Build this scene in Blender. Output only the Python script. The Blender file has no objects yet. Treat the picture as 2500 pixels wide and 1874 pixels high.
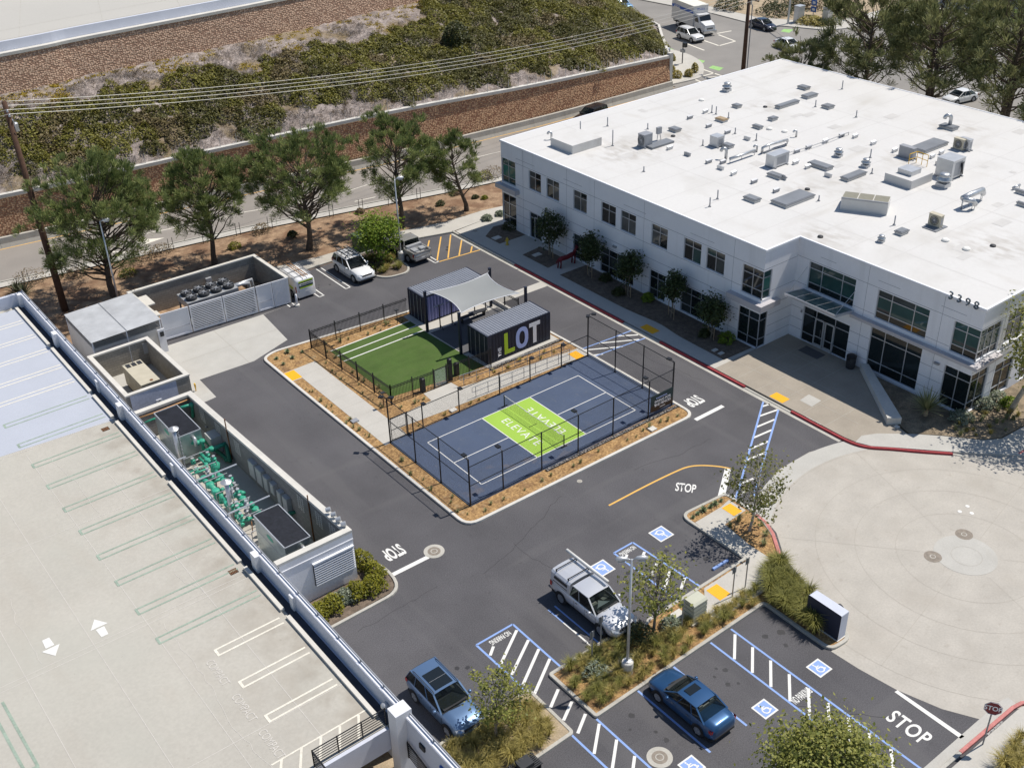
import bpy, bmesh, math, random
import numpy as np
from mathutils import Vector, Matrix
random.seed(7); rng = np.random.default_rng(7)
R = math.radians
scn = bpy.context.scene
# ------------------------------------------------------------------ camera
CAM = (-32.646, -52.765, 42.545); YAW, PITCH, ROLL, FPX = R(52.8862), R(-31.6715), R(-1.6821), 2712.47
FW, FH = 2500.0, 1874.0
_f = Vector((math.cos(PITCH)*math.cos(YAW), math.cos(PITCH)*math.sin(YAW), math.sin(PITCH)))
_r = Vector((math.sin(YAW), -math.cos(YAW), 0)); _u = _r.cross(_f)
_r2 = _r*math.cos(ROLL) + _u*math.sin(ROLL); _u2 = -_r*math.sin(ROLL) + _u*math.cos(ROLL)
cd = bpy.data.cameras.new('camera'); cam = bpy.data.objects.new('camera', cd); scn.collection.objects.link(cam)
cd.sensor_fit = 'HORIZONTAL'; cd.sensor_width = 36.0; cd.lens = FPX/FW*36.0; cd.clip_start = 0.5; cd.clip_end = 3000
cam.matrix_world = Matrix(((_r2.x, _u2.x, -_f.x, CAM[0]), (_r2.y, _u2.y, -_f.y, CAM[1]), (_r2.z, _u2.z, -_f.z, CAM[2]), (0, 0, 0, 1)))
scn.camera = cam
# ------------------------------------------------------------------ sky, sun, exposure
SUN_EL, SUN_AZ = R(60.0), R(-8.0)
wd = bpy.data.worlds.new('World'); scn.world = wd; wd.use_nodes = True
nt = wd.node_tree; bg = nt.nodes['Background']; sky = nt.nodes.new('ShaderNodeTexSky')
sky.sky_type = 'NISHITA'; sky.sun_disc = False; sky.sun_elevation = SUN_EL; sky.sun_rotation = R(90.0) - SUN_AZ
sky.air_density = 1.0; sky.dust_density = 0.3; sky.ozone_density = 2.0
nt.links.new(sky.outputs[0], bg.inputs[0]); bg.inputs[1].default_value = 0.10
sl = bpy.data.lights.new('sun', 'SUN'); so = bpy.data.objects.new('sun', sl); scn.collection.objects.link(so)
sl.energy = 4.8; sl.angle = R(0.53); sl.color = (1.0, 0.945, 0.87)
so.rotation_euler = Vector((math.cos(SUN_EL)*math.cos(SUN_AZ), math.cos(SUN_EL)*math.sin(SUN_AZ), math.sin(SUN_EL))).to_track_quat('Z', 'Y').to_euler()
vs = scn.view_settings; vs.view_transform = 'Standard'; vs.look = 'None'; vs.exposure = 0.0; vs.gamma = 1.0; vs.use_curve_mapping = False
scn.cycles.use_denoising = True; scn.cycles.max_bounces = 6; scn.cycles.transparent_max_bounces = 24
scn.cycles.diffuse_bounces = 3; scn.cycles.glossy_bounces = 3; scn.cycles.transmission_bounces = 4
# ------------------------------------------------------------------ photo pixel -> place
_OFF = {}
for _i in range(4):
    for _j, _row in enumerate(('ABCD', 'EFGH', 'IJKL', 'MNOQ')):
        _OFF[_row[_i]] = (600*_i, (0, 450, 900, 1349)[_j])
_SC = 700/2211
def pix(s, x, y):
    if s == 'P': return x, y
    if s == 'Z': return x*2500/2212, y*2500/2212
    o = _OFF[s]; return o[0] + x*_SC, o[1] + y*_SC
def _ray(s, x, y):
    a, b = pix(s, x, y); return _f + _r2*((a-FW/2)/FPX) - _u2*((b-FH/2)/FPX)
def P(s, x, y, z=0.0):
    d = _ray(s, x, y); t = (z-CAM[2])/d.z; return Vector((CAM[0]+d.x*t, CAM[1]+d.y*t, z))
def PX(s, x, y, X):
    d = _ray(s, x, y); t = (X-CAM[0])/d.x; return Vector((X, CAM[1]+d.y*t, CAM[2]+d.z*t))
def PL(s, pts, z=0.0): return [P(s, x, y, z) for x, y in pts]
# ------------------------------------------------------------------ mesh helpers
COL = scn.collection; ORG = {}
class MB:
    def __init__(s): s.v = []; s.f = []; s.m = []
    def add(s, vs_, fs, m=0):
        n = len(s.v); s.v.extend([tuple(a) for a in vs_]); s.f.extend([tuple(i+n for i in q) for q in fs]); s.m.extend([m]*len(fs)); return s
    def box(s, x0, y0, z0, x1, y1, z1, m=0):
        if x0 > x1: x0, x1 = x1, x0
        if y0 > y1: y0, y1 = y1, y0
        if z0 > z1: z0, z1 = z1, z0
        return s.add([(x0,y0,z0),(x1,y0,z0),(x1,y1,z0),(x0,y1,z0),(x0,y0,z1),(x1,y0,z1),(x1,y1,z1),(x0,y1,z1)],
              [(3,2,1,0),(4,5,6,7),(0,1,5,4),(1,2,6,5),(2,3,7,6),(3,0,4,7)], m)
    def cbox(s, c, sz, rz=0, m=0):
        ca, sa = math.cos(rz), math.sin(rz); h = [a/2 for a in sz]; vs_ = []
        for z in (-1, 1):
            for x, y in ((-1,-1),(1,-1),(1,1),(-1,1)):
                a, b = x*h[0], y*h[1]; vs_.append((c[0]+a*ca-b*sa, c[1]+a*sa+b*ca, c[2]+z*h[2]))
        return s.add(vs_, [(3,2,1,0),(4,5,6,7),(0,1,5,4),(1,2,6,5),(2,3,7,6),(3,0,4,7)], m)
    def bar(s, a, b, w, h, m=0):
        a = Vector(a); b = Vector(b); d = (b-a).normalized(); up = Vector((0,0,1)) if abs(d.z) < .9 else Vector((1,0,0))
        r = d.cross(up).normalized()*(w/2); t = r.cross(d).normalized()*(h/2); vs_ = []
        for p in (a, b): vs_ += [p-r-t, p+r-t, p+r+t, p-r+t]
        return s.add(vs_, [(3,2,1,0),(4,5,6,7),(0,1,5,4),(1,2,6,5),(2,3,7,6),(3,0,4,7)], m)
    def prism(s, poly, z0, z1, m=0, ms=None):
        poly = ccw(poly); n = len(poly); vs_ = [(p[0],p[1],z0) for p in poly] + [(p[0],p[1],z1) for p in poly]
        s.add(vs_, [tuple(range(n, 2*n))], m); k = len(s.v)-2*n
        for i in range(n):
            j = (i+1) % n; s.f.append((k+i, k+j, k+n+j, k+n+i)); s.m.append(m if ms is None else ms)
        return s
    def sheet(s, poly, z=None, m=0):
        poly = ccw(poly); return s.add([(p[0], p[1], p[2] if z is None else z) for p in poly], [tuple(range(len(poly)))], m)
    def tube(s, pts, r, n=8, m=0, cap=True):
        pts = [Vector(p) for p in pts]; N = len(pts); rr = r if isinstance(r, (list, tuple)) else [r]*N
        t0 = (pts[1]-pts[0]).normalized(); a = Vector((0,0,1)) if abs(t0.z) < .9 else Vector((1,0,0)); nx = t0.cross(a).normalized(); vs_ = []
        for i, p in enumerate(pts):
            t = ((pts[min(i+1,N-1)]-p).normalized() + (p-pts[max(i-1,0)]).normalized())
            t = t.normalized() if t.length > 1e-6 else t0
            nx = (nx - t*nx.dot(t)).normalized(); ny = t.cross(nx)
            for k in range(n):
                th = 2*math.pi*k/n; vs_.append(p + nx*(rr[i]*math.cos(th)) + ny*(rr[i]*math.sin(th)))
        fs = [(i*n+k, i*n+(k+1)%n, (i+1)*n+(k+1)%n, (i+1)*n+k) for i in range(N-1) for k in range(n)]
        if cap: fs += [tuple(range(n-1,-1,-1)), tuple(range((N-1)*n, N*n))]
        return s.add(vs_, fs, m)
    def lathe(s, prof, c, n=16, m=0, cap=True):
        vs_ = [(c[0]+r*math.cos(2*math.pi*k/n), c[1]+r*math.sin(2*math.pi*k/n), c[2]+z) for r, z in prof for k in range(n)]
        N = len(prof); fs = [(i*n+k, i*n+(k+1)%n, (i+1)*n+(k+1)%n, (i+1)*n+k) for i in range(N-1) for k in range(n)]
        if cap: fs += [tuple(range(n-1,-1,-1)), tuple(range((N-1)*n, N*n))]
        return s.add(vs_, fs, m)
    def strip(s, pts, w, z, m=0, closed=False):
        L, Rr = offs(pts, w/2, closed), offs(pts, -w/2, closed); n = len(L)
        for i in range(n if closed else n-1):
            j = (i+1) % n; s.add([(*Rr[i],z), (*Rr[j],z), (*L[j],z), (*L[i],z)], [(0,1,2,3)], m)
        return s
    def kerb(s, pts, w, z0, z1, m=0, closed=False, side=0):
        o = w/2*side; L, Rr = offs(pts, w/2+o, closed), offs(pts, -w/2+o, closed); n = len(L); b = min(.02, w/5)
        L2, R2 = offs(pts, w/2+o-b, closed), offs(pts, -w/2+o+b, closed)
        for i in range(n if closed else n-1):
            j = (i+1) % n
            ring = lambda i: [(*Rr[i],z0), (*Rr[i],z1-b), (*R2[i],z1), (*L2[i],z1), (*L[i],z1-b), (*L[i],z0)]
            s.add(ring(i)+ring(j), [(k, k+1, k+7, k+6)[::-1] for k in range(5)], m)
        if not closed:
            for i, rev in ((0, 0), (n-1, 1)):
                q = ring(i); s.add(q, [tuple(range(6)) if not rev else tuple(range(5,-1,-1))], m)
        return s
    def build(s, name, mats, parent=None, smooth=False, local=False):
        me = bpy.data.meshes.new(name)
        if parent is not None and not local:
            o = ORG.get(parent.name, (0,0,0)); vv = [(a[0]-o[0], a[1]-o[1], a[2]-o[2]) for a in s.v]
        else: vv = s.v
        me.from_pydata(vv, [], s.f)
        if not isinstance(mats, (list, tuple)): mats = [mats]
        for q in mats: me.materials.append(M[q] if isinstance(q, str) else q)
        if len(mats) > 1: me.polygons.foreach_set('material_index', s.m)
        if smooth: me.polygons.foreach_set('use_smooth', [True]*len(s.f))
        me.update(); return link(name, me, parent)
def link(name, me, parent=None):
    o = bpy.data.objects.new(name, me); COL.objects.link(o)
    if parent is not None: o.parent = parent; ORG[o.name] = ORG.get(parent.name, (0,0,0))
    return o
def ccw(p):
    a = sum(p[i-1][0]*p[i][1]-p[i][0]*p[i-1][1] for i in range(len(p))); return list(p) if a > 0 else list(p)[::-1]
def offs(pts, d, closed=False):
    out = []; n = len(pts)
    for i in range(n):
        a = pts[i-1] if (closed or i > 0) else None; b = pts[i]; c = pts[(i+1) % n] if (closed or i < n-1) else None
        def nrm(p, q):
            dx, dy = q[0]-p[0], q[1]-p[1]; l = math.hypot(dx, dy) or 1; return -dy/l, dx/l
        if a is None: nx, ny = nrm(b, c); k = 1
        elif c is None: nx, ny = nrm(a, b); k = 1
        else:
            n1, n2 = nrm(a, b), nrm(b, c); nx, ny = n1[0]+n2[0], n1[1]+n2[1]; l = math.hypot(nx, ny) or 1; nx /= l; ny /= l
            k = min(1/max(.2, nx*n1[0]+ny*n1[1]), 2.5)
        out.append((b[0]+nx*d*k, b[1]+ny*d*k))
    return out
def arc(pts, n=6, r=None, closed=False):
    """round the inner corners of a polyline with radius r"""
    out = []; N = len(pts)
    for i in range(N):
        if not closed and i in (0, N-1): out.append(Vector(pts[i][:2])); continue
        a, b, c = Vector(pts[i-1][:2]), Vector(pts[i][:2]), Vector(pts[(i+1) % N][:2]); rr = r[i] if isinstance(r, (list, tuple)) else r
        if not rr: out.append(b); continue
        q = min(rr, (a-b).length*.48, (c-b).length*.48); p0 = b+(a-b).normalized()*q; p1 = b+(c-b).normalized()*q
        for k in range(n+1):
            t = k/n; out.append(p0*(1-t)**2 + b*2*t*(1-t) + p1*t*t)
    return out
def spline(pts, n=8):
    out = []; p = [Vector(q) for q in pts]; p = [p[0]*2-p[1]] + p + [p[-1]*2-p[-2]]
    for i in range(1, len(p)-2):
        for k in range(n):
            t = k/n; out.append(.5*((2*p[i]) + (p[i+1]-p[i-1])*t + (2*p[i-1]-5*p[i]+4*p[i+1]-p[i+2])*t*t + (3*p[i]-p[i-1]-3*p[i+1]+p[i+2])*t**3))
    out.append(p[-2]); return out
def tag(o, label=None, cat=None, group=None, kind=None):
    if label: o['label'] = label
    if cat: o['category'] = cat
    if group: o['group'] = group
    if kind: o['kind'] = kind
    return o
def thing(name, loc, label, cat, group=None, rz=0):
    o = bpy.data.objects.new(name, None); COL.objects.link(o); o.location = loc; o.rotation_euler = (0,0,rz); o.empty_display_size = .2
    ORG[o.name] = tuple(loc); return tag(o, label, cat, group)
def struct(name, mb, mats, smooth=False): return tag(mb.build(name, mats, smooth=smooth), kind='structure')
def copy_tree(o, parent=None):
    c = o.copy(); COL.objects.link(c); c.parent = parent
    for ch in [q for q in o.children]: copy_tree(ch, c)
    return c
def npmesh(name, V, F, mats, parent=None, midx=None, smooth=False, kind=None):
    """V (n,3) array, F (m,k) array of faces with k corners"""
    me = bpy.data.meshes.new(name or 'clump'); V = np.asarray(V, np.float32); F = np.asarray(F, np.int32); m, k = F.shape
    me.vertices.add(len(V)); me.vertices.foreach_set('co', V.ravel()); me.loops.add(m*k); me.loops.foreach_set('vertex_index', F.ravel())
    me.polygons.add(m); me.polygons.foreach_set('loop_start', np.arange(m, dtype=np.int32)*k)
    for q in (mats if isinstance(mats, (list, tuple)) else [mats]): me.materials.append(M[q])
    if midx is not None: me.polygons.foreach_set('material_index', np.asarray(midx, np.int32))
    if smooth: me.polygons.foreach_set('use_smooth', np.ones(m, bool))
    me.update(calc_edges=True)
    if name is None: return me
    o = link(name, me, parent)
    if kind: o['kind'] = kind
    return o
_tc = {}
def textmesh(txt, h, bold=0.0, stretch=1.0, extrude=0.0, spacing=1.0):
    key = (txt, h, bold, stretch, extrude, spacing)
    if key in _tc: return _tc[key]
    cu = bpy.data.curves.new('t', 'FONT'); cu.body = txt; cu.size = 1.0; cu.offset = bold; cu.extrude = extrude/h; cu.space_character = spacing
    cu.align_x = 'CENTER'; cu.align_y = 'CENTER'; cu.resolution_u = 4
    o = bpy.data.objects.new('t', cu); COL.objects.link(o); dg = bpy.context.evaluated_depsgraph_get()
    me = bpy.data.meshes.new_from_object(o.evaluated_get(dg)); bpy.data.objects.remove(o); bpy.data.curves.remove(cu)
    k = h/0.7; me.transform(Matrix.Diagonal((k*stretch, k, k, 1))); _tc[key] = me; return me
def text(name, txt, h, loc, xdir, ydir, mat, parent=None, bold=.02, stretch=1., extrude=0., spacing=1.):
    me = textmesh(txt, h, bold, stretch, extrude, spacing).copy(); me.materials.clear(); me.materials.append(M[mat]); me.name = name
    x = Vector(xdir).normalized(); y = Vector(ydir); y = (y-x*y.dot(x)).normalized(); z = x.cross(y)
    o = ORG.get(parent.name, (0,0,0)) if parent else (0,0,0)
    me.transform(Matrix(((x.x,y.x,z.x,loc[0]-o[0]),(x.y,y.y,z.y,loc[1]-o[1]),(x.z,y.z,z.z,loc[2]-o[2]),(0,0,0,1))))
    return link(name, me, parent)
# ------------------------------------------------------------------ materials
M = {}
def mat(name, col, rough=.75, var=.12, sc=2.0, fine=.0, fsc=60., bump=0., bsc=40., metal=0., spec=.4, col2=None, thr=None, coat=0., obj=False, sss=None):
    m = bpy.data.materials.new(name); m.use_nodes = True; n = m.node_tree.nodes; l = m.node_tree.links; b = n['Principled BSDF']
    b.inputs['Roughness'].default_value = rough; b.inputs['Metallic'].default_value = metal; b.inputs['Specular IOR Level'].default_value = spec
    if coat: b.inputs['Coat Weight'].default_value = coat; b.inputs['Coat Roughness'].default_value = .06
    M[name] = m; m['c'] = col
    if obj: tc = n.new('ShaderNodeTexCoord'); src = tc.outputs['Object']
    else: g = n.new('ShaderNodeNewGeometry'); src = g.outputs['Position']
    def noise(scale, det=3, rgh=.55):
        q = n.new('ShaderNodeTexNoise'); q.inputs['Scale'].default_value = scale; q.inputs['Detail'].default_value = det; q.inputs['Roughness'].default_value = rgh
        l.new(src, q.inputs['Vector']); return q.outputs['Fac']
    cur = None
    if var or col2:
        rp = n.new('ShaderNodeValToRGB'); e = rp.color_ramp.elements
        lo = [max(0, c*(1-var)) for c in col]; hi = [min(1, c*(1+var)) for c in (col2 or col)]
        t = thr or (.3, .7); e[0].position, e[1].position = t; e[0].color = (*lo, 1); e[1].color = (*hi, 1)
        l.new(noise(sc, 5), rp.inputs[0]); cur = rp.outputs[0]
    else:
        rgb = n.new('ShaderNodeRGB'); rgb.outputs[0].default_value = (*col, 1); cur = rgb.outputs[0]
    if fine:
        rp = n.new('ShaderNodeMapRange'); rp.inputs['From Min'].default_value = .3; rp.inputs['From Max'].default_value = .7
        rp.inputs['To Min'].default_value = 1-fine; rp.inputs['To Max'].default_value = 1+fine; l.new(noise(fsc, 2), rp.inputs['Value'])
        mx = n.new('ShaderNodeMix'); mx.data_type = 'RGBA'; mx.blend_type = 'MULTIPLY'; mx.inputs['Factor'].default_value = 1
        l.new(cur, mx.inputs['A']); l.new(rp.outputs[0], mx.inputs['B']); cur = mx.outputs['Result']
    l.new(cur, b.inputs['Base Color']); m['_out'] = ''
    if bump:
        bp = n.new('ShaderNodeBump'); bp.inputs['Strength'].default_value = min(1, bump*10); bp.inputs['Distance'].default_value = bump
        l.new(noise(bsc, 3), bp.inputs['Height']); l.new(bp.outputs[0], b.inputs['Normal'])
    return m
def mnodes(name):
    m = M[name]; return m, m.node_tree.nodes, m.node_tree.links, m.node_tree.nodes['Principled BSDF']
def overlay(name, fac_builder, col):
    """mix another colour over a material's base colour, factor from node graph fac_builder(nodes, links, position_socket)"""
    m, n, l, b = mnodes(name); old = b.inputs['Base Color'].links[0].from_socket
    g = n.new('ShaderNodeNewGeometry'); fac = fac_builder(n, l, g.outputs['Position'])
    mx = n.new('ShaderNodeMix'); mx.data_type = 'RGBA'; l.new(fac, mx.inputs['Factor']); l.new(old, mx.inputs['A']); mx.inputs['B'].default_value = (*col, 1)
    l.new(mx.outputs['Result'], b.inputs['Base Color'])
def nz(scale, lo, hi, amp=1.0, det=4, stretch=None, w=0.0):
    def fb(n, l, pos):
        if stretch:
            mp = n.new('ShaderNodeMapping'); l.new(pos, mp.inputs['Vector']); mp.inputs['Scale'].default_value = stretch; mp.inputs['Location'].default_value = (w, w, 0); pos = mp.outputs[0]
        q = n.new('ShaderNodeTexNoise'); q.inputs['Scale'].default_value = scale; q.inputs['Detail'].default_value = det; l.new(pos, q.inputs['Vector'])
        r = n.new('ShaderNodeMapRange'); r.inputs['From Min'].default_value = lo; r.inputs['From Max'].default_value = hi; r.inputs['To Max'].default_value = amp
        l.new(q.outputs['Fac'], r.inputs['Value']); return r.outputs[0]
    return fb
def masked(box, inner, soft=1.0):
    """inner factor limited to x0,y0,x1,y1 in place coordinates"""
    def fb(n, l, pos):
        s = n.new('ShaderNodeSeparateXYZ'); l.new(pos, s.inputs[0]); f = inner(n, l, pos)
        for ax, a, sg in (('X', box[0], 1), ('X', box[2], -1), ('Y', box[1], 1), ('Y', box[3], -1)):
            r = n.new('ShaderNodeMapRange'); r.inputs['From Min'].default_value = a; r.inputs['From Max'].default_value = a+sg*soft
            l.new(s.outputs[ax], r.inputs['Value']); q = n.new('ShaderNodeMath'); q.operation = 'MULTIPLY'; l.new(f, q.inputs[0]); l.new(r.outputs[0], q.inputs[1]); f = q.outputs[0]
        return f
    return fb
mat('asphalt', (.090,.087,.092), .9, .16, .22, .30, 18., .004, 55.)
overlay('asphalt', nz(.25, .5, .72, .35, 5, (1, .25, 1)), (.128,.123,.125))
overlay('asphalt', nz(1.1, .66, .74, .4, 4, None), (.066,.064,.067))
overlay('asphalt', nz(9, .72, .76, .5, 2), (.17,.165,.16))
overlay('asphalt', nz(.55, .56, .66, .38, 6, (1, .10, 1), 3.), (.125,.121,.122))
overlay('asphalt', nz(.55, .58, .66, .30, 6, (.12, 1, 1), 9.), (.128,.124,.124))
overlay('asphalt', nz(2.4, .68, .73, .5, 3, None), (.058,.056,.059))
mat('road', (.275,.25,.222), .9, .08, .3, .10, 14., .003, 40.)
overlay('road', nz(.12, .45, .7, .35, 4, (1, 1, 1)), (.215,.197,.178))
mat('road_old', (.25,.235,.215), .9, .10, .2, .10, 14.)
mat('concrete', (.435,.405,.355), .85, .08, .6, .06, 9., .002, 30.)
overlay('concrete', nz(.35, .52, .75, .5, 5), (.36,.325,.275))
overlay('concrete', nz(2.2, .62, .72, .28, 4), (.28,.24,.19))
mat('concrete_new', (.455,.44,.40), .85, .05, .8, .05, 12.)
overlay('concrete_new', nz(.5, .55, .8, .35, 5), (.38,.35,.30))
mat('concrete_walk', (.475,.452,.405), .85, .05, .8, .05, 12.)
mat('kerb', (.44,.42,.37), .85, .10, 1.2, .08, 12.)
mat('cap', (.60,.575,.52), .8, .08, 1.0, .04, 9.)
mat('freeway', (.47,.45,.405), .8, .03, .1, .03, 5.)
overlay('freeway', nz(.12, .45, .75, .35, 3, (.15, 1, 1)), (.44,.425,.39))
mat('deck', (.45,.425,.37), .85, .06, .18, .05, 6.)
overlay('deck', nz(.16, .45, .75, .5, 5), (.42,.415,.36))
overlay('deck', nz(.6, .52, .74, .35, 6, (1,.3,1)), (.40,.36,.30))
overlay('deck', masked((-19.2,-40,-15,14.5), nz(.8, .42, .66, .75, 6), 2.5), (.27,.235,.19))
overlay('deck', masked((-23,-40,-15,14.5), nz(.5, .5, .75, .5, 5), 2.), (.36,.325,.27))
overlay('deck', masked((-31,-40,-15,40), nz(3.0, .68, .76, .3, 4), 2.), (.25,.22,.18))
mat('deck_coat', (.44,.465,.52), .8, .03, .4, .02, 9.)
overlay('deck_coat', nz(1.6, .66, .78, .3, 4), (.33,.35,.40))
mat('mulch', (.25,.135,.055), .95, .38, 7., .45, 24., .03, 30., col2=(.38,.235,.10))
overlay('mulch', nz(1.3, .52, .66, .55, 5), (.17,.095,.05))
overlay('mulch', nz(2.1, .60, .70, .5, 5), (.40,.30,.17))
mat('dirt', (.22,.135,.08), .95, .25, 1.2, .3, 16., .02, 20., col2=(.33,.225,.14))
overlay('dirt', nz(.35, .5, .62, .6, 5), (.155,.078,.042))
mat('drysoil', (.38,.30,.20), .95, .18, 1.5, .2, 14., .02, 18.)
mat('darksoil', (.15,.115,.085), .95, .3, 3., .3, 18., .02, 18.)
mat('turf', (.060,.108,.020), .95, .14, .7, .35, 45., .01, 80.)
overlay('turf', nz(.5, .42, .62, .35, 3, (.15, 2.2, 1)), (.085,.135,.032))
overlay('turf', nz(.9, .5, .7, .3, 5), (.095,.125,.04))
mat('court_blue', (.062,.086,.142), .8, .07, .5, .10, 22.)
overlay('court_blue', nz(.7, .5, .72, .4, 6), (.085,.108,.155))
overlay('court_blue', nz(3.0, .64, .70, .3, 4), (.13,.14,.16))
overlay('court_blue', masked((-1.9,-7.6,10,-4.6), nz(.55, .56, .64, .32, 3, (1, 1.6, 1)), .8), (.20,.155,.12))
mat('court_green', (.31,.49,.06), .7, .03, .5, .04, 30.)
mat('paint_white', (.72,.71,.67), .7, .05, 3., .06, 20.)
mat('paint_worn', (.72,.68,.58), .8, .07, 3., .08, 12.)
mat('paint_blue', (.24,.36,.66), .7, .06, 3., .06, 20.)
mat('paint_yellow', (.72,.42,.10), .75, .08, 3., .06, 15.)
mat('paint_green_worn', (.29,.36,.29), .8, .15, 2., .10, 9.)
mat('paint_bike', (.30,.52,.18), .8, .12, 2., .10, 9.)
mat('paint_red', (.30,.035,.04), .7, .15, 3., .10, 12.)
mat('paint_red_faded', (.50,.19,.17), .75, .15, 3., .10, 12.)
mat('tactile', (.85,.42,.012), .6, .03, 3., .03, 20.)
mat('roof_white', (.60,.588,.565), .8, .03, .12, .02, 5.)
overlay('roof_white', nz(.5, .60, .74, .22, 6, (1, .4, 1)), (.40,.36,.30))
overlay('roof_white', nz(.21, .55, .72, .4, 6), (.47,.45,.41))
overlay('roof_white', nz(.35, .60, .70, .3, 5, (.25, 1, 1), 5.), (.42,.39,.34))
mat('wall_white', (.80,.805,.83), .75, .03, .8, .05, 30., .004, 60.)
mat('joint', (.30,.31,.34), .8, 0)
mat('ledge_grey', (.48,.46,.47), .7, .04, 1., .04, 20.)
mat('frame', (.55,.58,.62), .35, .03, 2., metal=.6)
mat('frame_dark', (.10,.13,.16), .4, 0, metal=.5)
def glass(name, col, rough=.03):
    m = mat(name, col, rough, .35, .35, spec=.5); return m
glass('glass_dark', (.010,.016,.018)); glass('glass_green', (.030,.075,.070)); glass('glass_teal', (.05,.17,.14))
mat('glass_car', (.012,.016,.018), .03, 0, spec=.6)
mat('glass_clear', (.10,.16,.15), .05, .2, 1.5, spec=.5, obj=True)
mat('metal_grey', (.33,.34,.36), .5, .10, 1.2, metal=.3)
mat('metal_light', (.55,.56,.57), .4, .08, 1.5, metal=.5)
mat('galv', (.52,.53,.54), .38, .15, 3., metal=.75)
mat('skylight', (.205,.215,.23), .45, .10, .9)
mat('solar', (.24,.225,.17), .5, .10, 2.5)
mat('rust', (.20,.09,.035), .8, .3, 4.)
mat('black_metal', (.012,.013,.016), .45, 0, spec=.4)
mat('dark_plastic', (.03,.032,.036), .6, .1, 3.)
mat('navy', (.012,.017,.036), .5, .18, 2., spec=.4)
mat('navy_light', (.16,.17,.36), .6, .05, 2.)
mat('cont_roof', (.26,.275,.31), .5, .06, 2., metal=.2)
mat('sail', (.27,.28,.275), .85, .04, .5, .05, 40.)
mat('lime', (.42,.58,.03), .6, .03, 2.); mat('letter_blue', (.38,.46,.78), .6, .03, 2.); mat('letter_white', (.78,.78,.80), .6, .02, 2.)
mat('cmu', (.30,.275,.23), .85, .14, 1.3, .08, 12.)
mat('stucco', (.70,.705,.73), .8, .05, .7, .06, 25., .004, 40.)
mat('stucco_warm', (.60,.57,.52), .8, .06, .7, .05, 25.)
mat('stucco_rough', (.46,.49,.58), .85, .10, 5., .12, 22., .02, 14.)
mat('parapet', (.56,.585,.66), .8, .05, .7, .05, 22.)
mat('pipe_green', (.045,.33,.22), .45, .22, 4.)
mat('pipe_dkgreen', (.02,.15,.09), .5, .15, 4.)
mat('pipe_copper', (.45,.24,.10), .5, .15, 4., metal=.3)
mat('yellow', (.75,.45,.02), .5, .05, 3.)
mat('tan_metal', (.50,.455,.35), .6, .08, 1.6)
mat('cabinet', (.40,.41,.40), .5, .06, 2.)
mat('beige_plastic', (.50,.50,.40), .6, .05, 2.)
mat('box_green', (.07,.11,.055), .6, .06, 2.)
mat('unit_dark', (.012,.013,.018), .6, .35, 1.6, .3, 6.)
mat('unit_panel', (.38,.44,.42), .35, .18, 1.1, metal=.5)
mat('wood_pole', (.085,.045,.028), .9, .25, 3., .2, 30.)
mat('wire', (.36,.36,.34), .5, 0, metal=.3)
mat('bark', (.10,.075,.055), .95, .3, 5., .2, 30., obj=True)
mat('bark_grey', (.20,.17,.13), .95, .3, 5., .2, 30., obj=True)
mat('bark_pale', (.42,.38,.31), .9, .25, 4., .2, 20., obj=True)
mat('river_rock', (.26,.25,.24), .9, .4, 6., .3, 14., .02, 12.)
mat('monument', (.030,.035,.060), .45, .10, 2.)
mat('red_sign', (.17,.012,.018), .5, .05, 3.)
mat('sign_back', (.30,.31,.32), .5, .05, 3., metal=.4)
mat('sign_blue', (.05,.13,.40), .5, .05, 3.)
mat('sign_green', (.01,.22,.14), .5, .05, 3.)
mat('yellow_hydrant', (.62,.42,.05), .5, .05, 3.)
mat('tyre', (.018,.018,.019), .85, .15, 6., obj=True)
mat('rim', (.36,.37,.38), .35, .08, 6., metal=.7, obj=True)
mat('lens_red', (.38,.012,.015), .2, 0, spec=.6); mat('lens_clear', (.62,.65,.68), .15, 0, spec=.7); mat('lens_amber', (.6,.25,.02), .2, 0)
def paint(name, col, metal=.25): return mat(name, col, .32, .03, 2., metal=metal, coat=.7, obj=True)
paint('car_silver', (.62,.63,.65), .4); paint('car_white', (.74,.74,.73), 0); paint('car_tan', (.42,.41,.39), .5)
paint('car_blue', (.025,.085,.20), .4); paint('car_steel', (.135,.22,.36), .5); paint('car_navy', (.012,.016,.04), .3); paint('car_black', (.012,.012,.014), .2)
paint('car_skyblue', (.18,.32,.50), .4)
mat('car_trim', (.02,.021,.023), .6, 0); mat('car_seat', (.30,.28,.25), .8, .1, 5., obj=True)
mat('truck_white', (.66,.655,.64), .5, .03, 1., obj=True); mat('truck_roof', (.74,.72,.64), .6, .04, 1., obj=True)
mat('graphic_blue', (.03,.11,.42), .5, 0); mat('graphic_yellow', (.8,.55,.02), .5, 0)
mat('chrome', (.6,.61,.62), .15, 0, metal=.9)
mat('wood_tan', (.36,.27,.17), .85, .15, 3., .12, 20.)
mat('shrub_bed', (.24,.18,.13), .95, .3, 4., .3, 18.)
mat('hill_soil', (.22,.18,.155), .95, .30, .9, .45, 7., .06, 5., col2=(.31,.265,.24))
overlay('hill_soil', nz(.28, .52, .60, .55, 6), (.22,.155,.05))
overlay('hill_soil', nz(2.6, .50, .62, .45, 6), (.13,.10,.09))
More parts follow.
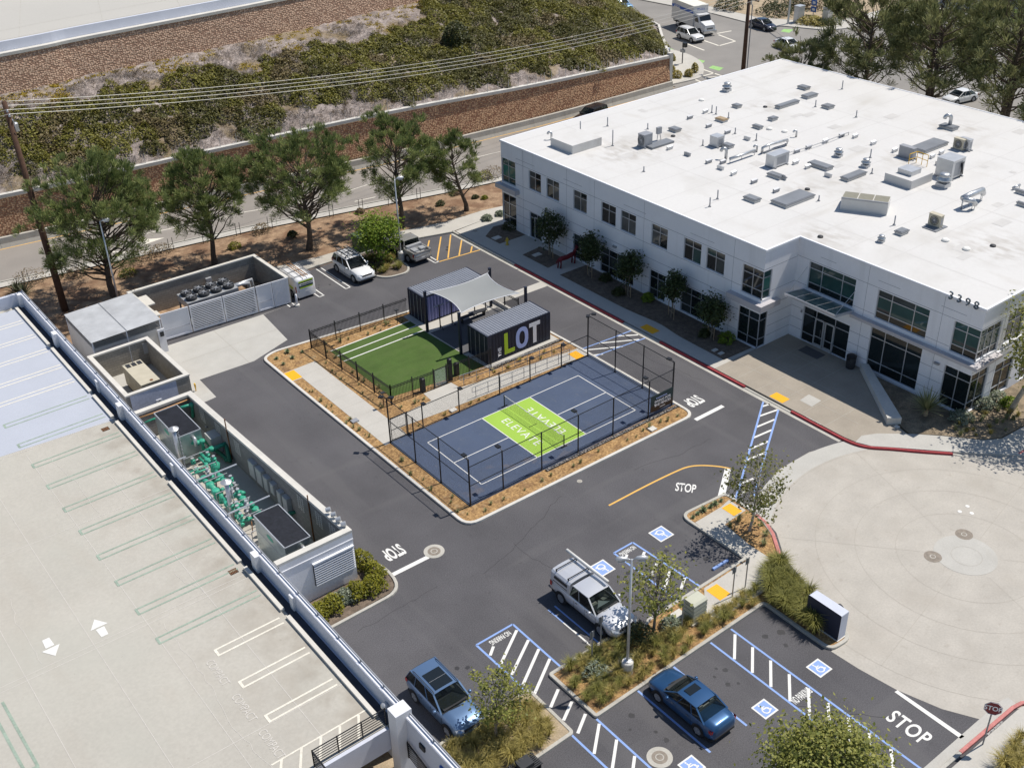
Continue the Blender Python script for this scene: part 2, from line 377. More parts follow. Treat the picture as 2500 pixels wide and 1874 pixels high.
def leafmat(name, col, col2, tr=.25, rough=.55):
    m = bpy.data.materials.new(name); m.use_nodes = True; n = m.node_tree.nodes; l = m.node_tree.links; b = n['Principled BSDF']; M[name] = m
    b.inputs['Roughness'].default_value = rough; b.inputs['Specular IOR Level'].default_value = .3
    g = n.new('ShaderNodeNewGeometry'); rp = n.new('ShaderNodeValToRGB'); e = rp.color_ramp.elements; e[0].color = (*col, 1); e[1].color = (*col2, 1)
    l.new(g.outputs['Random Per Island'], rp.inputs[0])
    l.new(rp.outputs[0], b.inputs['Base Color'])
    t = n.new('ShaderNodeBsdfTranslucent'); l.new(rp.outputs[0], t.inputs['Color']); mx = n.new('ShaderNodeMixShader'); mx.inputs[0].default_value = tr
    l.new(b.outputs[0], mx.inputs[1]); l.new(t.outputs[0], mx.inputs[2]); l.new(mx.outputs[0], n['Material Output'].inputs['Surface'])
leafmat('pine', (.085,.125,.036), (.33,.37,.135), .28)
leafmat('pine_far', (.13,.15,.06), (.33,.33,.15), .28)
leafmat('syc', (.14,.165,.035), (.36,.35,.09), .3)
leafmat('syc_dry', (.115,.135,.035), (.24,.225,.07), .3)
leafmat('bright', (.09,.16,.012), (.26,.33,.035), .3)
leafmat('magnolia', (.028,.044,.014), (.075,.095,.026), .15)
leafmat('shrub_gy', (.10,.115,.010), (.27,.245,.02), .2)
leafmat('shrub_dark', (.035,.045,.014), (.085,.09,.025), .15)
leafmat('shrub_grey', (.13,.16,.10), (.30,.33,.24), .2)
leafmat('acacia', (.11,.11,.02), (.26,.235,.045), .2)
leafmat('acacia_dk', (.075,.078,.022), (.15,.135,.034), .2)
leafmat('brown_brush', (.12,.085,.045), (.24,.18,.10), .1)
leafmat('white_brush', (.22,.19,.175), (.44,.40,.37), .1)
leafmat('iceplant', (.22,.16,.012), (.42,.30,.02), .15)
leafmat('grass_gold', (.25,.215,.055), (.52,.43,.15), .3)
leafmat('grass_green', (.17,.175,.045), (.36,.34,.10), .3)
leafmat('agave', (.14,.19,.10), (.30,.36,.20), .15)
leafmat('yucca', (.18,.20,.09), (.40,.40,.20), .2)
leafmat('flax', (.045,.055,.03), (.12,.13,.07), .15)
def chainlink(name, col, fac):
    m = bpy.data.materials.new(name); m.use_nodes = True; n = m.node_tree.nodes; l = m.node_tree.links; b = n['Principled BSDF']; M[name] = m
    b.inputs['Base Color'].default_value = (*col, 1); b.inputs['Roughness'].default_value = .5
    tr = n.new('ShaderNodeBsdfTransparent'); mx = n.new('ShaderNodeMixShader'); g = n.new('ShaderNodeNewGeometry'); s = n.new('ShaderNodeSeparateXYZ'); l.new(g.outputs['Position'], s.inputs[0])
    def op(o, a, c):
        q = n.new('ShaderNodeMath'); q.operation = o
        for i, v in enumerate((a, c)):
            if v is None: continue
            if isinstance(v, (int, float)): q.inputs[i].default_value = v
            else: l.new(v, q.inputs[i])
        return q.outputs[0]
    h = op('ADD', s.outputs['X'], s.outputs['Y']); d1 = op('ADD', h, s.outputs['Z']); d2 = op('SUBTRACT', h, s.outputs['Z'])
    w = [op('LESS_THAN', op('FRACT', op('MULTIPLY', d, 1/.06), None), fac) for d in (d1, d2)]
    l.new(op('MAXIMUM', *w), mx.inputs[0]); l.new(tr.outputs[0], mx.inputs[1]); l.new(b.outputs[0], mx.inputs[2]); l.new(mx.outputs[0], n['Material Output'].inputs['Surface'])
chainlink('chain', (.03,.032,.036), .075); chainlink('netting', (.05,.05,.055), .14); chainlink('screen_mesh', (.26,.26,.25), .30); chainlink('glass_panel', (.55,.60,.60), .12)
def stonewall(name, col, mortar, sc):
    m = bpy.data.materials.new(name); m.use_nodes = True; n = m.node_tree.nodes; l = m.node_tree.links; b = n['Principled BSDF']; M[name] = m; b.inputs['Roughness'].default_value = .9
    g = n.new('ShaderNodeNewGeometry'); mp = n.new('ShaderNodeMapping'); mp.inputs['Scale'].default_value = (1, 1, 1.25); l.new(g.outputs['Position'], mp.inputs[0])
    v = n.new('ShaderNodeTexVoronoi'); v.inputs['Scale'].default_value = sc; v.inputs['Randomness'].default_value = .7; l.new(mp.outputs[0], v.inputs['Vector'])
    rp = n.new('ShaderNodeValToRGB'); e = rp.color_ramp.elements; e[0].position = .34; e[0].color = (1,1,1,1); e[1].position = .64; e[1].color = (0,0,0,1); l.new(v.outputs['Distance'], rp.inputs[0])
    c = n.new('ShaderNodeValToRGB'); c.color_ramp.elements[0].color = (*[k*.7 for k in col], 1); c.color_ramp.elements[1].color = (*[min(1, k*1.25) for k in col], 1)
    s = n.new('ShaderNodeSeparateColor'); l.new(v.outputs['Color'], s.inputs[0]); l.new(s.outputs[0], c.inputs[0])
    mx = n.new('ShaderNodeMix'); mx.data_type = 'RGBA'; l.new(rp.outputs[0], mx.inputs['Factor']); mx.inputs['A'].default_value = (*mortar, 1); l.new(c.outputs[0], mx.inputs['B']); l.new(mx.outputs['Result'], b.inputs['Base Color'])
    bp = n.new('ShaderNodeBump'); bp.inputs['Strength'].default_value = .9; bp.inputs['Distance'].default_value = .07; l.new(rp.outputs[0], bp.inputs['Height']); l.new(bp.outputs[0], b.inputs['Normal'])
stonewall('cobble', (.66,.41,.235), (.31,.15,.085), 4.6)
stonewall('cobble_far', (.66,.455,.32), (.36,.215,.145), 4.2)
stonewall('gabion', (.22,.20,.18), (.03,.03,.03), 6.)
def blockmat(name, col, mortar):
    m = bpy.data.materials.new(name); m.use_nodes = True; n = m.node_tree.nodes; l = m.node_tree.links; b = n['Principled BSDF']; M[name] = m; b.inputs['Roughness'].default_value = .9
    g = n.new('ShaderNodeNewGeometry'); s = n.new('ShaderNodeSeparateXYZ'); l.new(g.outputs['Position'], s.inputs[0]); a = n.new('ShaderNodeMath'); l.new(s.outputs['X'], a.inputs[0]); l.new(s.outputs['Y'], a.inputs[1])
    c = n.new('ShaderNodeCombineXYZ'); l.new(a.outputs[0], c.inputs[0]); l.new(s.outputs['Z'], c.inputs[1]); br = n.new('ShaderNodeTexBrick'); l.new(c.outputs[0], br.inputs['Vector'])
    br.inputs['Scale'].default_value = 1.; br.inputs['Brick Width'].default_value = .4; br.inputs['Row Height'].default_value = .2; br.inputs['Mortar Size'].default_value = .014
    br.inputs['Color1'].default_value = (*col, 1); br.inputs['Color2'].default_value = (*[k*.8 for k in col], 1); br.inputs['Mortar'].default_value = (*mortar, 1)
    l.new(br.outputs['Color'], b.inputs['Base Color'])
blockmat('block', (.34,.31,.26), (.22,.20,.17))
blockmat('block_dark', (.26,.25,.235), (.16,.155,.145))

def nearpts(pts, inner):
    def fb(n, l, pos):
        f = inner(n, l, pos); acc = None
        for x, y, r in pts:
            v = n.new('ShaderNodeVectorMath'); v.operation = 'DISTANCE'; l.new(pos, v.inputs[0]); v.inputs[1].default_value = (x, y, 8.31)
            m = n.new('ShaderNodeMapRange'); m.inputs['From Min'].default_value = r; m.inputs['From Max'].default_value = 0.; l.new(v.outputs['Value'], m.inputs['Value'])
            if acc is None: acc = m.outputs[0]
            else: q = n.new('ShaderNodeMath'); q.operation = 'MAXIMUM'; l.new(acc, q.inputs[0]); l.new(m.outputs[0], q.inputs[1]); acc = q.outputs[0]
        q = n.new('ShaderNodeMath'); q.operation = 'MULTIPLY'; l.new(acc, q.inputs[0]); l.new(f, q.inputs[1]); return q.outputs[0]
    return fb
RD = [P(*q, 8.28) for q in (('D',215,830),('H',640,410),('H',1970,480),('D',540,1465),('C',1400,1055),('C',1090,1150),('D',1270,1220),('D',1700,1000),('C',1000,1180),('D',880,1420))]
overlay('roof_white', nearpts([(p.x, p.y, 2.6+(i % 3)*.8) for i, p in enumerate(RD)], nz(1.6, .42, .66, .62, 6, (1, .5, 1))), (.30,.26,.21))
overlay('wall_white', nz(1.4, .55, .75, .35, 5, (1, 1, .08)), (.60,.60,.61))
mat('glass_blind', (.085,.092,.092), .06, .25, 1.2, spec=.5); mat('glass_mid', (.045,.055,.055), .03, .4, .6, spec=.5)
mat('seam', (.53,.515,.49), .8, .05, 1.)

mat('pavers', (.33,.29,.235), .85, .07, .7, .06, 9.); overlay('pavers', nz(.5, .5, .72, .5, 5), (.27,.235,.19))
mat('dark_strip', (.05,.055,.07), .9, .15, 1.5); mat('iron', (.24,.205,.165), .7, .2, 5.)
mat('bedsoil', (.235,.185,.125), .95, .3, 2., .35, 12., .03, 14.); overlay('bedsoil', nz(.8, .5, .62, .6, 5), (.13,.105,.07))
leafmat('scrub_brown', (.12,.095,.04), (.24,.19,.085), .15)

def tglass(name, tint, fac):
    m = bpy.data.materials.new(name); m.use_nodes = True; n = m.node_tree.nodes; l = m.node_tree.links; b = n['Principled BSDF']; M[name] = m
    b.inputs['Base Color'].default_value = (.012,.016,.017,1); b.inputs['Roughness'].default_value = .03; tr = n.new('ShaderNodeBsdfTransparent'); tr.inputs[0].default_value = (*tint,1); mx = n.new('ShaderNodeMixShader'); mx.inputs[0].default_value = fac
    l.new(tr.outputs[0], mx.inputs[1]); l.new(b.outputs[0], mx.inputs[2]); l.new(mx.outputs[0], n['Material Output'].inputs['Surface'])
tglass('glass_screen', (.62,.70,.68), .30); tglass('glass_tint', (.30,.34,.34), .5)
# ================================================================== the ground
V2 = lambda *a: [Vector(p) for p in a]
struct('ground', MB().sheet([(-300,-250),(500,-250),(500,500),(-300,500)], -.06), 'drysoil')
struct('planting_strip', MB().sheet([(-40,24),(-10,24),(2,28.5),(21,26.5),(28,25),(50,25),(50,36.5),(27.7,36.3),(7,41),(-15,44.4),(-40,48.2)], -.03), 'dirt')
struct('parking_lot', MB().sheet([(-16,-60),(40,-60),(40,-38),(22,-16),(21.4,27.0),(18,28.05),(14.2,28.9),(-16,28.9)], 0.0), 'asphalt')
# road behind the lot
nk = [(-60,51.5),(-14.9,44.7),(7.06,41.3),(27.7,36.5),(34.8,35.3),(55,33.5),(70,33)]
bk = [(-60,60),(-12.6,52.6),(8,50.0),(29,47.2),(46.5,45.9),(67.8,45.2)]
struct('road', MB().sheet([*nk,(70,45.3),*bk[::-1]], .003), 'road')
struct('street_crossing', MB().sheet([(69,20),(190,20),(190,190),(80,190),(84.5,78),(80.5,60),(69,46.2)], .0045), 'road_old')
kb = MB().kerb(nk, .16, -.05, .13, side=-1); k1 = struct('road_kerb', kb, 'kerb')
struct('road_walk', MB().strip(offs(nk, -.75), 1.0, .09), 'concrete_walk')
rm = MB().strip(offs(bk, -.75), .12, .010); struct('road_yellow_line', rm, 'paint_yellow')
rm = MB().strip([P('E',1030,400)[:2], P('E',1500,305)[:2], P('E',1900,212)[:2], P('B',600,1535)[:2], P('B',1000,1405)[:2], P('B',1980,1165)[:2], P('C',80,1165)[:2]], .13, .011)
rm.strip([P('E',0,762)[:2], P('E',75,745)[:2]], .13, .011); rm.strip([P('E',1165,500)[:2], P('E',1340,462)[:2]], .13, .011)
rm.strip([P('B',840,1555)[:2], P('B',1000,1520)[:2]], .13, .011); rm.strip([P('F',0,330)[:2], P('F',90,312)[:2]], .13, .011)
rm.sheet(PL('E', [(1045,455),(1110,425),(1270,412),(1100,470),(1085,462)]), .011); rm.strip([P('E',860,520)[:2], P('E',990,525)[:2]], .25, .011)
rm.sheet(PL('E', [(1060,325),(1150,312),(1165,322),(1080,335)]), .012)
struct('road_white_lines', rm, 'paint_worn')
# crossing paint
cm = MB()
for a, b in (((1740,260),(1850,240)), ((1750,270),(1880,320)), ((1880,320),(1755,355)), ((1755,355),(1640,315)), ((1510,340),(1640,390)), ((1610,530),(1790,592)), ((1640,600),(1800,590)), ((1570,615),(1640,645)), ((1620,590),(1720,565))):
    cm.strip([P('C',*a)[:2], P('C',*b)[:2]], .28, .012)
struct('crossing_white_lines', cm, 'paint_worn')
cm = MB()
for q in (((1370,370),(1440,400),(1440,412),(1370,392)), ((1545,478),(1575,455),(1648,472),(1620,492)), ((1675,525),(1705,507),(1790,525),(1755,547)), ((1820,580),(1850,563),(1900,563),(1880,585))): cm.sheet(PL('C', q), .012)
cm.sheet(PL('C', [(1570,10),(1620,0),(1850,85),(1820,100)]), .012); cm.sheet(PL('D', [(335,245),(360,225),(435,230),(400,255)]), .012)
struct('bike_lane_paint', cm, 'paint_bike')
struct('corner_walk', MB().prism(arc(V2((68.6,46.2),(74.2,45.6),(79.0,49.8),(80.9,54.5),(80.6,61),(79.6,59.6),(74.5,53)), 5, [0,1.5,2.5,2,0,0,0], True), -.05, .14), 'concrete_walk')
struct('far_walk', MB().prism([(99.5,57.5),(101.8,55.8),(104.6,49.6),(112.3,46.6),(130,45),(135,55),(113,62),(106,72),(99,100),(96.5,100),(100,68)], -.05, .14), 'concrete_walk')
struct('far_verge', MB().prism([(103,62),(106,56),(114,52),(160,50),(190,60),(190,160),(104,160),(103,85)], -.05, .16), 'drysoil')
struct('far_parking', MB().sheet([(66,-40),(190,-40),(190,34),(72,34),(70,26),(70,-30)], .008), 'road_old')
# retaining walls, hillside, upper motorway
wl = [(-60,60.6,4.4),(-12.6,53.1,4.65),(8,50.6,4.85),(28,47.9,5.15),(46,46.35,4.65),(58,46.0,4.3),(68.2,45.9,3.95)]
wl = [tuple(p) for p in spline(wl, 6)]
def wallsheet(mb, pts, z0f, z1f, m=0, push=0.0):
    for i in range(len(pts)-1):
        a, b = pts[i], pts[i+1]; mb.add([(a[0],a[1]+push,z0f(a)),(b[0],b[1]+push,z0f(b)),(b[0],b[1]+push,z1f(b)),(a[0],a[1]+push,z1f(a))], [(0,1,2,3)], m)
rw = thing('retaining_wall', (20,49,0), 'tall cobble faced retaining wall along the road below the shrubby slope', 'retaining wall')
mb = MB()
for i in range(len(wl)-1):
    a, b = wl[i], wl[i+1]; mb.add([(a[0],a[1]-.42,0),(b[0],b[1]-.42,0),(b[0],b[1],b[2]-.02),(a[0],a[1],a[2]-.02)], [(0,1,2,3)])
mb.build('cobble_face', 'cobble', rw)
mb = MB()
for i in range(len(wl)-1):
    a, b = Vector(wl[i]), Vector(wl[i+1]); ring = lambda p: [(p.x,p.y-.18,p.z-.22),(p.x,p.y-.18,p.z+.08),(p.x,p.y+.32,p.z+.08),(p.x,p.y+.32,p.z-.6)]
    mb.add(ring(a)+ring(b), [(0,4,5,1),(1,5,6,2),(2,6,7,3),(3,7,4,0)])
mb.build('coping', 'cap', rw)
mb = MB(); e = wl[-1]; mb.box(e[0]-.02, e[1]-.2, 0, e[0]+.5, e[1]+.4, e[2]+.35); mb.build('end_pilaster', 'cap', rw)
mb = MB(); sw = [(e[0]+.25, e[1]+.2, 3.9), (74,52.8,3.6), (79.4,59.2,3.5), (81.5,66,3.6), (83.2,75,3.8), (86,95,4.2)]
for i in range(len(sw)-1):
    a, b = sw[i], sw[i+1]; mb.kerb([a[:2], b[:2]], .35, 0, (a[2]+b[2])/2)
mb.build('return_wall', 'cap', rw)
br = thing('road_barrier', (20,48,0), 'low concrete safety barrier at the foot of the cobble wall', 'barrier')
bl = offs([(p[0], p[1]-.80) for p in wl], 0)
for i in range(0, len(bl)-1, 2):
    q = bl[i:i+3]; mb = MB()
    for j in range(len(q)-1):
        a, b = q[j], q[j+1]; g = .02 if j == 0 else 0; ring = lambda p, g=0: [(p[0]+g,p[1]-.22,0),(p[0]+g,p[1]-.08,.35),(p[0]+g,p[1]-.03,.92),(p[0]+g,p[1]+.3,.92),(p[0]+g,p[1]+.3,0)]
        mb.add(ring(a,g)+ring(b), [(k, k+5, k+6, k+1) for k in range(4)])
    mb.build('barrier_segment', 'kerb', br)
# hillside between the walls
ux = np.array([-60,-7.,3.5,25,43,60,86.]); uy = np.array([60.,64.9,65.6,66.5,68.3,70.5,75.]); UZ = 10.5
lx = np.array([p[0] for p in wl]); ly = np.array([p[1] for p in wl]); lz = np.array([p[2] for p in wl]); uy[0] = 64
def hill_z(x, y):
    x = np.asarray(x, float); y = np.asarray(y, float)
    y0 = np.interp(x, lx, ly)+.3; z0 = np.interp(x, lx, lz); y1 = np.interp(x, ux, uy); t = np.clip((y-y0)/(y1-y0), 0, 1.2)
    z = z0-.1 + (UZ-z0)*t**.9; sx = np.interp(y, [q[1] for q in sw], [q[0] for q in sw]); return np.minimum(z, 3.35+.42*np.maximum(0, sx-.3-x)) + .0
nu, nv = 190, 44; VV = []; idx = -np.ones((nu, nv), int)
for i in range(nu):
    x = -58+i*(143/(nu-1))
    for j in range(nv):
        y0 = float(np.interp(x, lx, ly))+.2; y1 = float(np.interp(x, ux, uy))+.3; y = y0+(y1-y0)*j/(nv-1)
        if x > 68.2: y = 46.3+(y1-46.3)*j/(nv-1)
        if x < float(np.interp(y, [q[1] for q in sw], [q[0] for q in sw])):
            idx[i,j] = len(VV); VV.append((x, y, float(hill_z(x,y)) + (.25*rng.random() if 0 < j < nv-1 else 0)))
FF = [(idx[i,j], idx[i+1,j], idx[i+1,j+1], idx[i,j+1]) for i in range(nu-1) for j in range(nv-1) if min(idx[i,j], idx[i+1,j], idx[i+1,j+1], idx[i,j+1]) >= 0]
tag(npmesh('hillside', VV, FF, 'hill_soil', smooth=False), kind='structure')
ul = [tuple(p) for p in spline([(x, y, 0) for x, y in zip(ux, uy)], 6)]; UT = 14.1
uw = thing('upper_retaining_wall', (10,66,UZ), 'upper cobble retaining wall holding up the pale motorway', 'retaining wall')
mb = MB()
for i in range(len(ul)-1):
    a, b = ul[i], ul[i+1]; mb.add([(a[0],a[1]-.5,UZ-1.2),(b[0],b[1]-.5,UZ-1.2),(b[0],b[1],UT-.2),(a[0],a[1],UT-.2)], [(0,1,2,3)])
mb.build('cobble_face', 'cobble_far', uw)
mb = MB(); wallsheet(mb, ul, lambda p: UT-.25, lambda p: UT+.05, push=-.12)
for i in range(len(ul)-1):
    a, b = ul[i], ul[i+1]; mb.add([(a[0],a[1]-.12,UT+.05),(b[0],b[1]-.12,UT+.05),(b[0],b[1]+.6,UT+.05),(a[0],a[1]+.6,UT+.05)], [(0,1,2,3)])
mb.build('coping', 'cap', uw)
mb = MB()
for i in range(len(ul)-1):
    a, b = ul[i], ul[i+1]; ring = lambda p: [(p[0],p[1]+.62,UT),(p[0],p[1]+.75,UT+.95),(p[0],p[1]+1.05,UT+.95),(p[0],p[1]+1.2,UT)]
    mb.add(ring(a)+ring(b), [(0,4,5,1),(1,5,6,2),(2,6,7,3)])
mb.build('motorway_parapet', 'parapet', uw)
struct('motorway', MB().sheet([*[(p[0],p[1]+1.0) for p in ul],(120,300),(-150,300)], UT+.06), 'freeway')
mb = MB()
for k in range(9):
    x = -30+k*9; mb.strip([(x, np.interp(x,ux,uy)+1.3), (x+14, np.interp(x,ux,uy)+45)], .06, UT+.068)
for dy in (5.2, 9.2): mb.strip([(p[0],p[1]+dy) for p in ul], .05, UT+.068)
struct('motorway_joints', mb, 'kerb')
mb = MB(); off = [(p[0],p[1]+31) for p in ul]; mb.kerb(off, .6, UT+.05, UT+1.0); tag(mb.build('median_barrier', 'kerb'), 'concrete median barrier across the pale motorway', 'barrier')
# ------------------------------------------------------------------ kerbed walks, east side
ek = [(21.5,27.0),(21.5,-17.6),(21.62,-18.6),(22.1,-19.4),(23.0,-20.35),(24.2,-21.7),(25.4,-22.95)]
def kerbrun(name, pts, m, z=.145): return struct(name, MB().kerb(pts, .19, -.05, z, side=-1), m)
ekA = arc(V2((21.5,27.2),(21.5,17.75)), 4, 0); kerbrun('kerb', ekA, 'kerb')
kerbrun('red_kerb', [(21.5,17.7),(21.5,3.75)], 'paint_red'); kerbrun('kerb', [(21.5,3.7),(21.5,-.35)], 'kerb', .06); kerbrun('red_kerb', [(21.5,-.4),(21.5,-9.0)], 'paint_red')
kerbrun('kerb', [(21.5,-9.05),(21.5,-13.2)], 'kerb', .05)
rk = spline([(21.5,-13.25,0),(21.5,-16.4,0),(21.58,-18.2,0),(22.0,-19.25,0),(23.0,-20.35,0),(24.2,-21.75,0),(25.5,-23.15,0)], 4); kerbrun('red_kerb', [p[:2] for p in rk], 'paint_red')
rk2 = [P('L',1650,650)[:2], P('L',1900,700)[:2], P('L',2050,705)[:2], P('L',2160,665)[:2]]; kerbrun('kerb', rk2, 'kerb', .05)
rk3 = [P('L',2160,660)[:2], P('L',2211,630)[:2], (P('L',2300,570))[:2]]; kerbrun('red_kerb', rk3, 'paint_red_faded')
gut = MB().strip([(21.25,27.0),(21.25,-17.6)], .5, .006); struct('gutter', gut, 'kerb')
struct('swale', MB().strip([(16.0,13.35),(21.0,13.25)], 1.0, .007), 'concrete_walk')
struct('building_walk', MB().prism([(21.6,27.0),(21.6,-5.9),(29.9,-5.9),(29.9,26.5),(27.2,26.6),(24.6,27.3)], -.05, .125), 'concrete_walk')
struct('entry_plaza', MB().prism([(21.6,-5.9),(21.6,-17.6),(21.75,-18.6),(22.4,-18.3),(25.1,-20.0),(25.5,-18.4),(29.9,-12.9),(29.9,-5.9)], -.05, .128), 'pavers')
pj = MB()
for y in (-7.9,-9.9,-11.9,-13.9,-15.9): pj.strip([(21.8,y),(26.5+ (3.2 if y>-12.5 else -1.2),y)], .02, .1335)
for x in (23.6,25.6,27.6): pj.strip([(x,-6.0),(x,-12.0-(27.6-x)*1.3)], .02, .1335)
struct('plaza_joints', pj, 'kerb')
swp = [(21.7,-18.4),(22.6,-18.2),(23.6,-18.7),(25.4,-20.3),(26.6,-21.6),(28.2,-23.6),(29.3,-24.3),(31.7,-24.45),(60,-25),(60,-27.5),(31.5,-27.2),(28.8,-26.4),(26.7,-24.3),(25.4,-22.95),(23.1,-20.4),(22.1,-19.35)]
struct('south_walk', MB().prism(swp, -.05, .132), 'concrete_new')
struct('planting_bed', MB().prism([(29.6,-13.6),(25.7,-18.7),(25.2,-20.1),(26.6,-21.5),(28.2,-23.5),(29.3,-24.2),(31.7,-24.35),(60,-24.9),(60,-21.0),(29.6,-21.0)], -.05, .15), 'bedsoil')
for q in ([(24.9,25.5),(26.0,25.3),(26.0,22.0),(23.0,22.0),(23.0,24.2)], [(23.1,18.8),(25.4,19.1),(25.4,15.6),(23.1,15.2)]): struct('planting_bed', MB().sheet(q, .132), 'darksoil')
struct('planting_bed', MB().sheet([*arc(V2((23.0,13.5),(23.0,5.0),(23.4,1.5),(23.05,-.6),(23.0,-5.5)), 5, 2.0), (26.0,-5.6),(26.0,13.5)], .132), 'darksoil')
sj = MB()
for k in range(22): sj.strip([(21.7, 25-k*1.5), (22.95, 25-k*1.5)], .018, .129)
struct('walk_joints', sj, 'kerb')
def tactile(x0, y0, x1, y1, z):
    o = MB().sheet([(x0,y0),(x1,y0),(x1,y1),(x0,y1)], z); nx = max(2, int((x1-x0)/.13)); ny = max(2, int((y1-y0)/.13))
    for i in range(nx):
        for j in range(ny): o.cbox((x0+(i+.5)*(x1-x0)/nx, y0+(j+.5)*(y1-y0)/ny, z+.004), (.03,.03,.008))
    return struct('tactile_pad', o, 'tactile')
tactile(21.75,.8,22.55,2.25,.136); tactile(21.7,-12.2,22.5,-11.0,.136)
struct('swatch_pad', MB().sheet(PL('L', [(482,242),(552,197),(648,245),(575,292)], .13), .1345), 'concrete_new')
# north side walks and stall islands
kerbrun('kerb', [(12.2,29.0),(3.0,29.0)], 'kerb'); struct('north_walk', MB().prism([(3,29.1),(12.6,29.1),(12.6,30.4),(9,30.6),(3,31.6)], -.05, .125), 'concrete')
kerbrun('kerb', [(21.4,27.05),(18,28.05),(14.3,28.9)], 'kerb')
struct('north_walk', MB().prism([(14.3,29.05),(18,28.2),(21.5,27.15),(24.6,27.35),(27.3,26.6),(30,26.6),(30,28.6),(26.5,29.3),(22.2,29.4),(17.8,30.4),(14.3,30.6)], -.05, .124), 'concrete_walk')
ip = arc(V2((10.85,28.95),(10.75,24.4),(11.4,23.0),(13.3,22.75),(14.0,23.6),(14.15,28.95)), 4, [0,1,.8,.8,.8,0]); struct('stall_island', MB().sheet(ip, .09), 'darksoil'); kerbrun('kerb', ip, 'kerb', .13)
# ------------------------------------------------------------------ court block
bo = arc(V2((-3.35,17.35),(-2.2,17.75),(9.2,16.5),(15.85,16.35),(15.85,9.0),(16.05,3.0),(16.05,-7.2),(16.05,-9.2),(-3.2,-9.0),(-3.35,12)), 5, [.6,.5,0,.3,0,0,0,.9,.9,0], True)
struct('court_island', MB().sheet(bo, .085), 'mulch')
struct('kerb', MB().kerb(bo, .22, -.05, .145, closed=True), 'cap')
struct('court_walk', MB().sheet([(-3.25,14.35),(-3.25,12.85),(-2.45,12.85),(-2.45,1.45),(-.6,1.45),(-.55,2.6),(3,2.35),(15.35,1.75),(15.9,1.7),(15.9,2.95),(15,3.0),(5.7,4.15),(5.6,5.15),(3.2,5.2),(3.1,4.05),(-.55,3.9),(-.55,14.4)], .095), 'concrete_walk')
tactile(-3.3,12.95,-2.4,14.3,.10); tactile(14.75,1.75,15.55,2.75,.10)
wj = MB()
for k in range(8): wj.strip([(-2.44,13.2-k*1.5),(-.56,13.2-k*1.5)], .018, .099)
for k in range(9): wj.strip([(.6+k*1.55,2.45-k*.06),(.6+k*1.55,3.85-k*.08)], .018, .099)
struct('walk_joints', wj, 'kerb')
struct('turf_lawn', MB().sheet([(1.15,15.0),(8.55,15.05),(8.75,7.8),(8.9,5.5),(7.3,5.45),(1.3,6.3),(1.15,6.6)], .10), 'turf')
ts = MB()
for y in (15.0,14.0,13.0): ts.strip([(1.15,y-.06),(8.5,y+.02)], .11, .105)
struct('turf_stripes', ts, 'paint_white')
struct('patio', MB().prism([(8.55,16.0),(8.5,12.4),(8.7,7.8),(8.9,5.0),(15.7,4.85),(15.7,16.1)], .0, .11), 'concrete_walk')
struct('patio_deck', MB().sheet([(8.65,12.3),(8.75,7.85),(15.3,7.85),(15.3,12.3)], .116), 'dark_deck' if 'dark_deck' in M else mat('dark_deck', (.10,.10,.105), .8, .08, 1., .1, 20.).name)
CT = .10
struct('court', MB().prism([(-2.0,1.5),(15.95,1.68),(15.9,-7.45),(-1.95,-7.6)], -.02, CT), 'court_blue')
cl = MB(); z = CT+.004; Lc, Sc = 13.41, 6.1; k = 4.575
def U(x, y, z): q = (CAM[2]-z)/CAM[2]; return (CAM[0]+(x-CAM[0])*q, CAM[1]+(y-CAM[1])*q)
def cs(a, b): cl.strip([U(*a,z), U(*b,z)], .06, z+.003)
for a, b in (((0,0),(Lc,0)),((0,-Sc),(Lc,-Sc)),((0,0),(0,-Sc)),((Lc,0),(Lc,-Sc)),((k,0),(k,-Sc)),((Lc-k,0),(Lc-k,-Sc)),((0,-Sc/2),(k,-Sc/2)),((Lc-k,-Sc/2),(Lc,-Sc/2))): cs(a, b)
gr = MB().sheet([U(k+.03,-.03,z),U(Lc-k-.03,-.03,z),U(Lc-k-.03,-Sc+.03,z),U(k+.03,-Sc+.03,z)], z); struct('court_kitchen', gr, 'court_green'); struct('court_lines', cl, 'paint_white')
for x, sg in ((k+1.05,1), (Lc-k-1.05,-1)):
    c = U(x,-Sc/2,z); tag(text('court_lettering', 'ELEVATE', .64, (c[0],c[1],z+.004), (0,-sg,0), (sg,0,0), 'paint_white', bold=-.004, stretch=1.0, spacing=1.15), kind='structure')
# ------------------------------------------------------------------ round plaza
pp = [(21.4,-18.3),(20.8,-17.75),(18.6,-17.1),(15.3,-17.1),(12.6,-18.4),(11.2,-19.6),(10.6,-21.2),(9.2,-23.0),(8.2,-26),(6.6,-29.3),(5.35,-29.35),(5.45,-31),(5.75,-33.1),(6.4,-35.2),(7.35,-36.9),(9,-37.3),(12,-40),(20,-48),(60,-48),(60,-27.3),(31.5,-27),(28.8,-26.2),(26.7,-24.2),(25.4,-22.9),(23,-20.4),(21.9,-19.2)]
struct('round_plaza', MB().sheet(pp, .006), 'concrete')
cx, cy = 17.3, -29.5; pj = MB()
def ring(r, a0=0, a1=360, n=48): return [(cx+r*math.cos(R(a0+(a1-a0)*i/n)), cy+r*math.sin(R(a0+(a1-a0)*i/n))) for i in range(n+1)]
for r in (3.9, 6.2, 8.45, 11.0): pj.strip(ring(r, 5 if r > 9 else 0, 300 if r > 9 else 360), .022, .0105)
for a in range(0, 360, 60): pj.strip([(cx+2.0*math.cos(R(a+11)), cy+2.0*math.sin(R(a+11))), (cx+11*math.cos(R(a+11)), cy+11*math.sin(R(a+11)))], .02, .0105)
struct('plaza_joints', pj, mat('joint_dark', (.37,.34,.29), .9, 0).name)
